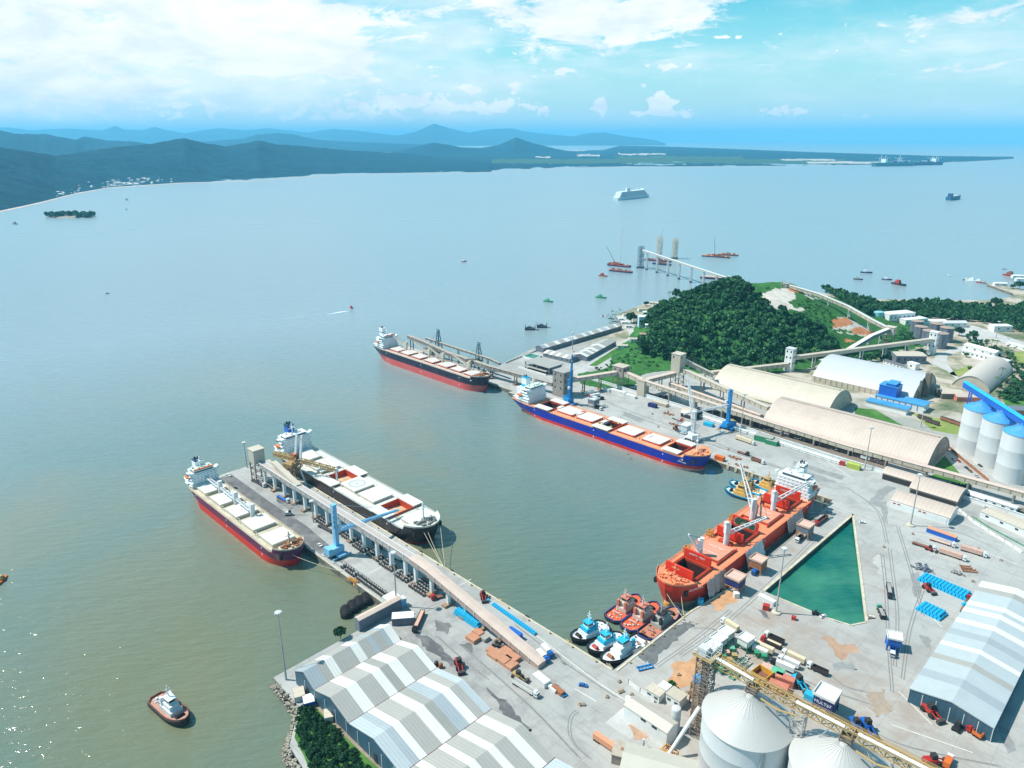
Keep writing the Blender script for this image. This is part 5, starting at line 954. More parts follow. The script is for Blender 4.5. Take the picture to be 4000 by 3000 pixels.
def hatch(t, x, ln, wd, zd, covm, coam, state='shut', hold=HOLD, hz_=-3, lidm=None, cw=1.5):
    c = MB()
    for s in (-1, 1): c.box(x, s * (wd / 2 + .2), zd - .3, ln + .8, .5, cw + .3); c.box(x + s * (ln / 2 + .2), 0, zd - .3, .5, wd, cw + .3)
    co = c.build('hatch_coaming', coam, t)
    if state != 'shut':
        h = MB(); a, b = ln / 2, wd / 2; zt, zb = zd + cw - .1, zd + hz_; h.add([(x - a, -b, zb), (x + a, -b, zb), (x + a, b, zb), (x - a, b, zb)], [(0, 1, 2, 3)], 1)
        for p, q in (((-a, -b), (a, -b)), ((a, -b), (a, b)), ((a, b), (-a, b)), ((-a, b), (-a, -b))): h.add([(x + p[0], p[1], zb), (x + q[0], q[1], zb), (x + q[0], q[1], zd - .3), (x + p[0], p[1], zd - .3)], [(3, 2, 1, 0)])
        h.build('hold', [coam if hold is GRAIN else mat('hold_side', (.045, .010, .008), .9, .3, .3), hold], t)
        if hold is GRAIN: g = MB(); g.lathe([(min(a, b) * .96, zb + .05), (.5, zb + 2.4)], x, 0, 24); g.build('grain_heap', GRAIN, t)
    m = MB()
    if state == 'shut':
        m.box(x, 0, zd + cw, ln + 1.2, wd + 1.2, .7); v = m.build('hatch_cover', covm, t); k = MB(); k.box(x, 0, zd + cw + .7, ln + 1, .25, .06)
        for i in (-1, 0, 1): k.box(x + i * ln / 3.2, 0, zd + cw + .7, .18, wd + .8, .05)
        k.build('cover_seam', mat('seam', (.42, .40, .37), .8, .1), v); return v
    if state == 'side':
        vs = []
        for s in (-1, 1): m = MB(); m.box(x, s * (wd * .75 + .4), zd + cw, ln + 1.2, wd / 2 + .4, .7); vs.append(m.build('hatch_cover', covm, t))
        k = MB()
        for e in (-1, 1): k.beam((x + e * (ln / 2 + .5), -wd + .4, zd + cw - .3), (x + e * (ln / 2 + .5), wd - .4, zd + cw - .3), .4)
        k.build('cover_rail', coam, t); return vs
    if state == 'fold':
        vs = []
        for s in (-1, 1): m = MB(); m.box(x + s * (ln / 2 + 1.0), 0, zd + cw, 1.3, wd + 1.2, 6.0); vs.append(m.build('hatch_cover', covm, t))
        return vs
def sideposts(t, xs, y, zd, m, h=1.9):
    k = MB()
    for x in xs:
        for s in (-1, 1): k.beam((x, s * y, zd), (x, s * y, zd + h), .3); k.beam((x + 3, s * y, zd), (x + 3, s * y, zd + h), .3); k.beam((x, s * y, zd + h), (x + 3, s * y, zd + h), .3)
    k.build('cover_bracket', m, t)
def superstructure(t, x0, x1, B, zd, H_, m=HOUSE, fun=None, topm=None, band=None, aft=None, funx=None, fh=10, wing=True, funcap=None, sternm=None):
    """x0..x1: house along the ship; H_: height of the front; funnel spec: list of (height, material)"""
    n = 5; dh = (H_ - 3) / n
    for i in range(n):
        w = B * (.86 if i < 2 else .78 if i < 4 else .74); b = MB(); xa = x0 + i * .9; b.box((xa + x1) / 2, 0, zd + dh * i, x1 - xa, w, dh - .02); ti = b.build('deckhouse', m, t); s = MB(); s.box((xa - 1.2 + x1) / 2, 0, zd + dh * (i + 1) - .2, x1 - xa + 1.6, w + 1.6, .22); s.build('deck_edge', m, ti)
        q = MB()
        for k in range(7): q.box(x1 + .03, -w * .42 + k * w * .14, zd + dh * i + dh * .45, .12, .6, .55)
        for k in range(4):
            for sd in (-1, 1): q.box(xa + (x1 - xa) * (k + .7) / 5, sd * (w / 2 + .03), zd + dh * i + dh * .45, .6, .12, .55)
        q.build('window_row', mat('porthole', (.16, .18, .20), .3, .2), ti)
    zb = zd + dh * n; b = MB(); b.box(x1 - 4.6, 0, zb, 8, B * .62, 3); wh = b.build('wheelhouse', m, t); q = MB(); q.box(x1 - .55, 0, zb + 1.3, .15, B * .58, 1.0)
    for s in (-1, 1): q.box(x1 - 4.5, s * (B * .31 + .03), zb + 1.3, 7, .15, 1.0)
    q.build('bridge_window', GLASS, wh)
    if band: q = MB(); q.box(x1 - 1.2, 0, zb + 3.05, 1.6, B * .60, .8); q.build('bridge_band', band, wh)
    r = MB(); r.box(x1 - 4.6, 0, zb + 3, 8.6, B * .65, .25); r.build('bridge_roof', topm or m, wh)
    if wing:
        for s in (-1, 1): b = MB(); b.box(x1 - 2.6, s * B * .405, zb, 3.6, B * .19, 1.3); b.box(x1 - 2.6, s * (B * .5 - .9), zb, 3.8, 1.8, 2.2); b.add([(x1 - 4, s * B * .33, zb), (x1 - 1, s * B * .33, zb), (x1 - 1, s * B * .33, zb - 3.4), (x1 - 4, s * B * .33, zb - 3.4), (x1 - 4, s * B * .46, zb), (x1 - 1, s * B * .46, zb)], [(0, 3, 4), (1, 5, 2), (3, 2, 5, 4)]); b.build('bridge_wing', m, t)
    ms = MB(); ms.beam((x1 - 6, 0, zb + 3), (x1 - 6.4, 0, zb + 11), .8); ms.beam((x1 - 6.2, -3, zb + 7), (x1 - 6.2, 3, zb + 7), .35); ms.beam((x1 - 6.2, -2, zb + 9), (x1 - 6.2, 2, zb + 9), .35); ms.box(x1 - 5, 0, zb + 8, 1.5, 2.6, .5); ms.build('radar_mast', m, t)
    ds = MB()
    for sx, sy in ((-3, 5), (-6, -6), (-2, -3)):
        ds.lathe([(.3, zb + 3.2), (.9, zb + 3.8), (.9, zb + 4.6), (.3, zb + 5.2)], x1 + sx, sy, 10)
    ds.build('dome', WHITE, t)
    fx = funx or x0 - 1; z = zb - 1; fw = 6.5; f = None
    for h, mm in (fun or [(fh, m)]):
        k = MB(); k.extr([(-2.6, 0), (2.6, 0), (2.2, h), (-2.2, h)] if False else [(-2.8, 0), (2.8, 0), (2.8, h), (-2.8, h)], (fx - fw / 2, 0, z), (fx + fw / 2, 0, z)); o = k.build('funnel' if f is None else 'funnel_band', mm, t if f is None else f); f = f or o; z += h
    k = MB()
    for a, b in ((-1.2, -1), (1.2, -1), (0, 1)): k.cyl((fx + a, b, z), (fx + a - .3, b, z + 1.8), .55, n=8)
    k.build('exhaust', BLACK, f)
    k = MB(); k.box(x0 - 2, 0, zd, 9, B * .5, zb - 1 - zd); k.build('engine_casing', m, t)
    for s in (-1, 1):
        lb = MB(); lb.lathe([(.2, 0), (1.2, .6), (1.4, 1.6), (.9, 2.4), (.2, 2.7)], 0, 0, 10); lb.v = [(x0 + 3 + x * 2.6, s * B * .43 + y, zd + 6 + z) for x, y, z in lb.v]; lb.build('lifeboat', ORANGE, t)
        g = MB(); g.beam((x0 - 8, s * B * .30, zd + 3.2), (x0 + 6, s * B * .42, zd + 3.2), 3.5, .3)
        for k_ in (-8, -3, 3): g.beam((x0 + k_, s * B * .36, zd), (x0 + k_, s * B * .36, zd + 3.2), .4)
        g.build('stern_platform', m, t)
def foredeck(t, L, zd, m=RUSTY, fc=2.6, mast=HOUSE, seed=1, mh=13):
    rr = random.Random(seed); z = zd + fc; k = MB()
    for i in range(34):
        u = rr.uniform(.935, .982); w = hull_outline(u)[0] * 12 * .85; k.box(L * u, rr.uniform(-w, w), z, rr.uniform(.5, 2.0), rr.uniform(.5, 1.8), rr.uniform(.5, 1.5), rr.uniform(0, 3))
    k.build('deck_gear', m, t)
    for s in (-1, 1): w_ = MB(); w_.cyl((L * .957, s * 3, z + 1), (L * .957, s * 5.5, z + 1), 1.1, n=12); w_.box(L * .957, s * 2, z, 2.6, 1.4, 2); w_.build('windlass', m, t)
    ms = MB(); ms.beam((L * .945, 0, z), (L * .945, 0, z + mh), .8); ms.beam((L * .945, -2.5, z + mh * .7), (L * .945, 2.5, z + mh * .7), .35); ms.box(L * .945, 0, z + mh * .72, 1.8, 1.8, .5); ms.build('foremast', mast, t)
    for s in (-1, 1): a = MB(); a.box(L * .965, s * hull_outline(.95)[1] * 11.5 if False else s * (hull_outline(.965)[0] * t.get('half', 13) - .2), zd - 4, 1.8, 1.6, 3.2); a.build('anchor', mast if False else BLACK, t)
def deck_crane(t, x, y, zd, h, jib, m, r=1.6, base=None, house=True):
    k = MB(); k.cyl((x, y, zd), (x, y, zd + h * .55), r, r * .9, 14); c = k.build('crane_pedestal', m, t); d = Vector((jib[0] - x, jib[1] - y, 0)).normalized(); s = Vector((-d.y, d.x, 0)); a = math.atan2(d.y, d.x)
    k = MB(); k.box(x, y, zd + h * .55, 3.4, 3.0, h * .45, a); k.box(x - d.x * .8, y - d.y * .8, zd + h, 2.4, 2.8, 1.4, a); k.build('crane_house', m, t)
    k = MB(); p = Vector((x, y, zd + h * .58)) + d * 1.8; q = Vector(jib)
    for e in (-1, 1): k.beam(p + s * (1.5 * e), q + s * (.7 * e), .55, .9)
    for i in range(1, 7): f = i / 7; k.beam(p.lerp(q, f) + s * (1.5 - .8 * f), p.lerp(q, f) - s * (1.5 - .8 * f), .4)
    k.beam(q + s * .9, q - s * .9, .9); k.build('crane_jib', m, t)
    k = MB(); k.beam((x - d.x, y - d.y, zd + h + 1.2), jib, .14); k.build('crane_wire', BLACK, t)
# 1 the blue ship at the main quay
L = 217; t, hf = ship_frame('bulk_carrier', 'royal blue bulk carrier with orange deck and seven white hatches at the main quay', (-488, 498.5, 0), 0, L, 30, 12.5, [(2.6, BOOTS, 'boot_top'), (5.2, BOOTR, 'boot_stripe'), (12.5, ROYAL, 'hull')], DECKO, [(44 - 8.5 + 0, 44 + 8.5, 15), (115.2 - 8.5, 115.2 + 8.5, 15), (188 - 7.5, 188 + 7.5, 14)]); t['half'] = 15
hx = [44, 68, 92, 115.2, 138.7, 165.5, 188]
for i, x in enumerate(hx):
    v = hatch(t, x, 17 if i < 6 else 15, 15 if i < 6 else 14, 12.5, COVW, COAMR, 'side' if i in (0, 3, 6) else 'shut', hz_=-9)
    if i == 3:
        for s, o in zip((-1, 1), v): m = MB(); ring = [(math.cos(math.pi * k / 16), math.sin(math.pi * k / 16)) for k in range(17)]; yb = s * (4.1); [m.add([(x + 5.0 * a[0], yb + s * 5.0 * a[1], 14.74), (x + 5.0 * b[0], yb + s * 5.0 * b[1], 14.74), (x + 6.0 * b[0], yb + s * 6.0 * b[1], 14.74), (x + 6.0 * a[0], yb + s * 6.0 * a[1], 14.74)], [(0, 1, 2, 3)]) for a, b in zip(ring, ring[1:])]; m.build('landing_mark', mat('yellow_mark', (.60, .58, .22), .6, .1), o)
sideposts(t, [x + d for x in hx for d in (-12, 8)], 8.2, 12.5, COAMR); superstructure(t, 10, 25, 30, 12.5, 16, fun=[(3.0, CYAN), (6.2, HOUSE), (1.2, CYAN)], topm=mat('mint_deck', (.55, .66, .58), .7, .1), funx=9); foredeck(t, L, 12.5, DECKO, seed=2)
for xx_, s_ in ((50, 1), (103, 1), (152, 1), (74, 1)): m = MB(); m.box(xx_ + 6, 0, 12.5, 4, 7, 2.6); m.build('deck_locker', COVP, t)
LET = mat('white_lettering', (.8, .8, .8), .6, .02)
yb = -hf(.915, 9) - .12
text('SHANDONG FU HAI', 1.7, LET, t, (L * .905, yb, 8.3), (math.pi / 2, 0, -.02)); text('山 东 福 海', 2.0, LET, t, (L * .905, yb, 10.4), (math.pi / 2, 0, -.02))
m = MB(); m.lathe([(3.4, -.5), (3.9, .1), (3.2, .8), (.5, 1.1)], L - 1.5 + 3.4, 1.5, 20); m.build('bulbous_bow', mat('wet_blue', (.05, .22, .40), .4, .2), t)
# 2 the rust stained ship on the far berth
L = 198; t, hf = ship_frame('bulk_carrier', 'black and rose red bulk carrier with dusty deck and cream cranes at the far berth', (-742, 507, 0), 0, L, 26, 15, [(7.4, BOOTP, 'boot_top'), (15, NAVY, 'hull')], DECKC); t['half'] = 13
for x in (40, 61, 83, 106, 131, 153, 174): hatch(t, x, 15 if x < 170 else 12, 13.5, 15, COVP, COAMR)
sideposts(t, [30, 51, 72, 94, 118, 142, 163], 7.6, 15, COAMR); superstructure(t, 9, 23, 26, 15, 15, fun=[(2.6, BLUEROOF), (1.4, HOUSE), (2.0, HOUSE), (1.0, mat('funnel_navy', (.02, .06, .14), .5, .1)), (4.5, HOUSE)], band=RED); foredeck(t, L, 15, RUSTY, seed=3, mast=DECKC)
for x, jx in ((50, 30), (94, 70), (119, 96), (164, 138)): deck_crane(t, x, 4, 15, 11, (jx, 1, 31), CRANEC)
text('ROSTRUM', 1.3, LET, t, (L * .912, -hf(.912, 13) - .1, 13.2), (math.pi / 2, 0, -.02)) if False else None
m = MB(); m.box(L * .925, -hf(.925, 12.5) - .05, 12.6, 4.5, .1, .7); m.build('name_mark', LET, t)
# 3 the black ship loading grain inside the pier
L = 198; t, hf = ship_frame('bulk_carrier', 'black bulk carrier with white hatches loading grain inside the pier', (-540, 268, 0), 0, L, 31, 12, [(1.8, BOOTD, 'boot_top'), (12, BLACKH, 'hull')], DECKW, [(88 - 9, 88 + 9, 16), (156.5 - 8.5, 156.5 + 8.5, 16)]); t['half'] = 15.5
for i, x in enumerate((34, 61, 88, 107.5, 131, 156.5, 180)): 
    v = hatch(t, x, 18 if i < 5 else 17 if i == 5 else 12, 16, 12, COVW, DECKB if i not in (2, 5) else COAMR, 'side' if i in (2, 5) else 'shut', hold=GRAIN, hz_=-3.4)
    if i == 3:
        m = MB()
        for r0, r1, kk in ((5.0, 6.6, 1), (3.0, 3.5, 0)):
            for k in range(32): a, b = 2 * math.pi * k / 32, 2 * math.pi * (k + 1) / 32; m.add([(x + r0 * math.cos(a), r0 * math.sin(a), 14.3), (x + r1 * math.cos(a), r1 * math.sin(a), 14.3), (x + r1 * math.cos(b), r1 * math.sin(b), 14.3), (x + r0 * math.cos(b), r0 * math.sin(b), 14.3)], [(0, 1, 2, 3)])
        m.build('landing_circle', mat('grey_ring', (.42, .45, .44), .7, .05), v); text('H', 4.0, mat('grey_ring', (.42, .45, .44)), t, (x, 0, 14.32), (0, 0, math.pi), 'landing_letter')
sideposts(t, [24, 47, 71, 98, 119, 145, 168], 9.0, 12, DECKB, 1.2); superstructure(t, 9, 20, 31, 12, 16, fun=[(8.5, BLUE), (2.2, mat('funnel_navy', (.02, .06, .14), .5, .1))], funx=9); foredeck(t, L, 12, mat('grey_gear', (.22, .23, .22), .7, .3), seed=4)
# 4 the maroon ship outside the pier
L = 151; t, hf = ship_frame('bulk_carrier', 'maroon bulk carrier with red bottom and white cranes outside the pier', (-534, 189.5, 0), 0, L, 23.5, 10.5, [(5.2, BOOTR, 'boot_top'), (10.5, PURPLE, 'hull')], DECKB); t['half'] = 11.7
for i, x in enumerate((26, 51, 76, 101, 127)): hatch(t, x, 15.5, 15, 10.5, COVW, DECKB, cw=1.8)
sideposts(t, [15.5, 38, 63, 88, 113], 8.5, 10.5, DECKB, 3.2); superstructure(t, 5.5, 16.5, 23.5, 10.5, 13.5, fun=[(7.6, HOUSE), (.9, mat('funnel_navy', (.02, .06, .14), .5, .1))], topm=mat('mint_deck', (.55, .66, .58)), band=ORANGE, funx=5); foredeck(t, L, 10.5, RUSTY, seed=5, mast=DECKB, mh=9)
for x in (38.5, 63.5, 89): deck_crane(t, x, 1.5, 10.5, 9.5, (x - 21, 1, 17), CRANEW)
# 5 the red ship at the inner quay: bow towards the camera
L = 188; t, hf = ship_frame('bulk_carrier', 'bright red bulk carrier with open upright hatch covers and grey cranes', (-193.5, 506, 0), -math.pi / 2, L, 29, 14, [(3.6, BOOTG, 'boot_top'), (14, REDHULL, 'hull')], DECKR, [(163 - 9, 163 + 9, 17), (104 - 9, 104 + 9, 17), (41 - 8, 41 + 8, 17)]); t['half'] = 14.5
for i, (x, st) in enumerate(((163, 'fold'), (134.5, 'shut'), (104, 'fold'), (70, 'shut'), (41, 'fold'))):
    v = hatch(t, x, 18 if i != 4 else 16, 17, 14, REDP if st == 'fold' else COVR, COAMR, st, hz_=-13)
    if st == 'fold':
        if i != 2: text('SAFETY  FIRST', 1.75, LET, t, (x - (9 if i != 4 else 8) - .3, 0, 19.4), (math.pi / 2, 0, math.pi / 2)); text('®' if False else 'o', 1.0, LET, t, (x - (9 if i != 4 else 8) - .3, 0, 17.6), (math.pi / 2, 0, math.pi / 2))
        else:
            xb = x - 9 - .33; m = MB(); m.add([(xb, y, z) for y, z in ((-6.2, 15.6), (6.2, 15.6), (7.4, 17), (7.4, 19.6), (5.4, 21.3), (-5.4, 21.3), (-7.4, 19.6), (-7.4, 17))], [tuple(range(8))]); bd = m.build('painted_board', mat('dark_green_paint', (.03, .085, .045), .6, .1), t); m = MB()
            for k in range(14): a, b = math.pi * k / 14, math.pi * (k + 1) / 14; m.add([(xb + .03, 2.3 * math.cos(a), 15.6 + 2.3 * math.sin(a)), (xb + .03, 3.3 * math.cos(a), 15.6 + 3.3 * math.sin(a)), (xb + .03, 3.3 * math.cos(b), 15.6 + 3.3 * math.sin(b)), (xb + .03, 2.3 * math.cos(b), 15.6 + 2.3 * math.sin(b))], [(0, 1, 2, 3)])
            m.build('painted_arc', YELLOW, bd); m = MB()
            for p, q in (((-6.2, 15.6), (-7.4, 17)), ((-7.4, 17), (-7.4, 19.6)), ((-7.4, 19.6), (-5.4, 21.3)), ((6.2, 15.6), (7.4, 17)), ((7.4, 17), (7.4, 19.6)), ((7.4, 19.6), (5.4, 21.3))): m.beam((xb + .05, *p), (xb + .05, *q), .3, .1)
            m.build('painted_border', LET, bd)
    else: text('SAFETY  FIRST', 1.7, LET, t, (x - 3.6, 0, 16.26), (0, 0, math.pi / 2)); text('NO  SMOKING', 1.7, LET, t, (x + 4.0, 0, 16.26), (0, 0, math.pi / 2))
    k = MB()
    for s in (-1, 1): k.beam((x - 12, s * 9.6, 14.9), (x + 12, s * 9.6, 14.9), .5, 1.4)
    k.build('cover_rail', COAMR, t)
for x, y, h, j in ((120.5, 1.0, 15, (98, 15, 30)), (79.5, -2.5, 15, (55, -27, 40)), (58.5, 2.0, 15, (30, 13.5, 31)), (146.5, -2.5, 13, (150, -9, 29))): deck_crane(t, x, y, 14, h, j, CRANEW, 1.9)
for x in (146, 118, 89, 60): m = MB(); m.truss((x, -12, 14), (x, -12, 18), 3, 3, 2, .35); m.build('side_platform', mat('orange_steel', (.55, .25, .05)), t)
for x in (149, 119, 86, 57): m = MB(); m.box(x, 0, 14, 3.4, 9, 1.6); m.build('crane_base', COAMR, t)
superstructure(t, 13, 26, 29, 14, 16, fun=[(7, HOUSE), (1, BLACK), (1.4, HOUSE)], funx=13); foredeck(t, L, 14, DECKR, seed=6, mast=DECKR, mh=8)
text('GUARDIAN', 1.9, LET, t, (L * .935, hf(.935, 13.5) + .25, 13.6), (math.pi / 2, 0, math.pi - .32))
m = MB(); m.lathe([(3.0, -1.5), (2.6, 2.0), (1.2, 4.2), (.3, 5)], L - 5.5, 0, 20); m.build('bulbous_bow', mat('orange_bulb', (.58, .26, .06), .6, .2, .3), t)
# sheets of canvas hung from the red ship's rail to the quay
def drape(label, y0, y1, seed, m):
    rr = random.Random(seed); n = 22; k = MB(); vs = []
    for i in range(n + 1):
        y = y0 + (y1 - y0) * i / n
        for j in range(7):
            f = j / 6; z = 14.6 - (14.6 - 4.3) * f; x = -178.6 + (2.4 * f ** 1.3) + rr.uniform(-.25, .25) * (1 if 0 < j < 6 else .3) + .5 * math.sin(i * 1.1 + f * 2); vs.append((x, y + rr.uniform(-.2, .2), z))
    k.v = vs; k.f = [(i * 7 + j, (i + 1) * 7 + j, (i + 1) * 7 + j + 1, i * 7 + j + 1) for i in range(n) for j in range(6)]; k.m = [0] * len(k.f); o = k.build('canvas_sheet', m, None, (-178, (y0 + y1) / 2, 9)); md = o.modifiers.new('thick', 'SOLIDIFY'); md.thickness = .08; tag(o, label, 'canvas', 'cargo canvases at the red ship')
CANV = mat('white_canvas', (.66, .66, .68), .8, .06, .4); CANV2 = mat('soiled_canvas', (.50, .45, .43), .85, .2, .3, dirt=(.40, .16, .10), dirt_amt=.5)
drape('stained white canvas hung nearest the red ship\'s bow', 339, 361, 1, CANV2); drape('clean white canvas hung from the middle of the red ship', 385, 408, 2, CANV); drape('torn stained canvas hung beside the red ship\'s stern house', 442, 466, 3, CANV2)
# mooring lines
ROPE = mat('rope', (.55, .48, .36), .9, .15, 2)
def line(label, p, q, sag=1.0, group='mooring lines'):
    m = MB(); n = 8; pt = [Vector(p).lerp(Vector(q), i / n) - Vector((0, 0, sag * 4 * (i / n) * (1 - i / n))) for i in range(n + 1)]
    for a, b in zip(pt, pt[1:]): m.beam(a, b, .22)
    tag(m.build('mooring_line', ROPE, None, p), label, 'rope', group)
line('left mooring line from the black bow down to the pier', (-346, 262, 12), (-312, 251, 4.6)); line('middle mooring line from the black bow to the pier', (-344, 264, 12), (-311.6, 251, 4.6)); line('right mooring line from the black bow to the pier', (-342.5, 274, 12.4), (-311, 251.4, 4.6)); line('long mooring line from the maroon bow to the pier edge', (-386, 186, 10), (-352, 203, 4.6)); line('left of two lines from the red bow to the quay', (-198, 322, 12), (-177, 313, 4.6)); line('right of two lines from the red bow to the quay', (-186, 324, 11), (-177, 314, 4.6)); line('line from the nearest orange tug to the quay', (-184, 316, 3.5), (-177, 316, 4.6), .2); line('left line from the nearest blue tug to the quay corner', (-189, 256, 3), (-180, 251.5, 4.5), .2); line('right line from the nearest blue tug to the quay corner', (-186, 256, 3), (-179.5, 252, 4.5), .2)
# tugs
def tug(label, bow, stern, hullm, deckm, housem, topm, rim, low=None, seed=1, extra=None, B=11, group=None, mastm=None):
    bx, by = bow; sx, sy = stern; L = math.hypot(bx - sx, by - sy); t = thing('tug_boat', label, 'tug', (sx, sy, 0), math.atan2(by - sy, bx - sx), group); us = [i / 30 for i in range(31)]
    def hb(u): return B / 2 * ((.80 + .2 * min(1, u / .08)) * (1 - max(0, .08 - u) * 4) if u < .55 else max(.0, 1 - ((u - .55) / .45) ** 2.6) ** .55)
    top = lambda u: 1.9 + 2.2 * max(0, (u - .45) / .55) ** 1.6
    m = MB()
    for s in (1, -1):
        o = len(m.v)
        for u in us:
            x = L * u; m.v += [(x - .6 * (u > .9), s * hb(u) * .86, -1.5), (x, s * hb(u), top(u) * .6), (x, s * hb(u), top(u))]
        for i in range(30):
            for j in range(2): f = (o + i * 3 + j, o + i * 3 + j + 1, o + i * 3 + 4 + j, o + i * 3 + 3 + j); m.f.append(f if s == 1 else f[::-1]); m.m.append(0)
    m.f.append((0, 1, 2, 95, 94, 93)); m.m.append(0); m.build('hull', hullm, t)
    m = MB()
    for a, b in zip(us, us[1:]): m.add([(L * a, -hb(a), top(a) - .5), (L * b, -hb(b), top(b) - .5), (L * b, hb(b), top(b) - .5), (L * a, hb(a), top(a) - .5)], [(0, 1, 2, 3)])
    m.build('deck', deckm, t); m = MB(); m2 = MB()
    for s in (1, -1):
        for a, b in zip(us, us[1:]): m.beam((L * a, s * (hb(a) + .25), top(a) - .7), (L * b, s * (hb(b) + .25), top(b) - .7), .8, .9); m2.beam((L * a, s * (hb(a) - .1), top(a) + .1), (L * b, s * (hb(b) - .1), top(b) + .1), .35, .8)
    m.beam((-.3, -hb(0), 1.2), (-.3, hb(0), 1.2), .8, .9); m2.beam((0, -hb(0), 2), (0, hb(0), 2), .35, .8); m.build('fender', BLACK, t); m2.build('bulwark', rim, t)
    for x0, x1, w, z, h, mm, nm in ((.36, .72, .62, 1.6, 2.6, housem, 'deckhouse'), (.42, .68, .5, 4.2, 2.4, low or housem, 'upper_deckhouse'), (.46, .62, .36, 6.6, 2.6, housem, 'wheelhouse')): m = MB(); m.box(L * (x0 + x1) / 2, 0, z, L * (x1 - x0), B * w, h); m.build(nm, mm, t)
    m = MB()
    for s in (-1, 1): m.box(L * .54, s * (B * .18 + .04), 7.6, L * .13, .1, 1.1)
    for s in (-1, 1): m.box(L * .54 + s * (L * .08 + .04), 0, 7.6, .1, B * .3, 1.1)
    m.build('wheelhouse_window', GLASS, t); m = MB(); m.box(L * .54, 0, 9.2, L * .19, B * .42, .3); m.build('wheelhouse_roof', topm, t)
    for s in (-1, 1): m = MB(); m.box(L * .39, s * B * .22, 4.2, 1.6, 1.4, 4.2); m.build('funnel', topm, t)
    m = MB(); m.beam((L * .52, 0, 9.4), (L * .51, 0, 15.5), .4); m.beam((L * .515, -1.6, 12), (L * .515, 1.6, 12), .25); m.beam((L * .512, -1.1, 13.6), (L * .512, 1.1, 13.6), .25); m.beam((L * .47, 0, 9.4), (L * .51, 0, 13), .2); m.build('mast', mastm or housem, t)
    m = MB(); m.cyl((L * .82, -1.6, 3.4), (L * .82, 1.6, 3.4), 1.0, n=12); m.box(L * .82, 0, 2.2, 1.6, 4.4, 1); m.build('winch', BLACK if extra is None else extra, t); m = MB(); m.beam((L * .22, -1.8, 1.5), (L * .22, -1.8, 3.2), .4); m.beam((L * .22, 1.8, 1.5), (L * .22, 1.8, 3.2), .4); m.beam((L * .22, -1.8, 3.2), (L * .22, 1.8, 3.2), .4); m.build('tow_bitt', housem, t); rr = random.Random(seed); m = MB()
    for k in range(10): m.box(L * rr.uniform(.08, .34), rr.uniform(-3.4, 3.4), 1.4, rr.uniform(.4, 1.3), rr.uniform(.4, 1.3), rr.uniform(.4, 1.1))
    m.build('deck_gear', housem if seed % 2 else RUSTY, t); return t
TUGW = mat('tug_cream', (.62, .52, .45), .6, .12, .5, dirt=(.42, .22, .16), dirt_amt=.5); TUGB = mat('tug_navy', (.02, .025, .09), .5, .2); TUGO = mat('tug_orange_deck', (.60, .10, .035), .6, .15, .4); TUGWH = mat('tug_white', (.68, .70, .71), .55, .08, .5, dirt=(.45, .42, .40), dirt_amt=.4); TUGY = mat('tug_ochre', (.68, .40, .10), .55, .15, .5)
tug('orange decked tug farthest from the quay in its raft of three', (-208, 314), (-207.4, 286), TUGB, TUGO, TUGW, LTRED, mat('bulwark_blue', (.05, .06, .22), .5, .2), group='orange decked tugs', seed=1); tug('orange decked tug in the middle of its raft of three', (-196.2, 315.6), (-196, 285.4), TUGB, TUGO, TUGW, LTRED, mat('bulwark_blue', (.05, .06, .22)), group='orange decked tugs', seed=3); tug('faded orange tug with grey house lying against the quay', (-185.2, 320), (-185.2, 286), TUGB, mat('faded_orange_deck', (.48, .18, .11), .7, .2, .4), mat('tug_grey', (.40, .38, .35), .7, .15, .5), DARK, mat('bulwark_blue', (.05, .06, .22)), group='orange decked tugs', seed=2)
tug('white and cyan tug farthest from the quay in the corner', (-210.4, 256.6), (-206.6, 281), BLACK, TUGWH, HOUSE, CYAN, BLACK, low=CYAN, group='white and cyan tugs', seed=5); tug('white and cyan tug with red deck cranes in the middle of the corner', (-198, 255.6), (-193.6, 280), BLACK, TUGWH, HOUSE, CYAN, BLACK, low=CYAN, extra=RED, group='white and cyan tugs', seed=7); tug('white tug with a long flat stern lying against the corner quay', (-187.6, 253.6), (-184.4, 288), BLACK, TUGWH, HOUSE, CYAN, BLACK, low=HOUSE, extra=RUSTY, group='white and cyan tugs', seed=8)
m = MB(); m.lathe([(2, 0), (2, 3.6), (1.4, 4)], 0, 0, 12); m.v = [(-185.6 + x, 273 + y, 2 + z) for x, y, z in m.v]; tag(m.build('deck_drum', BLUE, None, (-185.6, 273, 2)), 'dark blue drum on the deck of the white flat sterned tug', 'drum')
tug('lone cream and brown tug under way in the open green water', (-299.5, 84.7), (-327.8, 81.4), mat('rust_hull', (.07, .035, .028), .7, .4), mat('rust_pink_deck', (.42, .23, .18), .8, .2, .4), mat('tug_white', (.68, .70, .71)), HOUSE, mat('rust_brown', (.22, .08, .05), .8, .3), seed=9, B=9.6)
YB = mat('sky_blue_hull', (.03, .28, .50), .5, .12); tug('yellow housed tug with blue rim, outermost by the red stern', (-243.5, 477), (-217.5, 481.5), YB, TUGWH, TUGY, YELLOW, CYAN, group='yellow housed tugs', seed=11); tug('yellow housed tug lying between two others by the red stern', (-247, 490.5), (-218.5, 493), YB, TUGWH, TUGY, YELLOW, CYAN, low=YELLOW, group='yellow housed tugs', seed=13); tug('yellow housed tug against the quay behind the other two', (-236, 504), (-208, 504.5), YB, TUGWH, TUGY, YELLOW, CYAN, low=TUGY, group='yellow housed tugs', seed=14)
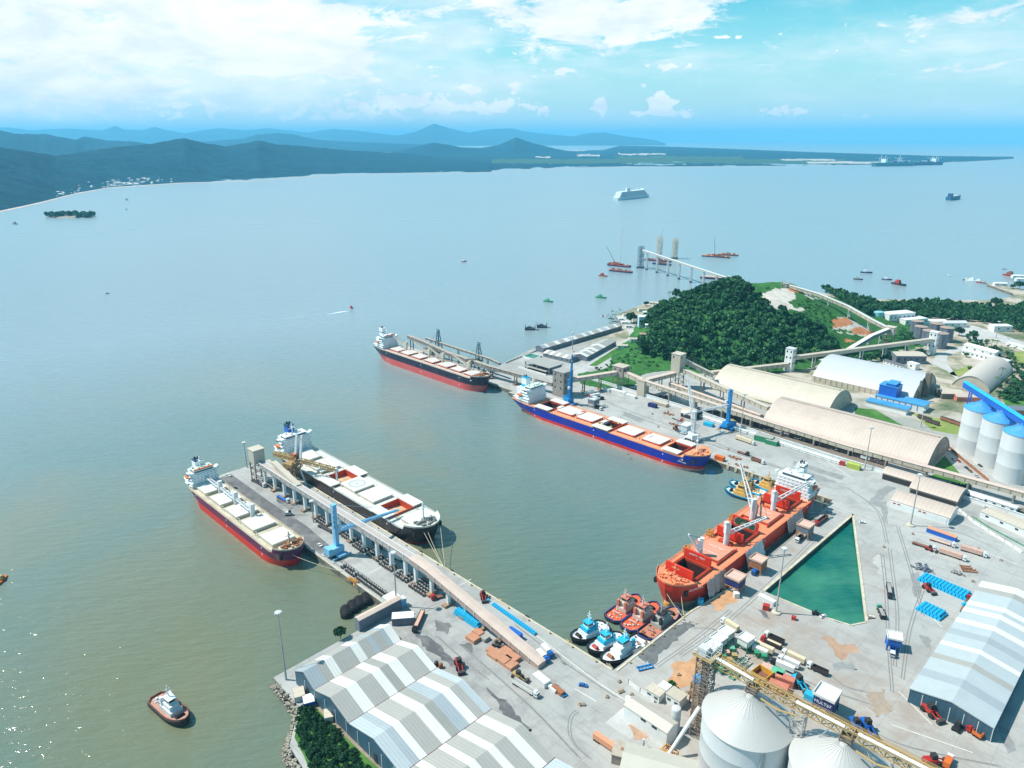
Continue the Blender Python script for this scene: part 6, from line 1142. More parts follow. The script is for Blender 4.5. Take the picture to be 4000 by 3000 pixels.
# ---------------------------------------------------------------- vehicles
CABW = mat('cab_white', (.72, .73, .73), .4, .05, 1); CABR = mat('cab_red', (.45, .02, .02), .4, .1, 1); CABB = mat('cab_blue', (.02, .13, .45), .4, .1, 1); CABK = mat('cab_black', (.02, .02, .025), .4, .1, 1); CABG = mat('cab_green', (.10, .38, .26), .4, .1, 1); BODYT = mat('tan_tarpaulin', (.62, .52, .36), .8, .1, .6); BODYG = mat('grey_body', (.34, .33, .31), .7, .2, .6); BODYK = mat('dark_body', (.04, .03, .03), .7, .3, .6); BODYP = mat('pink_body', (.60, .38, .30), .7, .1, .4); BODYO = mat('orange_tarpaulin', (.66, .30, .17), .7, .08, .4); BODYW = mat('white_body', (.70, .70, .68), .6, .07, .5); BODYBR = mat('brown_body', (.22, .09, .06), .8, .3, .5); TYRE = mat('tyre', (.02, .02, .02), .9, .2, 2); CHAS = mat('chassis', (.05, .045, .045), .8, .3, 1); BAGC = mat('cyan_bag', (.01, .42, .70), .7, .18, .8)
def put(rear, front): a, b = P(*rear), P(*front); return a, b, math.dist(a, b), math.atan2(b[1] - a[1], b[0] - a[0])
def truck(rear, front, kind, cab, body, label, group='lorries on the quays', load=None, L=None):
    a, b, l, r = put(rear, front); L = L or min(19, max(8, l)); t = thing('lorry', label, 'lorry', (b[0] - math.cos(r) * L, b[1] - math.sin(r) * L, 4.01), r, group)
    m = MB(); m.box(L - 1.15, 0, .75, 2.1, 2.45, 2.35); m.add([(L - .1, -1.2, .75), (L - .1, 1.2, .75), (L + .12, 1.15, 1.7), (L + .12, -1.15, 1.7)], [(0, 1, 2, 3)]); m.box(L - 1.5, 0, 3.1, 1.3, 2.1, .55); m.build('cab', cab, t)
    m = MB(); m.box(L - .08, 0, 1.95, .08, 2.2, .85); m.box(L - .8, 1.24, 2.0, .9, .05, .75); m.box(L - .8, -1.24, 2.0, .9, .05, .75); m.build('windscreen', GLASS, t)
    m = MB(); m.box((L - 2.3) / 2 + .2, 0, .7, L - 2.6, 1.0, .35); m.build('chassis', CHAS, t); bl = L - 3.0
    if kind == 'box': m = MB(); m.box(bl / 2 + .2, 0, 1.1, bl, 2.55, 2.7); m.build('cargo_box', body, t)
    elif kind == 'flat': m = MB(); m.box(bl / 2 + .2, 0, 1.05, bl, 2.5, .3); m.box(bl + .1, 0, 1.35, .15, 2.5, 1.2); m.build('flatbed', body, t)
    else:
        m = MB()
        for s in (-1, 1): m.box(bl / 2 + .2, s * 1.2, 1.1, bl, .15, 1.8)
        m.box(.3, 0, 1.1, .15, 2.3, 1.8); m.box(bl + .1, 0, 1.1, .15, 2.3, 2.0); m.box(bl / 2 + .2, 0, 1.05, bl, 2.5, .15); m.build('tipper_body', body, t)
        if load is not None: m = MB(); m.box(bl / 2 + .2, 0, 1.3, bl - .4, 2.2, 1.25); m.build('load', load, t)
    for x in ([L - 1.4, L - 3.6] if L < 10 else [L - 1.4, L - 4.2]) + [.9, 2.1] + ([3.3] if L > 11 else []):
        for s in (-1, 1): m = MB(); m.cyl((x, s * .85, .5), (x, s * 1.25, .5), .5, n=10); m.build('wheel', TYRE, t)
    return t
T = truck
T((2005, 2666), (2103, 2728), 'tip', CABW, BODYW, 'white lorry with a long grey loaded body on the quay road', load=BODYG)
T((2320, 2884), (2432, 2960), 'box', CABW, BODYO, 'white cabbed lorry with long orange box near the bottom edge')
T((2099, 2556), (2140, 2594), 'box', CABB, BODYW, 'blue cabbed lorry with white box, nearer of two by the ramp foot', L=9); T((2117, 2535), (2156, 2574), 'box', CABB, BODYW, 'blue cabbed lorry with white box, farther of two by the ramp foot', L=9)
T((2883, 2472), (2818, 2430), 'box', CABW, BODYT, 'white cabbed lorry with cream body alone between tugs and hoppers'); T((3062, 2520), (2985, 2485), 'tip', CABW, BODYK, 'white cabbed lorry with dark empty body beside a red one'); T((3052, 2538), (2972, 2502), 'tip', CABR, BODYK, 'red cabbed lorry with dark loaded body', load=BODYT)
T((3021, 2559), (2934, 2519), 'box', CABW, BODYT, 'white cabbed lorry with tan box behind the green hoppers'); T((2998, 2568), (2920, 2532), 'box', CABG, BODYW, 'green cabbed lorry with white box beside the tan boxed one'); T((3144, 2598), (3053, 2555), 'box', CABW, BODYT, 'white cabbed lorry with tan box, middle of the yard queue'); T((3103, 2632), (3010, 2592), 'box', CABK, BODYW, 'black cabbed lorry with white box in the yard queue'); T((3122, 2616), (3040, 2578), 'box', CABW, BODYW, 'all white boxed lorry beside the black cabbed one'); T((3234, 2642), (3151, 2604), 'tip', CABW, BODYK, 'white cabbed lorry with dark empty body, last in the yard queue')
T((3468, 2290), (3476, 2343), 'tip', CABK, BODYK, 'dark lorry with grey load driving along the green dock', load=BODYG); T((3450, 2423), (3430, 2377), 'tip', CABG, BODYK, 'green cabbed dark lorry at the corner of the green dock', load=BODYG); T((3757, 2396), (3786, 2341), 'flat', CABR, BODYBR, 'red cabbed flatbed lorry loaded with cyan bags beside the shed')
for i, (a, b, k, c_, d, lb) in enumerate([((3562, 2122), (3656, 2154), 'flat', CABW, BODYBR, 'white lorry with empty brown flatbed, nearest the green dock'), ((3630, 2107), (3732, 2140), 'flat', CABW, BODYP, 'white lorry with pink flatbed beside the blue container office'), ((3667, 2158), (3775, 2194), 'box', CABW, BODYP, 'white lorry with pink box in the middle of the far yard'), ((3750, 2147), (3855, 2179), 'box', CABW, BODYP, 'white lorry with pink box farthest along the far yard')]): T(a, b, k, c_, d, lb)
T((3228, 2024), (3184, 2056), 'tip', CABR, BODYBR, 'red lorry with brown tipper behind the red ship'); T((2873, 1714), (2947, 1740), 'box', CABW, BODYT, 'long cream boxed lorry near the foot of the blue crane'); T((2627, 1634), (2668, 1650), 'flat', CABR, BODYG, 'red cabbed lorry with grey flatbed beside the blue ship'); T((2319, 1537), (2281, 1545), 'box', CABW, BODYW, 'white boxed lorry waiting by the brown tower'); T((2342, 1548), (2297, 1557), 'box', CABR, BODYW, 'red cabbed white boxed lorry waiting by the brown tower'); T((2359, 1560), (2306, 1565), 'tip', CABR, BODYK, 'red cabbed dark bodied lorry waiting by the brown tower'); T((2322, 1588), (2350, 1605), 'tip', CABW, BODYK, 'white lorry standing under the white hopper')
T((978, 1873), (1037, 1905), 'flat', CABW, CHAS, 'white cabbed flatbed at the outer end of the pier'); T((1085, 1940), (1130, 1966), 'flat', CABW, CABB, 'white cabbed flatbed with blue bed on the dark pier road'); T((1245, 2055), (1312, 2090), 'flat', CABW, CHAS, 'white cabbed flatbed carrying coils beside the light blue crane'); T((1460, 2125), (1512, 2152), 'tip', CABW, BODYBR, 'white cabbed lorry with brown body between the columns'); T((1540, 2180), (1585, 2197), 'box', CABG, BODYW, 'pale green lorry between the pier columns'); T((1648, 2262), (1722, 2303), 'flat', CABW, BODYBR, 'white cabbed lorry with brown flatbed under the gallery'); T((1757, 2325), (1683, 2345), 'flat', CABR, BODYBR, 'red cabbed lorry turning under the gallery slope', L=15); T((1655, 2390), (1617, 2475), 'tip', CABK, BODYBR, 'dark lorry with two brown trailers near the striped warehouse', load=BODYP, L=18)
T((2453, 2755), (2452, 2790), 'box', CABW, BODYW, 'white van like lorry parked at the corrugated shed', L=8); T((3128, 2105), (3110, 2122), 'tip', CABW, BODYK, 'white cabbed lorry under the farthest orange hopper', L=9); T((2960, 2225), (2940, 2250), 'box', CABB, CABB, 'blue lorry under the middle orange hopper', L=8); T((3487, 2520), (3484, 2572), 'tip', CABW, CABB, 'white cabbed lorry under the blue and white hopper', L=10)
T((3365, 1792), (3420, 1806), 'box', CABW, BODYW, 'white lorry parked behind the arched shed', L=12); T((2935, 1796), (2985, 1815), 'tip', CABW, BODYBR, 'cream cabbed lorry with brown tipper near the yellow tugs'); T((2885, 1768), (2925, 1782), 'flat', CABK, BODYBR, 'brown trailer standing near the yellow tugs', L=11); T((3700, 2990), (3712, 2966), 'box', CABW, ORANGE, 'white and orange lorry at the bottom edge of the yard', L=8); T((3790, 2860), (3775, 2850), 'tip', CABR, ORANGE, 'small orange lorry at the corner of the pale shed', L=7)
def car(px, py, rz, body, label, group='cars in the yards', L=4.4):
    x, y = P(px, py); t = thing('car', label, 'car', (x, y, 4.01), rz, group); m = MB(); m.extr([(-.9, .35), (.9, .35), (.9, .95), (-.9, .95)], (-L / 2, 0, 0), (L / 2, 0, 0)); m.add([(-L * .36, -.85, .95), (L * .22, -.85, .95), (L * .1, -.7, 1.5), (-L * .28, -.7, 1.5), (-L * .36, .85, .95), (L * .22, .85, .95), (L * .1, .7, 1.5), (-L * .28, .7, 1.5)], [(3, 2, 6, 7)]); m.build('body', body, t)
    m = MB(); m.add([(-L * .36, -.85, .95), (L * .22, -.85, .95), (L * .1, -.7, 1.49), (-L * .28, -.7, 1.49), (-L * .36, .85, .95), (L * .22, .85, .95), (L * .1, .7, 1.49), (-L * .28, .7, 1.49)], [(0, 1, 2, 3), (5, 4, 7, 6), (1, 5, 6, 2), (4, 0, 3, 7)]); m.build('window', GLASS, t)
    for a in (-L * .3, L * .3):
        for s in (-1, 1): m = MB(); m.cyl((a, s * .7, .34), (a, s * .93, .34), .34, n=8); m.build('wheel', TYRE, t)
    return t
SILV = mat('car_silver', (.45, .46, .48), .35, .05, 1); c0 = car(1249, 2132, 0, CABW, 'white car alone on the pier beside the light blue crane'); car(892, 1859, .2, CABW, 'white van at the outer corner of the pier', L=5.2); car(3243, 2004, -.3, CABW, 'white van parked behind the red ship', L=6); car(2362, 1584, .3, CABW, 'small white van on the main quay near the hopper', L=5); car(3215, 2410, 1.2, CABW, 'white car with brown bonnet by the curved dock kerb'); car(3368, 2043, .7, CABW, 'white car beside the tip of the green dock'); car(2278, 2680, .5, CABB, 'dark blue car at the end of the pier road'); car(3400, 2414, .9, TUGW, 'cream car at the corner post of the green dock')
c1 = car(3890, 2012, 1.2, SILV, 'silver or white car in the row parked before the far sheds', 'cars in the parking row')
for k in range(1, 9): x, y = P(3890 + k * 11, 2014 - k * 3); dup(c1, (x, y, 4.01), 1.2)
for px, py, rz, b, lb in [(3745, 1803, -.8, RED, 'bright red car by the long brown fence'), (3725, 1795, -.8, CABW, 'white car behind the red one at the brown fence'), (3775, 1830, -.8, CABK, 'dark car in the middle of the fence row'), (3790, 1842, -.8, BODYBR, 'maroon car near the end of the fence row'), (3815, 1862, -.8, SILV, 'silver car at the near end of the fence row'), (3828, 1820, -.8, CABK, 'black pickup beside a silo base'), (3855, 1985, .4, CABW, 'white car before the green edged office'), (3845, 1972, .3, SILV, 'silver car beside the white one at the green edged office'), (3885, 2022, .2, BODYBR, 'maroon car alone below the parking row'), (3880, 1330, .4, CABW, 'white car on the far road'), (3965, 1360, .4, SILV, 'silver car on the far road near the picture edge'), (3940, 1352, .4, CABK, 'dark car on the far road'), (2905, 1718, .3, CABG, 'green car near the green cabins')]: car(px, py, rz, b, lb)
# low machines: a loader with arm, bucket and big wheels
def loader(px, py, rz, m_, label, arm=True, s=1.0):
    x, y = P(px, py); t = thing('loader', label, 'loader', (x, y, 4.01), rz, 'wheel loaders'); m = MB(); m.box(-.6 * s, 0, .9 * s, 3.6 * s, 2.0 * s, 1.3 * s); m.build('body', m_, t); m = MB(); m.box(.1 * s, 0, 2.2 * s, 1.5 * s, 1.5 * s, 1.5 * s); m.build('cab', DARK, t)
    if arm:
        m = MB()
        for q in (-.7, .7): m.beam((.8 * s, q * s, 1.8 * s), (3.6 * s, q * s, 1.0 * s), .3 * s)
        m.build('arm', m_, t); m = MB(); m.box(4.0 * s, 0, .3 * s, 1.0 * s, 2.6 * s, 1.0 * s); m.build('bucket', CHAS, t)
    for a in (-1.7, 1.4):
        for q in (-1, 1): m = MB(); m.cyl((a * s, q * .85 * s, .8 * s), (a * s, q * 1.35 * s, .8 * s), .8 * s, n=12); m.build('wheel', TYRE, t)
    return t
for px, py, rz, mm, lb, s in [(2024, 2650, .2, YELLOW, 'yellow wheel loader behind the grey lorry', 1.3), (1888, 2335, -.6, RED, 'red loader carrying a cyan bag on the pier', 1.3), (1793, 2605, -.5, RED, 'red loader beside the striped warehouse end', 1.5), (3623, 2305, -.6, RED, 'red loader beside the large cyan bag pile', 1.3), (3630, 2788, -.5, RED, 'red loader working at the dark end wall of the pale shed', 1.6), (3738, 2848, 1.5, CABK, 'black tractor parked by the dark end wall', 1.2), (3640, 2985, .8, CABR, 'red machine at the bottom edge of the yard', 1.5), (3340, 2843, -.7, CABB, 'navy loader, left of a pair near the gantry', 1.5), (3385, 2848, -.7, BLUE, 'bright blue loader, right of a pair near the gantry', 1.6), (3118, 2675, -.5, CYAN, 'cyan and white mobile machine beside the red containers', 1.6), (1940, 2525, .5, STEEL, 'brown forklift beside the blue container', 1.0), (2640, 1680, -.4, BODYBR, 'brown loader on the main quay beside the blue ship', 1.2), (3630, 2150, 0, RED, 'small red loader before the brown flatbed lorry', 1.0), (3185, 2400, .5, CABK, 'small dark machine on the concrete below the green dock', .8)]: loader(px, py, rz, mm, lb, s=s)
# crawler grab on the pier
t = thing('grab_crane', 'small grey material handler with raised arm on the dark pier road', 'excavator', (*P(1128, 2012), 4.01), .9); m = MB(); m.box(0, 0, .9, 4, 2.6, 1.8); m.build('body', LIGHTGREY, t); m = MB(); m.box(1, -.6, 2.7, 1.6, 1.4, 1.4); m.build('cab', DARK, t); m = MB(); m.beam((.5, .4, 2.6), (4.5, .4, 8), .5); m.beam((4.5, .4, 8), (8, .4, 5.5), .4); m.build('arm', LIGHTGREY, t); m = MB()
for q in (-1.1, 1.1): m.box(0, q, 0, 4.4, .7, .9)
m.build('track', CHAS, t)
# ---------------------------------------------------------------- mobile harbour cranes
LBLUE = mat('light_blue_crane', (.20, .48, .72), .5, .12, .3, dirt=(.35, .5, .62), dirt_amt=.4); MBLUE = mat('crane_blue', (.01, .22, .52), .5, .12, .3); WLAT = mat('white_lattice', (.66, .68, .69), .5, .06, .5)
def harbour_crane(label, x, y, rz, h, tip, colm, boomm, hingez=.5, cabm=None, striped=False, lattice=False, bt=.3):
    t = thing('harbour_crane', label, 'crane', (x, y, 4), 0, 'mobile harbour cranes'); c, s = math.cos(rz), math.sin(rz)
    def R_(a, b): return (a * c - b * s, a * s + b * c)
    m = MB(); m.box(0, 0, 1.2, 13, 5.5, 1.4, rz); m.build('chassis', colm if not striped else MBLUE, t)
    for a in (-5, -2.5, 0, 2.5, 5):
        for b in (-2.4, 2.4): q = R_(a, b); m = MB(); e = R_(a, b * 1.35); m.cyl((*q, .8), (*e, .8), .8, n=10); m.build('wheel', TYRE, t)
    for a in (-5.5, 5.5):
        for b in (-1, 1):
            q, e = R_(a, b * 2.5), R_(a * 1.05, b * 6.8); m = MB(); m.beam((*q, 1.4), (*e, 1.2), .8); m.build('outrigger', colm, t); m = MB(); m.box(*e, 0, 3.4, 2.2, .35, rz); m.build('foot_pad', YELLOW if striped else GALV, t)
    d = Vector((tip[0] - x, tip[1] - y, 0)).normalized(); an = math.atan2(d.y, d.x); m = MB(); m.box(-d.x * 2, -d.y * 2, 2.8, 11, 6.5, 4.2, an); m.build('machine_house', colm, t); m = MB(); m.box(-d.x * 6.6, -d.y * 6.6, 3.0, 2.4, 6.2, 4.6, an); m.build('counterweight', YELLOW if striped else colm, t)
    m = MB()
    if lattice: m.truss((0, 0, 7), (0, 0, h), 2.6, 2.6, 7, .35)
    else: m.beam((0, 0, 7), (0, 0, h), 3.0, 2.6)
    m.box(0, 0, h, 3, 3.4, .5, an); m.build('tower', colm, t)
    hz_ = h * hingez; m = MB(); m.box(d.x * 2.4 + d.y * 1.8, d.y * 2.4 - d.x * 1.8, hz_ + 2, 2.2, 2.0, 2.4, an); m.build('cab', cabm or WLAT, t); m = MB(); m.truss((d.x * 1.6, d.y * 1.6, hz_), (tip[0] - x, tip[1] - y, tip[2] - 4), 2.2, 2.0, 12, bt, 1.0, .9); bo = m.build('boom', boomm, t); m = MB()
    m.beam((0, 0, h + .4), (tip[0] - x - d.x, tip[1] - y - d.y, tip[2] - 3.4), .16); m.beam((0, .6, h + .4), ((tip[0] - x) * .55, (tip[1] - y) * .55, hz_ + (tip[2] - 4 - hz_) * .55 + 1), .16); m.build('stay', boomm, bo); m = MB(); m.beam((tip[0] - x, tip[1] - y, tip[2] - 4.5), (tip[0] - x, tip[1] - y, tip[2] - 9), .14); m.box(tip[0] - x, tip[1] - y, tip[2] - 10.4, 1.4, 1.4, 1.4); m.build('hook', YELLOW, bo); return t
t = harbour_crane('light blue harbour crane standing on the pier with its boom over the black ship', -372, 212, .0, 36, (-373, 262, 17), LBLUE, LBLUE, .48)
for z in (20, 23.5, 27, 30.5): m = MB(); m.box(1.2, -1.36, z, .9, .1, 2.2); m.build('tower_window', GLASS, t)
tp = P(2672, 1618, 27); harbour_crane('blue columned harbour crane with white boom and striped counterweight on the main quay', -303.5, 586, .1, 38, (*tp, 27), MBLUE, WLAT, .62, striped=True)
tp = P(2686, 1462, 58); harbour_crane('white lattice harbour crane with steep boom at the bow of the blue ship', -312, 540, 0, 27, (*tp, 58), WLAT, WLAT, .6, lattice=True)
tp = P(2236, 1388, 57); harbour_crane('blue lattice harbour crane with upright boom behind the stern of the blue ship', -450, 532, 0, 26, (tp[0], tp[1], 57), MBLUE, MBLUE, .6, lattice=True)
# grain loader over the black ship
t = thing('ship_loader', 'yellow armed grain loader with tall white mast over the black ship', 'ship loader', (-486, 240, 4)); off = (-486, 240, 4); m = MB(); m.truss((-486, 240, 12), (-480, 248, 24), 8, 7, 4, .5); m.box(-484, 243, 20, 9, 9, 3, .3); m.build('machine_deck', mat('loader_brown', (.34, .22, .10), .8, .3), t, off); m = MB(); m.box(-486, 248, 24, 6, 5, 4.5); m.build('cabin', RUSTY, t, off)
for q in (-1.4, 1.4): m = MB(); m.beam((-482 + q, 247 + q, 20), (-486 + q, 253 + q, 42), 1.6); m.build('mast', WLAT, t, off)
m = MB(); m.truss((-480, 249, 24), (-449, 261, 22), 2.8, 2.6, 10, .35); m.truss((-484, 246, 25), (-512, 244, 21), 3, 3, 8, .4); m.build('boom', YELLOW, t, off); m = MB(); m.cyl((-449, 261, 22), (-449, 261, 12), .8, .7, 10); m.cyl((-449, 261, 21), (-449, 261, 23.5), 1.8, 1.0, 10); m.build('spout', WLAT, t, off); m = MB(); m.beam((-485, 252, 41), (-452, 260, 23.5), .2); m.beam((-485, 252, 41), (-508, 244.5, 23), .2); m.build('stay', YELLOW, t, off)
for a, b in ((-492, 236), (-492, 249), (-474, 236), (-474, 249)): m = MB(); m.beam((a, b, 4), (a * .5 - 484 * .5, b * .5 + 122, 20), 1.0); m.build('leg', STEEL if b < 240 else WLAT, t, off)
m = MB(); m.extr([(-2, 0), (2, 0), (2, 2.6), (-2, 2.6)], (-488, 231, 24), (-446, 228, 20)); m.build('tripper', CREAM, t, off)
# hoppers beside the ships
def hopper(px, py, rz, top, frame, panel, label, s=1.0, txt=None):
    x, y = P(px, py); t = thing('quay_hopper', label, 'hopper', (x, y, 4), rz, 'quay hoppers'); 
    for a in (-1, 1):
        for b in (-1, 1): m = MB(); m.beam((a * 4 * s, b * 4 * s, 0), (a * 3.8 * s, b * 3.8 * s, 9 * s), .5); m.build('leg', frame, t)
    m = MB()
    for z in (4, 8.6):
        for p, q in (((-4, -4), (4, -4)), ((4, -4), (4, 4)), ((4, 4), (-4, 4)), ((-4, 4), (-4, -4))): m.beam((p[0] * s, p[1] * s, z * s), (q[0] * s, q[1] * s, z * s), .4)
    for a in (-1, 1): m.beam((a * 4 * s, -4 * s, 0), (a * 4 * s, 4 * s, 4 * s), .3); m.beam((-4 * s, a * 4 * s, 4 * s), (4 * s, a * 4 * s, 8.6 * s), .3)
    m.build('frame', frame, t); m = MB(); m.box(0, 0, 9 * s, 9 * s, 9 * s, .25); 
    for a in (-1, 1): m.box(a * 4.5 * s, 0, 9 * s, .3, 9.3 * s, 1.2 * s); m.box(0, a * 4.5 * s, 9 * s, 9 * s, .3, 1.2 * s)
    m.build('funnel_top', top, t); m = MB(); m.lathe([(.9 * s, 4 * s), (4.2 * s, 8.8 * s)], n=4); m.build('funnel', panel, t); m = MB(); m.box(0, -4.15 * s, 4.6 * s, 8 * s, .2, 3.4 * s); m.box(4.15 * s, 0, 4.6 * s, .2, 8 * s, 3.4 * s); pn = m.build('side_panel', panel, t)
    if txt: text(txt, 2.0 * s, LET, pn, (0, -4.3 * s, 6.4 * s), (math.pi / 2, 0, 0))
    return t
OR = mat('hopper_orange', (.55, .24, .10), .7, .2, .4, dirt=(.35, .18, .12), dirt_amt=.5); PTOP = mat('hopper_top', (.60, .42, .34), .8, .12, .4); NAVYP = mat('navy_panel', (.015, .03, .14), .6, .2, .4)
hopper(3141, 2095, 0, PTOP, OR, SLATE, 'orange framed hopper farthest along the red ship'); hopper(2958, 2230, 0, PTOP, OR, RUSTY, 'orange framed hopper in the middle, over a blue lorry', .95); hopper(2868, 2305, 0, PTOP, OR, NAVYP, 'orange framed hopper with navy side nearest the red bow', 1.05); hopper(2318, 1590, 0, BODYW, GALV, SLATE, 'white roofed hopper beside the stern of the blue ship'); hopper(2676, 1695, 0, BODYW, LBLUE, LIGHTGREY, 'white and blue hopper near the blue ship\'s bow'); hopper(3220, 2775, .05, BODYW, NAVYP, NAVYP, 'navy hopper tower with white top and lettering beside the gantry', 1.1, 'MULT67'); hopper(3486, 2530, .4, BODYW, CABB, CABB, 'blue and white hopper standing over a lorry in the open yard', .8)
for px, py, lb in [(2833, 2507, 'open topped white hopper with a red cab behind, farthest of four'), (2804, 2533, 'open topped white hopper, second from the lattice tower'), (2909, 2533, 'open topped white hopper standing apart on the right of the green frames'), (2778, 2560, 'white topped hopper closest to the lattice tower')]: hopper(px, py, -.1, BODYW, GREEN, BODYW, lb, .75)
# grabs and bins in the green store
gb = None; GR2 = mat('pale_green', (.12, .42, .26), .6, .15, .4)
gi = [(2810, 2585, GREEN), (2824, 2577, GREEN), (2798, 2600, GR2), (2838, 2563, mat('pink_bin', (.60, .35, .28), .7, .1)), (2858, 2548, GR2), (2835, 2602, GREEN), (2822, 2618, GR2), (2848, 2592, YELLOW), (2815, 2630, GR2), (2955, 2565, GREEN), (2983, 2578, GREEN), (2868, 2575, YELLOW), (2787, 2615, GR2)]
nm_ = {'green_paint': 'green', 'pale_green': 'pale green', 'pink_bin': 'pinkish', 'yellow_steel': 'yellow'}
wh_ = ['beside the white hoppers', 'at the back of its row', 'at the near end of the bin rows', 'between green ones', 'highest up the rows', 'in the second row', 'in the second row', 'in the second row', 'at the front of the second row', 'alone at the right, farther one', 'alone at the right, nearer one', 'at the back behind the green ones', 'closest to the gantry']
for (px, py, mm), w_ in zip(gi, wh_):
    x, y = P(px, py); t = thing('grab_bin', '%s steel grab bin on legs %s' % (nm_[mm.name], w_), 'grab', (x, y, 4), -.1, 'grab bins in the store'); m = MB(); m.lathe([(1.2, 1.0), (1.9, 2.6), (1.9, 3.2)], n=4); m.build('bin', mm, t); m = MB()
    for a in (-1, 1):
        for b in (-1, 1): m.beam((a * 1.2, b * 1.2, 0), (a * 1.2, b * 1.2, 2.4), .2)
    m.build('frame', GREEN, t)
def spreader(px, py, rz, label, mm, L=7):
    x, y = P(px, py); t = thing('steel_rack', label, 'rack', (x, y, 4.0), rz, 'racks and spreaders in the store'); m = MB()
    for q in (-1.2, 1.2): m.beam((-L / 2, q, .6), (L / 2, q, .6), .5)
    for k in range(5): m.beam((-L / 2 + k * L / 4, -1.2, .6), (-L / 2 + k * L / 4, 1.2, .6), .4)
    for a in (-L / 2, L / 2): m.beam((a, -1.2, 0), (a, -1.2, 1.4), .4); m.beam((a, 1.2, 0), (a, 1.2, 1.4), .4)
    m.build('rails', mm, t)
for i, (px, py) in enumerate([(2862, 2618), (2876, 2604), (2890, 2590), (2905, 2578), (2870, 2640), (2886, 2626), (2900, 2612), (2914, 2600)]): spreader(px, py, 1.55, 'grey steel rack %s among the green bins' % ['at the near left', 'second from the left', 'third from the left', 'at the back left', 'at the near right', 'second along the right', 'third along the right', 'at the back right'][i], GALV if i % 2 else GR2)
spreader(2520, 2610, 1.1, 'blue steel frame lying on the quay road by the tug corner', MBLUE, 8); spreader(3786, 2232, .6, 'brown open frame lying on the far yard', RUSTY, 8); spreader(3772, 2218, .6, 'second brown frame beside the first on the far yard', RUSTY, 6); spreader(2190, 2705, -.2, 'blue frame on a brown skid beside the pale kerb blocks', MBLUE, 7)
# containers and bins
def container(px, py, rz, L, W_, h, mm, label, roof=None, name='container', open_=None):
    x, y = P(px, py); t = thing(name, label, 'container', (x, y, 4.0), rz, 'containers and bins'); m = MB()
    if open_:
        for s in (-1, 1): m.box(0, s * (W_ / 2 - .2), 0, L, .4, h); m.box(s * (L / 2 - .2), 0, 0, .4, W_ - .8, h)
        m.build('side', mm, t); m = MB(); m.box(0, 0, .1, L - .8, W_ - .8, h * .35); m.build('load', open_, t)
    else:
        m.box(0, 0, 0, L, W_, h)
        m.build('shell', mm, t); m = MB(); n = int(L / .9)
        for i in range(n):
            for s in (-1, 1): m.box(-L / 2 + (i + .5) * L / n, s * (W_ / 2 + .04), .2, .25, .1, h - .4)
        m.build('corrugation', mm, t); m = MB(); m.box(0, 0, h, L + .1, W_ + .1, .12); m.build('roof', roof or mm, t)
    return t
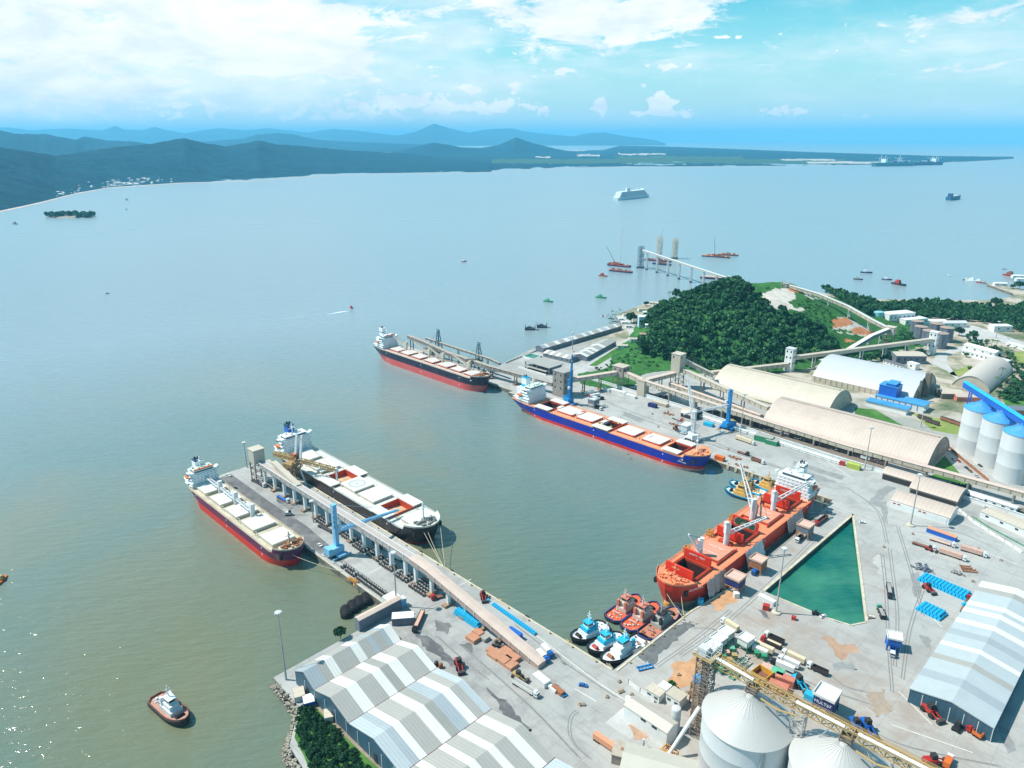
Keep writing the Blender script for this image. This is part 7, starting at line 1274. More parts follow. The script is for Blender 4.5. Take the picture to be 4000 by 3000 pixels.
for a in [(3064, 2670, .2, 9, 4, 4, LTRED, 'red container behind the orange open bin'), (3039, 2695, .2, 9, 5, 3.4, LTRED, 'faded red flat container beside the yellow gantry'), (3035, 2645, .2, 6, 5, 4, GR2, 'pale green container behind the orange open bin'), (3006, 2626, .2, 8, 4.5, 3, BODYP, 'pink container nearest the black cabbed lorry'), (2011, 2487, 0, 9, 3.2, 3.6, BLUE, 'blue container standing beside the sloping gallery'), (1848, 2398, 0, 9, 3, 3, BLUE, 'dark blue container under the sloping gallery by the cyan rolls'), (3677, 2094, -.05, 18, 4, 3.2, BLUE, 'long blue container office with orange roof in the far yard'), (3334, 1829, .1, 10, 5, 4, mat('lime_paint', (.42, .48, .08), .6, .15), 'lime green container by the far light mast'), (3289, 1816, .1, 4, 3, 3, RED, 'small red hut beside the lime container'), (3553, 1886, 0, 5, 4, 4, RED, 'red container inside the arched shed front'), (2768, 1663, .1, 9, 5, 3, CYAN, 'bright blue container on the main quay left of the blue crane'), (2811, 1797, 0, 8, 4, 3.6, ORANGE, 'orange container at the quay edge off the blue bow'), (2549, 1590, .05, 9, 4, 3.6, NAVYP, 'purple navy container by the barrel roofed shed'), (2409, 1535, .05, 22, 4, 3.2, BODYW, 'long white cabin row along the white wall'), (2370, 1528, .05, 8, 4, 3, BODYW, 'short white cabin left of the long cabin row'), (2465, 1552, .05, 12, 4, 2.6, BODYW, 'low white cabin row near the barrel roofed shed'), (2736, 2358, .4, 3, 3, 3, CYAN, 'small blue cube hut on the quay at the red bow'), (2875, 2362 - 30, .8, 3, 3, 3, BODYW, 'white cube hut at the corner of the green dock'), (2995, 2350, -.1, 10, 3, 2.6, BODYW, 'white flat cabin beside the tall light mast'), (2992, 2380, .3, 3.5, 3, 3, RED, 'red cabin at the foot of the tall light mast'), (3100, 2420, .3, 2.4, 2, 2, RED, 'small red box on the concrete below the green dock'), (3163, 2733, .1, 5, 4, 3.6, CYAN, 'cyan cabin on legs beside the navy hopper'), (2015, 2510, 0, 5, 2.4, 1.8, BODYG, 'grey bin beside the brown forklift'), (2115, 2665, -.1, 9, 4, 3, BODYW, 'white ribbed container by the pale kerb blocks'), (2152, 2690, -.1, 8, 2, 1.6, BODYW, 'low white block beside the ribbed container'), (2180, 2703, -.1, 7, 2.6, 2, RUSTY, 'rust brown skip under the blue frame'), (1530, 2355, 1.57, 8, 7, 4.5, BODYW, 'white site cabin at the root of the pier'), (1572, 2365, 1.57, 3.5, 3.5, 5, LBLUE, 'small blue and white water hut beside the site cabin'), (1170, 2722, -.4, 7, 5, 3, CREAM, 'cream hut at the outer corner of the land'), (1207, 2748, -.4, 6, 5, 3, BLUE, 'blue walled hut with white roof at the outer corner'), (1285, 2805, -.5, 6, 4, 3, CREAM, 'cream hut at the foot of the dark end wall'), (1575, 2430, .9, 12, 6, 4.6, SLATE, 'grey walled white roofed office beside the gangway')]:
    container(*a, roof=BODYW if a[6] in (BLUE, SLATE, LBLUE) and 'container' not in a[7] else BODYO if 'orange roof' in a[7] else None)
container(2974, 2652, -.1, 8, 8, 4.5, mat('amber_bin', (.62, .30, .03), .6, .12), 'large open orange bin full of brown scrap', open_=mat('brown_scrap', (.20, .09, .05), .9, .4, .8)); container(2985, 1722, .1, 16, 8, 5, GREEN, 'green walled cabins with grey roof behind the cream lorry', roof=GREYROOF); container(3015, 1735, .1, 10, 6, 4, GREEN, 'smaller green cabin right of the grey roofed ones', roof=GREYROOF); container(2580, 1582, .05, 16, 6, 3, TAN, 'tan canopied stall along the white wall', roof=CREAM)
container(1700 + .3617 * 530, 2150 + .3617 * 960, 0, 5, 4, 2, BODYG, 'grey wrapped stack beside the sloping gallery'); 
# ---------------------------------------------------------------- cargo laid out on the quays
COIL = mat('steel_coil', (.075, .065, .06), .45, .35, 1.2, metal=.3); COILB = mat('steel_coil_band', (.45, .43, .40), .5, .2, 1.0); m = MB(); m.cyl((0, -.85, 0), (0, .85, 0), 1.0, n=12); m.cyl((0, -.3, .0), (0, .3, 0), 1.03, n=12, m=1); coil0 = None
def coils(px, py, nx, ny, dx, dy, where, rz=0.0, skip=0):
    global coil0
    x0, y0 = P(px, py); rr = random.Random(px)
    for i in range(nx):
        for j in range(ny):
            if rr.random() < skip: continue
            x, y = x0 + (i - (nx - 1) / 2) * dx + rr.uniform(-.2, .2), y0 + (j - (ny - 1) / 2) * dy + rr.uniform(-.15, .15); lb = 'dark steel coil in the block ' + where; g = 'steel coils ' + where
            if coil0 is None: coil0 = m.build('steel_coil', [COIL, COILB], None, None, loc=(x, y, 5.0)); tag(coil0, lb, 'coil', g)
            else: o = coil0.copy(); COL.objects.link(o); o.location = (x, y, 5.0); o.rotation_euler = (0, 0, rr.uniform(-.1, .1)); o['label'] = lb; o['group'] = g
coils(1066, 1899, 5, 3, 2.7, 2.6, 'at the outer end of the pier'); coils(1186, 1967, 3, 2, 2.7, 2.6, 'beside the dark pier road'); coils(1268, 2043, 5, 3, 2.7, 2.6, 'left of the light blue crane'); coils(1370, 2102, 5, 3, 2.7, 2.6, 'right behind the light blue crane'); coils(1413, 2140, 5, 3, 2.7, 2.6, 'at the light blue crane\'s outrigger'); coils(1468, 2174, 5, 3, 2.7, 2.6, 'beside the white cabbed brown lorry'); coils(1520, 2212, 5, 3, 2.7, 2.6, 'left of the pale green lorry'); coils(1583, 2252, 5, 4, 2.6, 2.4, 'below the pale green lorry'); coils(1647, 2300, 6, 4, 2.5, 2.4, 'nearest the root of the pier'); coils(1467, 2303, 17, 2, 2.1, 2.6, 'in the long double row on the pier edge'); coils(1366, 2232, 6, 2, 2.6, 2.4, 'rusting on the pier edge by the crane', skip=.3)
bag0 = None; BM = MB(); BM.cyl((0, -1.0, 0), (0, 1.0, 0), .82, n=10); ROLL = MB(); ROLL.cyl((0, -3.2, 0), (0, 3.2, 0), .75, n=10)
def rows(proto, mesh, name, pts, label, cat, group, mm, rz=0):
    for (x, y, z) in pts:
        if proto is None: proto = mesh.build(name, mm, None, None, loc=(x, y, z)); tag(proto, label, cat, group); proto.rotation_euler = (0, 0, rz)
        else: o = proto.copy(); COL.objects.link(o); o.location = (x, y, z); o.rotation_euler = (0, 0, rz + R.uniform(-.06, .06)); o['label'] = label; o['group'] = group
    return proto
a, b = P(1928, 2365), P(2088, 2478); n = 21; bag0 = rows(None, BM, 'cyan_drum', [(a[0] + (b[0] - a[0]) * i / (n - 1), a[1] + (b[1] - a[1]) * i / (n - 1), 4.85) for i in range(n)], 'cyan drum in the long single row along the pier edge', 'drum', 'cyan drums in the long row', BAGC); bag0 = rows(bag0, BM, 'cyan_drum', [(P(1905, 2350)[0], P(1905, 2350)[1], 4.85)], 'cyan drum carried in front of the red loader on the pier', 'drum', 'loose cyan drums', BAGC)
x0, y0 = P(1775, 2400); x1, y1 = P(1868, 2462); pts = []
for k in range(3):
    for i in range(16 - k): f = (i + k * .5) / 15; pts.append((x0 + (x1 - x0) * f, y0 + (y1 - y0) * f + 3, 4.78 + k * 1.32))
rows(None, ROLL, 'cyan_roll', pts, 'long cyan roll stacked in three layers under the sloping gallery', 'roll', 'cyan rolls under the gallery', BAGC)
BAG = MB(); BAG.box(0, 0, 0, 1.6, 1.6, 1.35); BAG.box(0, 0, 1.35, 1.3, 1.3, .25)
def bags(px, py, nx, ny, nz, rz, label, group, proto=None):
    x, y = P(px, py); c, s = math.cos(rz), math.sin(rz); pts = []
    for k in range(nz):
        for i in range(nx - k):
            for j in range(ny - k): u, v = (i - (nx - 1 - k) / 2) * 1.98, (j - (ny - 1 - k) / 2) * 1.98; pts.append((x + u * c - v * s, y + u * s + v * c, 4 + k * 1.5))
    return rows(proto, BAG, 'bulk_bag', pts, label, 'bag', group, BAGC, rz)
bb = bags(3688, 2296, 14, 5, 2, -.12, 'cyan bulk bag in the large rectangular pile on the open yard', 'cyan bags in the large pile'); bags(3638, 2392, 7, 5, 2, -.15, 'cyan bulk bag in the smaller pile nearer the green dock', 'cyan bags in the small pile', bb); bags(3772, 2370, 3, 1, 1, 1.1, 'cyan bulk bag lying on the red cabbed flatbed lorry', 'cyan bags on the lorry', bb); bags(3643, 2323, 1, 1, 1, .2, 'single cyan bulk bag in front of the red loader', 'loose cyan bags', bb)
for o in list(COL.objects):
    if o.get('group') == 'cyan bags on the lorry': o.location.z += 1.35
WOOD = mat('slab_wood', (.47, .22, .13), .8, .15, .4, dirt=(.55, .33, .22), dirt_amt=.4)
for i, (px, py, L, W_, h) in enumerate([(1850, 2497, 7, 6, 2.2), (1868, 2482, 6, 4, 2.8), (1935, 2562, 7, 6, 1.8), (1965, 2580, 8, 6, 2.2), (1990, 2598, 8, 6, 1.8), (1975, 2550, 6, 5, 2.0), (2005, 2575, 7, 5, 2.2), (1920, 2545, 5, 4, 1.6)]):
    x, y = P(px, py); m = MB(); 
    for k in range(3): m.box((k - 1) * .05, 0, k * h / 3, L - k * .15, W_ - (k % 2) * .2, h / 3 - .06)
    o = m.build('slab_stack', WOOD, None, None, loc=(x, y, 4.0)); tag(o, ['brown slab stack farthest up beside the cyan rolls', 'tall brown slab stack touching the gallery column', 'brown slab stack with a grey patch, left of the block of six', 'broad brown slab stack in the middle of the block of six', 'brown slab stack at the near end of the block of six', 'brown slab stack at the back of the block of six', 'brown slab stack at the right end of the block of six', 'small brown slab stack before the grey wrapped one'][i], 'stack', 'brown slab stacks')
for i, (px, py) in enumerate([(1540, 2495), (1560, 2508), (1597, 2553), (1612, 2560), (1705, 2600), (1722, 2608)]):
    x, y = P(px, py); m = MB(); m.cyl((0, 0, 0), (0, 0, 2.2), 1.3, 1.1, 12); m.lathe([(1.1, 2.2), (.6, 2.8), (.1, 3)], n=12); o = m.build('scrap_drum', RUSTY if i % 2 else CHAS, None, None, loc=(x, y, 4.0)); tag(o, '%s drum at the %s of the striped warehouse' % ('rusty' if i % 2 else 'black', ['first bay corner', 'first bay corner', 'second bay corner', 'second bay corner', 'third bay corner', 'third bay corner'][i]), 'drum', 'drums at the warehouse bays')
m = MB(); rr = random.Random(4)
for k in range(60): m.box(rr.gauss(0, 2.4), rr.gauss(0, 1.6), abs(rr.gauss(0, .8)), rr.uniform(.4, 1.6), rr.uniform(.4, 1.4), rr.uniform(.3, 1.0), rr.uniform(0, 3))
tag(m.build('scrap_heap', mat('scrap_metal', (.20, .22, .27), .5, .5, 1.2, metal=.4), None, None, loc=(*P(3605, 2225), 4.0)), 'grey blue heap of scrap metal on the far yard', 'heap')
m = MB()
for k in range(30): m.box(rr.gauss(0, 2.0), rr.gauss(0, 1.2), abs(rr.gauss(0, .4)), rr.uniform(.4, 1.6), rr.uniform(.4, 1.4), rr.uniform(.3, .8), rr.uniform(0, 3))
tag(m.build('scrap_heap', mat('scrap_grey', (.28, .26, .25), .7, .4, 1.2), None, None, loc=(*P(3735, 2240), 4.0)), 'small pale scrap heap beside the brown frames', 'heap')
m = MB()
for k in range(26): m.box(rr.gauss(0, 2.6), rr.gauss(0, 1.2), abs(rr.gauss(0, .4)), rr.uniform(.8, 2.4), rr.uniform(.4, 1.0), rr.uniform(.3, .9), rr.uniform(0, 3))
tag(m.build('rusty_gear', RUSTY, None, None, loc=(*P(2632, 1660), 4.0)), 'heap of brown grabs and gear on the main quay', 'gear'); o2 = bpy.data.objects['rusty_gear'].copy(); COL.objects.link(o2); o2.location = (*P(2610, 1618), 4.0); o2['label'] = 'tall heap of brown gear behind the red cabbed lorry'
o2 = o2.copy(); COL.objects.link(o2); o2.location = (*P(2894, 1822), 4.0); o2['label'] = 'row of brown gear at the quay edge near the yellow tugs'; o2 = o2.copy(); COL.objects.link(o2); o2.location = (*P(2868, 1790), 4.0); o2['label'] = 'brown gear left of the brown trailer'
t = thing('fender_beam', 'orange steel fender frame on the pier edge', 'steelwork', (*P(1378, 2270), 4.0), .2); m = MB(); m.truss((-4, 0, .8), (4, 0, .8), 1.4, 1.2, 4, .3); m.beam((3, -2, .6), (5, -4, .2), .5); m.build('frame', mat('orange_steel', (.55, .25, .05)), t)
# four big floating fenders with tyre nets
FB = MB(); FB.lathe([(.4, -5.2), (1.8, -4.9), (2.7, -4.0), (3.0, -2.8), (3.0, 2.8), (2.7, 4.0), (1.8, 4.9), (.4, 5.2)], n=20)
f0 = None
for i, (px, py) in enumerate([(1352, 2392), (1378, 2372), (1403, 2356), (1430, 2342)]):
    x, y = P(px, py, 1.2)
    if f0 is None:
        f0 = thing('floating_fender', 'big black tyre netted fender afloat, nearest the camera of four', 'fender', (x, y, 1.1), math.radians(-28), 'floating fenders'); b_ = MB(); b_.v = [(z, y_, x_) for x_, y_, z in FB.v]; b_.f = FB.f; b_.m = FB.m; b_.build('body', BLACK, f0, smooth=True); nb = MB()
        for k in range(9):
            for j in range(16): a = 2 * math.pi * (j + .5 * (k % 2)) / 16; xx_ = -4 + k; rr_ = 3.0 * min(1, (1.12 - (abs(xx_) / 5.4) ** 4)); nb.box(xx_, math.cos(a) * rr_, math.sin(a) * rr_ - .3, .62, .62, .62, a)
        nb.build('tyre_net', TYRE, f0)
    else: dup(f0, (x, y, 1.1), math.radians(-28), ['', 'big black tyre netted fender afloat, second of four', 'big black tyre netted fender afloat, third of four', 'big black tyre netted fender afloat, next to the pier wall'][i])
# light masts, lamps, bollards
def mast(px, py, topy, label, ring=True, base=True):
    x, y = P(px, py); h = HT(px, py, topy); t = thing('light_mast', label, 'light mast', (x, y, 4), 0, 'tall light masts'); m = MB(); m.cyl((0, 0, 0), (0, 0, h), .55, .22, 10); m.build('pole', GALV, t); m = MB()
    for k in range(8): a = k * math.pi / 4; m.box(math.cos(a) * 1.5, math.sin(a) * 1.5, h - .9, .7, .7, .7, a)
    m.lathe([(1.5, h - .2), (1.5, h), (.3, h + .2)], n=12); m.build('lamp_ring', LIGHTGREY, t)
    if base: m = MB(); m.lathe([(2.6, -.1), (2.6, .8), (.9, 1.2)], n=16); m.build('plinth', CREAM, t)
for a in [(1549, 2368, 2156, 'light mast at the root of the pier beside the site cabin'), (1118, 2655, 2390, 'pale green light mast at the outer corner by the rocks'), (3031, 2394, 2140, 'light mast on a round plinth beside the green dock'), (3556, 2053, 1852, 'light mast before the white walled arched shed'), (2892, 1696, 1538, 'light mast right of the blue columned crane'), (3377, 1836, 1668, 'light mast before the pinkish arched store'), (2236, 1373, 1298, 'light mast in the outer shed yard'), (965, 1826, 1727, 'light mast at the outer end of the pier'), (3596, 1668, 1600, 'lamp mast among the railway sidings'), (1225, 2040, 1955, 'thin lamp mast by the pier cabins'), (3890, 1320, 1255, 'white lamp mast at the edge of the shore wood')]: mast(*a, base=a[0] in (3031, 3556, 2236))
lp = None; 
for i, (px, py) in enumerate([(2585, 1580), (2668, 1600), (2780, 1640), (2990, 1720), (3110, 1755), (3250, 1800), (2290, 1440), (2370, 1400), (3420, 1840), (3620, 1905), (3830, 1935)]):
    x, y = P(px, py)
    if lp is None:
        lp = thing('street_lamp', 'slim grey street lamp along the white wall and shed roads', 'lamp', (x, y, 4), 0, 'street lamps along the walls'); m = MB(); m.cyl((0, 0, 0), (0, 0, 10), .14, .09, 6); m.beam((0, 0, 10), (2, 0, 10.4), .12); m.beam((0, 0, 10), (-2, 0, 10.4), .12); m.build('pole', GALV, lp); m = MB(); m.box(2.2, 0, 10.3, .9, .35, .2); m.box(-2.2, 0, 10.3, .9, .35, .2); m.build('lamp_head', LIGHTGREY, lp)
    else: dup(lp, (x, y, 4), i * .1)
BO = MB(); BO.cyl((0, 0, 0), (0, 0, .8), .38, .3, 10); BO.cyl((0, 0, .8), (0, 0, 1.05), .5, .45, 10); bo = None
for k in range(22):
    for (x, y, lb, g) in [(-525 + k * 16, 250.2, 'yellow mooring bollard on the inner pier edge', 'bollards on the inner pier edge')] + ([(-505 + k * 22, 516.6, 'yellow mooring bollard on the main quay edge', 'bollards on the main quay edge')] if k < 15 else []) + ([(-176, 262 + k * 10, 'yellow mooring bollard on the inner quay edge', 'bollards on the inner quay edge')] if k < 6 else []):
        if bo is None: bo = BO.build('bollard', YELLOW, None, None, loc=(x, y, 4)); tag(bo, lb, 'bollard', g)
        else: o = bo.copy(); COL.objects.link(o); o.location = (x, y, 4); o['label'] = lb; o['group'] = g
for (x, y) in [(-336, 251.6), (-305, 251.6), (-262, 251.6), (-240, 251.6), (-210, 251.6)]:
    m = MB(); m.box(0, .6, -1.6, 2.6, 1.0, 2.2); o = m.build('quay_fender', BLACK if x in (-336, -305, -240) else YELLOW, None, None, loc=(x, y, 4)); tag(o, '%s rubber fender block on the inner pier face' % ('black' if x in (-336, -305, -240) else 'yellow'), 'fender', 'fender blocks on the pier face')
for k in range(12): m = MB(); m.box(0, -.5, -3.2, 2.0, 1.2, 2.8); o = m.build('quay_fender', KERB, None, None, loc=(-262 + k * 7.2, 514.4, 4)); tag(o, 'pale concrete fender block under the main quay edge by the yellow tugs', 'fender', 'fender blocks under the main quay')
# ---------------------------------------------------------------- boats and things at sea
def small_boat(px, py, rz, L, hullm, housem, label, mast_=0, group='small boats on the bay', z=0.0):
    x, y = P(px, py, 0); t = thing('small_boat', label, 'boat', (x, y, 0), rz, group); B = L * .3; us = [i / 8 for i in range(9)]; hb = lambda u: B / 2 * (.8 + .2 * min(1, u * 4)) * (1 if u < .5 else max(.02, 1 - ((u - .5) / .5) ** 2.2)); tp = lambda u: L * .09 + L * .05 * u ** 3; m = MB()
    for s in (1, -1):
        o = len(m.v)
        for u in us: m.v += [(L * (u - .5), s * hb(u) * .8, -.5), (L * (u - .5) * 1.03, s * hb(u), tp(u))]
        for i in range(8): f = (o + 2 * i, o + 2 * i + 1, o + 2 * i + 3, o + 2 * i + 2); m.f.append(f if s == 1 else f[::-1]); m.m.append(0)
    for a, b in zip(us, us[1:]): m.add([(L * (a - .5), -hb(a), tp(a) - .1), (L * (b - .5), -hb(b), tp(b) - .1), (L * (b - .5), hb(b), tp(b) - .1), (L * (a - .5), hb(a), tp(a) - .1)], [(0, 1, 2, 3)])
    m.build('hull', hullm, t); m = MB(); m.box(-L * .12, 0, tp(.4) - .1, L * .34, B * .62, L * .14); m.box(-L * .08, 0, tp(.4) + L * .13, L * .18, B * .5, L * .09); m.build('cabin', housem, t)
    if mast_: m = MB(); m.beam((-L * .1, 0, L * .2), (-L * .1, 0, mast_), .2); m.beam((L * .2, 0, L * .1), (-L * .1, 0, mast_ * .9), .12); m.beam((-L * .4, 0, L * .1), (-L * .1, 0, mast_ * .9), .12); m.build('mast', GALV, t)
    return t
for a in [(1372, 1203, 2.9, 12, RED, RED, 'red speedboat with white wake on the open bay'), (1814, 1022, 1.6, 14, RED, WHITE, 'tiny red boat far out in the middle of the bay'), (2142, 1179, .2, 18, GREEN, GR2, 'green launch, left of two green boats'), (2348, 1164, .2, 20, GREEN, CABG, 'green launch nearest the dark wood, right of two'), (2356, 1079, .1, 20, RUSTY, RED, 'dark red workboat left of the offshore conveyor'), (3352, 1092, .3, 17, CABK, GALV, 'small dark fishing boat, nearest the hill, of four at anchor', 7), (3384, 1066, .4, 22, NAVYP, WHITE, 'dark hulled fishing boat with tall masts, farthest of four at anchor', 15), (3464, 1093, .3, 18, NAVYP, WHITE, 'fishing boat with mast, third of four at anchor', 13), (3512, 1113, -.4, 30, CABK, RED, 'long dark workboat with red wheelhouse at its stern'), (3710, 1078, .3, 10, WHITE, WHITE, 'small white yacht off the far point'), (3777, 1095, .2, 14, CABK, WHITE, 'dark hulled white cabined boat off the far jetty'), (3800, 1101, 0, 26, WHITE, WHITE, 'white ferry like boat at the end of the far jetty'), (3826, 1104, 0, 22, RED, WHITE, 'red bottomed white boat moored at the far jetty'), (3923, 1052, .4, 10, GALV, GALV, 'tiny grey boat far off the eastern point'), (3950, 1079, -.3, 30, RED, BODYBR, 'red barge by the far waterside building'), (3945, 1170, .2, 8, RED, WHITE, 'small red boat in the eastern cove'), (60, 876, .3, 26, BODYG, BODYG, 'grey mudbank like boat at the far left shore'), (494, 820, .2, 20, WHITE, LBLUE, 'tiny white boat below the far left town'), (496, 782, .2, 24, BODYG, BODYG, 'flat grey boat near the far left shore'), (3, 2272, -.6, 12, ORANGE, YELLOW, 'orange workboat cut by the left picture edge'), (420, 1147, 1.5, 7, GREEN, GREEN, 'tiny green buoy boat alone on the left water')]: small_boat(*a[:7], mast_=a[7] if len(a) > 7 else 0)
vb = [(2357, 1238, .3, 9, WHITE, RED, 'white boat with red cabin off the village landing'), (2388, 1246, .2, 10, CABK, CABG, 'dark long boat moored off the village'), (2400, 1228, .5, 8, GR2, WHITE, 'pale green boat at the village jetty'), (2408, 1218, .6, 8, WHITE, WHITE, 'white boat highest on the village shore'), (2412, 1242, .4, 8, GALV, GREEN, 'grey boat with green cover at the village'), (2403, 1258, .3, 9, CABK, GALV, 'black boat lowest at the village landing'), (2423, 1210, .6, 8, WHITE, GR2, 'white boat beside the great shade tree'), (2385, 1262, .3, 7, GALV, GALV, 'grey skiff below the village landing'), (2395, 1216, .5, 7, GR2, GALV, 'pale green skiff above the village jetty')]
for a in vb: small_boat(*a, group='boats of the shore village')
m = MB(); rr = random.Random(2)
for px, py in [(2378, 1235), (2384, 1240), (2392, 1236), (2372, 1238), (2398, 1252), (2390, 1256)]: x, y = P(px, py, 0); m.cyl((x, y, -1), (x, y, 4), .3, n=6)
tag(m.build('mooring_posts', BODYBR, None, (*P(2385, 1243, 0), 0)), 'cluster of thin mooring posts off the village landing', 'posts')
# wake and foam are water
FOAM = mat('foam', (.62, .72, .76), .5, .1, .1)
a, b = P(1366, 1206, 0), P(1300, 1218, 0); blotch('wake', [(1366, 1205), (1330, 1207), (1270, 1220), (1330, 1211)], FOAM, .06, 3, amp=.6); 
def shallow(name, pts, m, z): return sheet(name, [P(x, y, 0) for x, y in pts], m, z)
shallow('wake', [(1268, 1220), (1180, 1234), (1000, 1262), (1180, 1236.5)], mat('faint_foam', (.30, .42, .46), .4, .1, .1), .05)
# two dark mooring frames
for i, (px, py) in enumerate([(2071, 1288), (2117, 1279)]):
    x, y = P(px, py, 0); t = thing('mooring_dolphin', ['dark square mooring dolphin, left of the pair', 'dark square mooring dolphin, right of the pair'][i], 'dolphin', (x, y, 0), .75, 'mooring dolphins'); m = MB(); m.box(0, 0, -.5, 15, 8, 3.2); m.build('base', mat('dark_pile', (.03, .04, .07)), t); m = MB()
    for a in (-7, 7): m.box(a, 0, 2.7, .8, 8, 4.4)
    m.build('end_frame', mat('dark_pile', (.03, .04, .07)), t); m = MB(); m.box(-1, 0, 2.7, 6, 4, 2.6); m.build('hut', SLATE, t)
# barges of the offshore works
def barge(px, py, L, B, rz, mm, label, crane=None, h=2.6, deck=None):
    x, y = P(px, py, 0); t = thing('work_barge', label, 'barge', (x, y, 0), rz, 'barges at the offshore works'); m = MB(); m.box(0, 0, -.6, L, B, h + .6); m.build('hull', mat('barge_navy', (.02, .03, .08), .6, .3), t); m = MB(); m.box(0, 0, h, L - 1, B - 1, .3); m.build('deck', mm, t); m = MB(); rr = random.Random(px)
    for k in range(10): m.box(rr.uniform(-L * .42, L * .42), rr.uniform(-B * .3, B * .3), h + .3, rr.uniform(2, 6), rr.uniform(1.5, 4), rr.uniform(1, 3.4))
    m.build('deck_load', deck or RUSTY, t)
    if crane: m = MB(); m.box(0, 0, h, 6, 4, 4); m.build('crane_house', RED, t); m = MB(); m.truss((1, 0, h + 3), crane, 2, 2, 12, .35, .9, .9); m.build('crane_boom', WLAT, t)
    return t
MAR = mat('maroon_deck', (.28, .05, .05), .7, .3, .3)
barge(2420, 1040, 48, 14, .2, MAR, 'maroon barge with very tall white crane boom left of the sea tower', (-4, 14, 78)); barge(2425, 1062, 48, 12, .2, MAR, 'maroon barge nearest the camera at the offshore works', None); barge(2400, 1035, 30, 10, .4, MAR, 'short maroon barge with slanting white boom at the far left of the works', (-18, -4, 40)); barge(2570, 1020, 60, 12, .2, MAR, 'long maroon barge behind the conveyor between two sea towers', (6, 0, 70)); barge(2585, 1034, 40, 10, .2, NAVYP, 'dark barge at the foot of the tan sea tower'); barge(2805, 1090, 66, 18, .35, BODYP, 'long flat barge with white load behind the conveyor piers', None, 4, WHITE); barge(2788, 1003, 52, 16, .3, OR, 'orange decked barge with thin tall boom out in the bay', (-4, 6, 44)); barge(2845, 997, 44, 12, .3, OR, 'second orange decked barge beyond the first'); barge(2820, 1006, 36, 10, .2, OR, 'small orange barge between two larger ones')
# cruise liner
def liner():
    a, b = P(2403, 783, 0), P(2535, 768, 0); L = math.dist(a, b); t = thing('cruise_ship', 'white cruise liner steaming across the middle of the bay', 'cruise ship', (*a, 0), math.atan2(b[1] - a[1], b[0] - a[0])); B = 32; us = [i / 30 for i in range(31)]; m = MB(); hb = lambda u: B / 2 * (.85 + .15 * min(1, u * 8)) * (1 if u < .75 else max(.01, 1 - ((u - .75) / .25) ** 2) ** .7)
    for s in (1, -1):
        o = len(m.v)
        for u in us: m.v += [(L * u * .97 + 2, s * hb(u) * .9, -1), (L * u, s * hb(u), 12 + 4 * max(0, u - .7))]
        for i in range(30): f = (o + 2 * i, o + 2 * i + 1, o + 2 * i + 3, o + 2 * i + 2); m.f.append(f if s == 1 else f[::-1]); m.m.append(0)
    m.f.append((0, 1, 63, 62)); m.m.append(0)
    for p, q in zip(us, us[1:]): m.add([(L * p, -hb(p), 11.9), (L * q, -hb(q), 11.9), (L * q, hb(q), 11.9), (L * p, hb(p), 11.9)], [(0, 1, 2, 3)])
    m.build('hull', HOUSE, t)
    for i in range(8):
        m = MB(); m.box(L * (.46 - .004 * i), 0, 12 + i * 2.9, L * (.84 - .025 * i), B * (.94 - .01 * i), 2.75); d = m.build('deck_tier', HOUSE, t); m = MB()
        for s in (-1, 1): m.box(L * (.46 - .004 * i), s * (B * (.47 - .005 * i) + .05), 12 + i * 2.9 + .8, L * (.80 - .025 * i), .15, 1.4)
        m.build('window_row', mat('liner_glass', (.16, .22, .27), .3, .1), d)
    m = MB(); m.extr([(-4, 0), (4, 0), (3, 15), (-3, 15)], (L * .30, 0, 35), (L * .40, 0, 35)); m.build('funnel', HOUSE, t); m = MB(); m.box(L * .80, 0, 35, 14, 22, 4); m.build('bridge', HOUSE, t); m = MB(); m.beam((L * .72, 0, 35), (L * .72, 0, 50), 1); m.lathe([(1, 39), (3, 41), (3, 43), (1, 45)], L * .62, 0, 12); m.build('radar_mast', HOUSE, t)
    for k in range(8):
        for s in (-1, 1): m = MB(); m.box(L * (.25 + .06 * k), s * (B * .49), 14.5, 10, 2.5, 3); m.build('lifeboat', HOUSE, t)
liner()
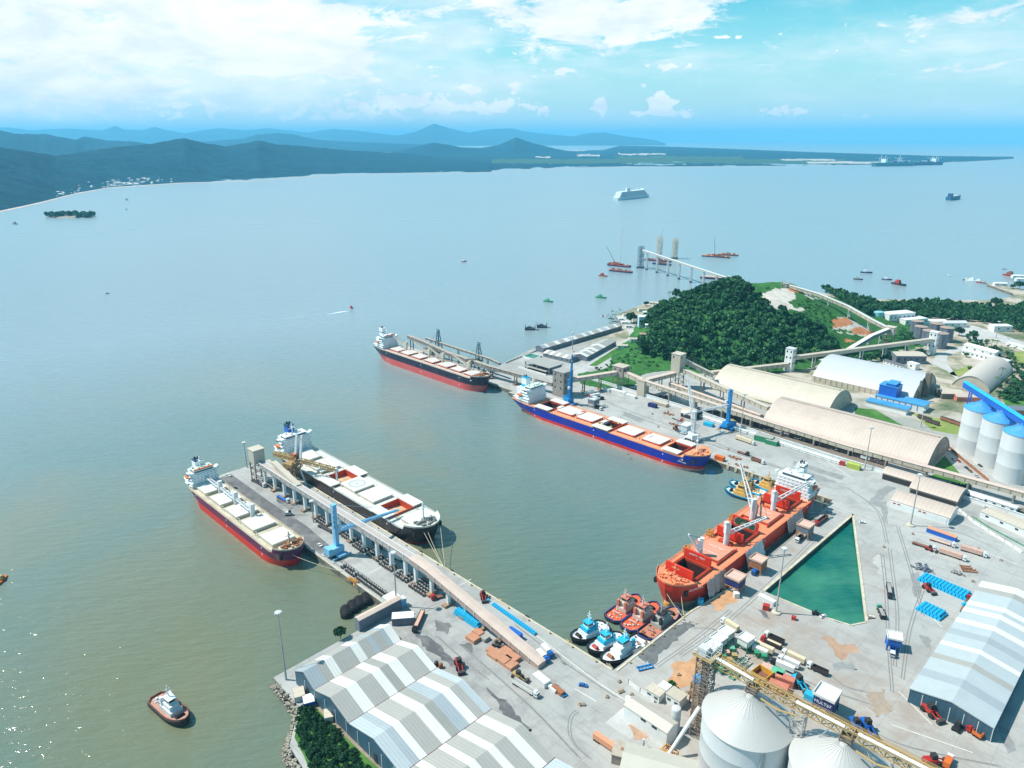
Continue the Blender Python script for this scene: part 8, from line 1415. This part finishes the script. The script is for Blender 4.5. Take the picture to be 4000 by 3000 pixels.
# the far dark car carrier and the two container ships at the far quay
def box_ship(rear, bow, L, B, D, hullm, label, kind):
    a, b = P(*rear, 0), P(*bow, 0); r = math.atan2(b[1] - a[1], b[0] - a[0]); t = thing('cargo_ship', label, 'cargo ship', (*a, 0), r); us = [i / 16 for i in range(17)]; hb = lambda u: B / 2 * (1 if u < .8 else max(.02, 1 - ((u - .8) / .2) ** 2)); m = MB()
    for s in (1, -1):
        o = len(m.v)
        for u in us: m.v += [(L * (.02 + u * .95), s * hb(u) * .9, -1), (L * u, s * hb(u), D + 4 * max(0, u - .8) * 5)]
        for i in range(16): f = (o + 2 * i, o + 2 * i + 1, o + 2 * i + 3, o + 2 * i + 2); m.f.append(f if s == 1 else f[::-1]); m.m.append(0)
    m.f.append((0, 1, 35, 34)); m.m.append(0)
    for p, q in zip(us, us[1:]): m.add([(L * p, -hb(p), D - .1), (L * q, -hb(q), D - .1), (L * q, hb(q), D - .1), (L * p, hb(p), D - .1)], [(0, 1, 2, 3)])
    m.build('hull', hullm, t)
    if kind == 'bulk': m = MB(); m.box(L * .16, 0, D, L * .10, B * .8, 14); m.build('deckhouse', mat('navy_house', (.03, .08, .16), .6, .2), t); m = MB(); m.box(L * .55, 0, D, L * .6, B * .8, 2.5); m.build('hatch_cover', mat('pale_deck2', (.5, .55, .5), .7, .1), t)
    else:
        m = MB(); m.box(L * .24, 0, D, 14, B * .9, 32); m.build('deckhouse', HOUSE, t); rr = random.Random(int(L))
        for k in range(9): m = MB(); m.box(L * (.34 + .065 * k), 0, D, L * .055, B * .9, rr.choice([8, 11, 14, 17])); m.build('container_stack', [mat('box_teal', (.05, .30, .30), .6, .2), mat('box_grey', (.35, .36, .38), .6, .2), mat('box_navy', (.04, .06, .16), .6, .2), mat('box_white', (.6, .6, .6), .6, .1)][k % 4], t)
box_ship((3702, 783), (3757, 776), 130, 22, 15, mat('teal_hull', (.02, .15, .24), .5, .2), 'dark teal cargo ship alone at anchor on the right of the bay', 'bulk')
box_ship((3410, 650), (3545, 648), 520, 60, 34, mat('green_hull', (.02, .14, .18), .5, .2), 'teal hulled container ship at the far quay, left of two', 'box'); box_ship((3675, 644), (3565, 646), 440, 55, 30, mat('navy_hull2', (.02, .05, .14), .5, .2), 'navy container ship at the far quay, right of two', 'box')
for i, px in enumerate([3440, 3456, 3512, 3640, 3655]):
    x, y = P(px, 641, 0); t = thing('quay_crane', 'tall pale gantry crane at the far container quay', 'crane', (x, y, 0), -.7, 'gantry cranes at the far quay'); m = MB()
    for a in (-14, 14):
        for b in (-12, 12): m.beam((a, b, 0), (a, b, 62), 4)
    m.build('leg', BODYW, t); m = MB(); m.beam((0, -60, 62), (0, 55, 62), 6, 5); m.beam((0, 0, 62), (0, 0, 90), 4); m.build('boom', BODYW, t)
# islet off the far left shore
x, y = P(277, 848, 0); t = thing('islet', 'small wooded islet off the far left shore', 'islet', (x, y, 0), .75); m = MB(); m.lathe([(95, -1), (80, 2), (50, 5), (5, 7)], n=20); m.v = [(a, b * .45, c) for a, b, c in m.v]; m.build('rock', ROCK, t)
leaf_mesh('foliage', [(a, b, 2 + 5 * max(0, 1 - abs(a) / 90), r, r * 1.2, _rs.uniform(-.2, .1)) for a, b, r in [(_rs.uniform(-75, 75), _rs.uniform(-26, 26), _rs.uniform(8, 14)) for _ in range(46)]], LEAF, TPL, t)
# far shore town: small pale houses between the trees
fh = None
for k in range(120):
    px = _rs.choice([_rs.uniform(0, 160), _rs.uniform(150, 480), _rs.uniform(420, 680), _rs.uniform(480, 620)]); sy = np.interp(px, [0, 150, 300, 420, 700], [828, 795, 757, 735, 716]); py = sy - abs(_rs.normal(0, 14)) - 4 - (px < 160) * _rs.uniform(0, 50)
    D0 = np.interp(px, [s[0] for s in SHORE], [d for _, d in shore_d(SHORE)]); D = D0 + (sy - py) * 14; x, y = Pd(px, D, 20); c, s = math.cos(PITCH), math.sin(PITCH); b = -(py - 1500) / FPX; z = H + D * (-s + b * c) / (c + b * s); x, y = Pd(px, D, z)
    if fh is None:
        m = MB(); m.box(0, 0, -14, 22, 14, 22); m.extr([(-8, 8.02), (8, 8.02), (0, 12)], (-11.5, 0, 0), (11.5, 0, 0)); fh = m.build('house', mat('town_white', (.62, .60, .58), .7, .15), None, None, loc=(x, y, z)); tag(fh, 'pale house of the town along the far left shore', 'house', 'houses of the far shore town')
    else: o = fh.copy(); COL.objects.link(o); o.location = (x, y, z); o.rotation_euler = (0, 0, _rs.uniform(0, 3)); q = _rs.uniform(.35, 1.1); o.scale = (q, q * _rs.uniform(.7, 1.2), q * .8)
# single trees
tree(2465, 1262, 17, 9, 'great round shade tree on the village shore', LEAF_DARK); tree(2640, 1178, 20, 7, 'tall dark tree standing above the wood edge by the village', LEAF_DARK, z=20); palm(2612, 1190, 17, 'palm at the top of the wood beside the tall dark tree', z=20); tree(2525, 1195, 8, 5, 'small tree among the headland cottages'); tree(2550, 1262, 8, 4.5, 'tree beside the tall blue house'); tree(3887, 1200, 17, 9, 'single dark tree at the water behind the shore wood', LEAF_DARK); tree(3980, 1128, 15, 9, 'round dark tree on the far spit', LEAF_DARK); tree(3953, 1128, 9, 5, 'smaller round tree on the far spit'); tree(3745, 1312, 13, 6, 'dark tree left of two beside the tank road', LEAF_DARK); tree(3800, 1328, 14, 7, 'rounded tree right of two beside the tank road'); tree(3775, 1395, 6, 3.5, 'small tree in the dry grass by the depot'); tree(3785, 1452, 7, 3.5, 'small lone tree on the dusty field'); tree(1330, 2492, 7, 3.8, 'bush like tree overhanging the water by the warehouse', LEAF_DARK, fine=True); tree(3158, 1722, 3, 1.5, 'small dark bush beside the white wall'); tree(2622, 2692, 5, 2.4, 'small green tree by the huts in front of the steel frame', LEAF_BRIGHT, fine=True); tree(3420, 1205, 12, 7, 'flat crowned tree at the wood gap', LEAF); tree(2330, 1445, 4, 2.5, 'dark bush beside the pipe compound'); tree(3440, 1380, 8, 5, 'bushy tree under the long white gallery')
pw = [(3850, 1345), (3868, 1352), (3885, 1362), (3902, 1372), (3920, 1386), (3936, 1402), (3950, 1418), (3962, 1436), (3905, 1475), (3925, 1492), (3885, 1505), (3945, 1520)]
for i, (px, py) in enumerate(pw): palm(px, py + 14, 11 + (i % 3) * 2, 'tall palm in the row beside the far road' if i < 8 else 'palm behind the small arched store', 'palms along the far road' if i < 8 else 'palms behind the arched store')
# far spit jetty
m = MB(); a, b = P(3826, 1104, 0), P(3905, 1118, 0); m.beam((*a, 2.4), (*b, 2.4), 3, .6)
for k in range(7): f = k / 6; m.cyl((a[0] + (b[0] - a[0]) * f, a[1] + (b[1] - a[1]) * f, -2), (a[0] + (b[0] - a[0]) * f, a[1] + (b[1] - a[1]) * f, 2.2), .5, n=6)
tag(m.build('jetty', GALV, None, (*b, 0)), 'thin jetty running out from the far spit', 'jetty')
# ---------------------------------------------------------------- marks worn and painted on the yards
TRK = mat('tyre_mark', (.225, .215, .205), .9, .25, .8); LINE = mat('road_paint', (.62, .61, .56), .8, .2, .8)
def strip(name, pts, w, m, z):                             # pts: pixels on the ground
    q = [Vector((*P(x, y), 0)) for x, y in pts]; out = []
    for i in range(len(q) - 1):                            # round the bends
        p0, p1, p2, p3 = q[max(0, i - 1)], q[i], q[i + 1], q[min(len(q) - 1, i + 2)]
        for k in range(6): t = k / 6; out.append(.5 * ((2 * p1) + (p2 - p0) * t + (2 * p0 - 5 * p1 + 4 * p2 - p3) * t * t + (3 * p1 - p0 - 3 * p2 + p3) * t ** 3))
    out.append(q[-1]); mb = MB()
    for a, b in zip(out, out[1:]):
        d = (b - a); 
        if d.length < .01: continue
        n = Vector((-d.y, d.x, 0)).normalized() * (w / 2); mb.add([(*(a - n).xy, z), (*(b - n).xy, z), (*(b + n).xy, z), (*(a + n).xy, z)], [(0, 1, 2, 3)])
    return struct(name, mb, m)
TR = [[(2250, 2775), (2225, 2800), (2220, 2860), (2245, 2910), (2300, 2960)], [(1560, 2430), (1620, 2400), (1680, 2370), (1730, 2350)], [(1800, 2520), (1880, 2590), (1960, 2660), (2100, 2790), (2260, 2960)], [(1700, 2480), (1800, 2570), (1900, 2650)], [(2010, 2440), (2100, 2510), (2250, 2620), (2400, 2720)], [(3240, 2635), (3300, 2680), (3380, 2700)], [(3470, 2140), (3480, 2220), (3500, 2400), (3490, 2600)], [(3440, 2160), (3455, 2300), (3465, 2500), (3480, 2700)], [(3500, 2050), (3560, 2250), (3600, 2400)], [(2700, 2450), (2800, 2460), (2950, 2540), (3150, 2660), (3400, 2750)], [(2650, 2560), (2780, 2470), (2900, 2370), (3050, 2230), (3200, 2080)], [(2560, 2600), (2700, 2500), (2850, 2380)], [(2350, 1560), (2500, 1620), (2700, 1690), (2900, 1770), (3200, 1880)], [(2420, 1600), (2650, 1690), (2850, 1760), (3050, 1830)], [(3300, 1900), (3420, 1990), (3460, 2120)], [(3600, 2300), (3550, 2450), (3520, 2650)], [(3380, 2840), (3500, 2900), (3650, 2940), (3900, 2990)], [(1300, 2160), (1420, 2250), (1520, 2320), (1620, 2400)], [(1240, 2150), (1340, 2225), (1440, 2300)], [(3620, 2060), (3750, 2080), (3900, 2150)]]
for i, t_ in enumerate(TR):
    strip('tyre_track', t_, .55, TRK, 4.014 + .001 * (i % 5)); strip('tyre_track', [(x + 11, y + 6) for x, y in t_], .55, TRK, 4.021 + .001 * (i % 5))
for i, t_ in enumerate([[(3510, 2700), (3640, 2830)], [(3480, 2830), (3800, 2940)], [(2560, 1660), (2760, 1735), (2990, 1815)], [(3230, 1800), (3330, 1870)], [(1440, 2240), (1500, 2210)], [(2245, 2690), (2330, 2740)], [(1790, 2290), (1840, 2262)], [(3560, 2080), (3740, 2120), (3990, 2210)], [(3630, 2000), (3800, 2060), (4010, 2150)], [(2080, 2470), (2300, 2640), (2450, 2740)], [(3650, 2420), (3680, 2450)]]): strip('lane_line', t_, .5, LINE, 4.03 + .001 * i)
for i, (poly, m_, a) in enumerate([([(3560, 2240), (3590, 2235), (3600, 2330), (3570, 2330)], WET2, .8), ([(3440, 1960), (3465, 1955), (3470, 2050), (3450, 2040)], WET2, .8), ([(2650, 1640), (2740, 1660), (2720, 1680), (2640, 1660)], WET2, 1.0), ([(2440, 1610), (2520, 1640), (2500, 1650), (2430, 1622)], WET2, 1.0), ([(2960, 2380), (2990, 2385), (3010, 2420), (2985, 2410)], WET, .6), ([(3410, 2180), (3440, 2170), (3460, 2260), (3430, 2240)], mat('scuffed_concrete', (.43, .42, .40), .9, .2, .3), 2), ([(3590, 2480), (3630, 2490), (3640, 2540), (3610, 2520)], WET2, .8), ([(1700, 2420), (1760, 2440), (1750, 2475), (1700, 2460)], ASPH, 1.0), ([(1900, 2680), (2000, 2760), (2080, 2850), (2040, 2850), (1950, 2770)], ASPH, 1.6), ([(1620, 2460), (1720, 2520), (1800, 2600), (1760, 2600), (1660, 2530)], ASPH, 1.6), ([(2450, 2830), (2520, 2820), (2560, 2880), (2480, 2890)], CLAY, .8), ([(2620, 2600), (2720, 2560), (2760, 2600), (2680, 2680), (2600, 2690)], mat('orange_dust', (.50, .27, .14)), 1.6), ([(3390, 2700), (3460, 2690), (3480, 2780), (3420, 2800)], mat('brown_dust', (.34, .27, .21), .95, .2, .3), 1.6), ([(3100, 1800), (3300, 1860), (3290, 1875), (3100, 1815)], WET2, .8)]): blotch('worn_patch', poly, m_, 4.010 + .0003 * i, 40 + i, amp=a)
# puffs of rubbish, pallets and cones lying about the yards
PAL = MB(); PAL.box(0, 0, 0, 1.6, 1.4, .9); PAL.box(.2, .1, .9, .9, .8, .5); p0 = None
for k in range(30):
    px, py, wh = [(R.uniform(3450, 3950), R.uniform(2080, 2300), 'the far yard'), (R.uniform(2450, 3050), R.uniform(1600, 1820), 'the main quay'), (R.uniform(2200, 2500), R.uniform(2640, 2760), 'the quay road'), (R.uniform(2640, 2780), R.uniform(2620, 2740), 'the store by the lattice tower')][k % 4]
    x, y = P(px, py); 
    if p0 is None: p0 = PAL.build('pallet_load', mat('pallet_wood', (.36, .27, .20), .9, .3, .8), None, None, loc=(x, y, 4.0)); tag(p0, 'small pallet load left on ' + wh, 'pallet', 'pallets left on ' + wh)
    else:
        o = p0.copy(); COL.objects.link(o); o.location = (x, y, 4.0); o.rotation_euler = (0, 0, R.uniform(0, 3)); o['label'] = 'small pallet load left on ' + wh; o['group'] = 'pallets left on ' + wh
# fences and hedge by the silos and sheds
def fence(label, pts, h, m_):
    q = [P(*p) for p in pts]; t = thing('fence', label, 'fence', (*q[0], 4)); m = MB()
    for a, b in zip(q, q[1:]):
        m.beam((*a, 4 + h / 2), (*b, 4 + h / 2), .15, h)
    m.build('fence_panel', m_, t, t.location); m = MB()
    for a, b in zip(q, q[1:]):
        n = max(1, int(math.dist(a, b) / 6))
        for i in range(n): m.box(a[0] + (b[0] - a[0]) * i / n, a[1] + (b[1] - a[1]) * i / n, 4, .3, .3, h + .4)
    m.build('fence_post', STEEL, t, t.location)
fence('long brown fence beside the silos and parked cars', [(3688, 1735), (3760, 1800), (3860, 1882)], 2.6, RUSTY); fence('white fence along the road behind the arched sheds', [(3735, 1985), (3800, 2040), (3990, 2160)], 1.8, WHITE); fence('green edged white fence below the parking row', [(3800, 2020), (3860, 2060), (4010, 2140)], .9, GREEN); fence('pale fence closing the striped shed yard', [(2150, 1355), (2100, 1370), (1975, 1420)], 1.6, LIGHTGREY); fence('low white barrier at the plant entrance', [(2455, 2670), (2500, 2705), (2555, 2745)], 2.2, WHITE)
it = [(x, y, z - .2, 1.5, 1.6, _rs.uniform(-.2, .2)) for x, y, z in scatter([(3780, 1940), (3850, 1962), (3850, 1972), (3780, 1950)], 2.2, flat) + scatter([(3940, 1985), (4010, 2010), (4010, 2022), (3940, 1997)], 2.2, flat) + scatter([(3650, 1880), (3790, 1898), (3790, 1908), (3650, 1892)], 2.4, flat)]
if it: tag(leaf_mesh('hedge_planting', it, LEAF_DARK, TPL), kind='stuff')
house(3870, 1968, 34, 6, -.1, 4, 'green edged low office beside the parked cars', BODYW, rise=.4, name='office', cat='office', win=6); house(3960, 2060, 40, 14, -.3, 5, 'pale flat roofed hall at the right picture edge', CREAM, rise=.6, name='hall', cat='hall', win=4); house(3820, 1955, 10, 7, -.1, 4, 'small white gate office between shed and hedge', WHITE, rise=.4, name='office', cat='office', win=2)
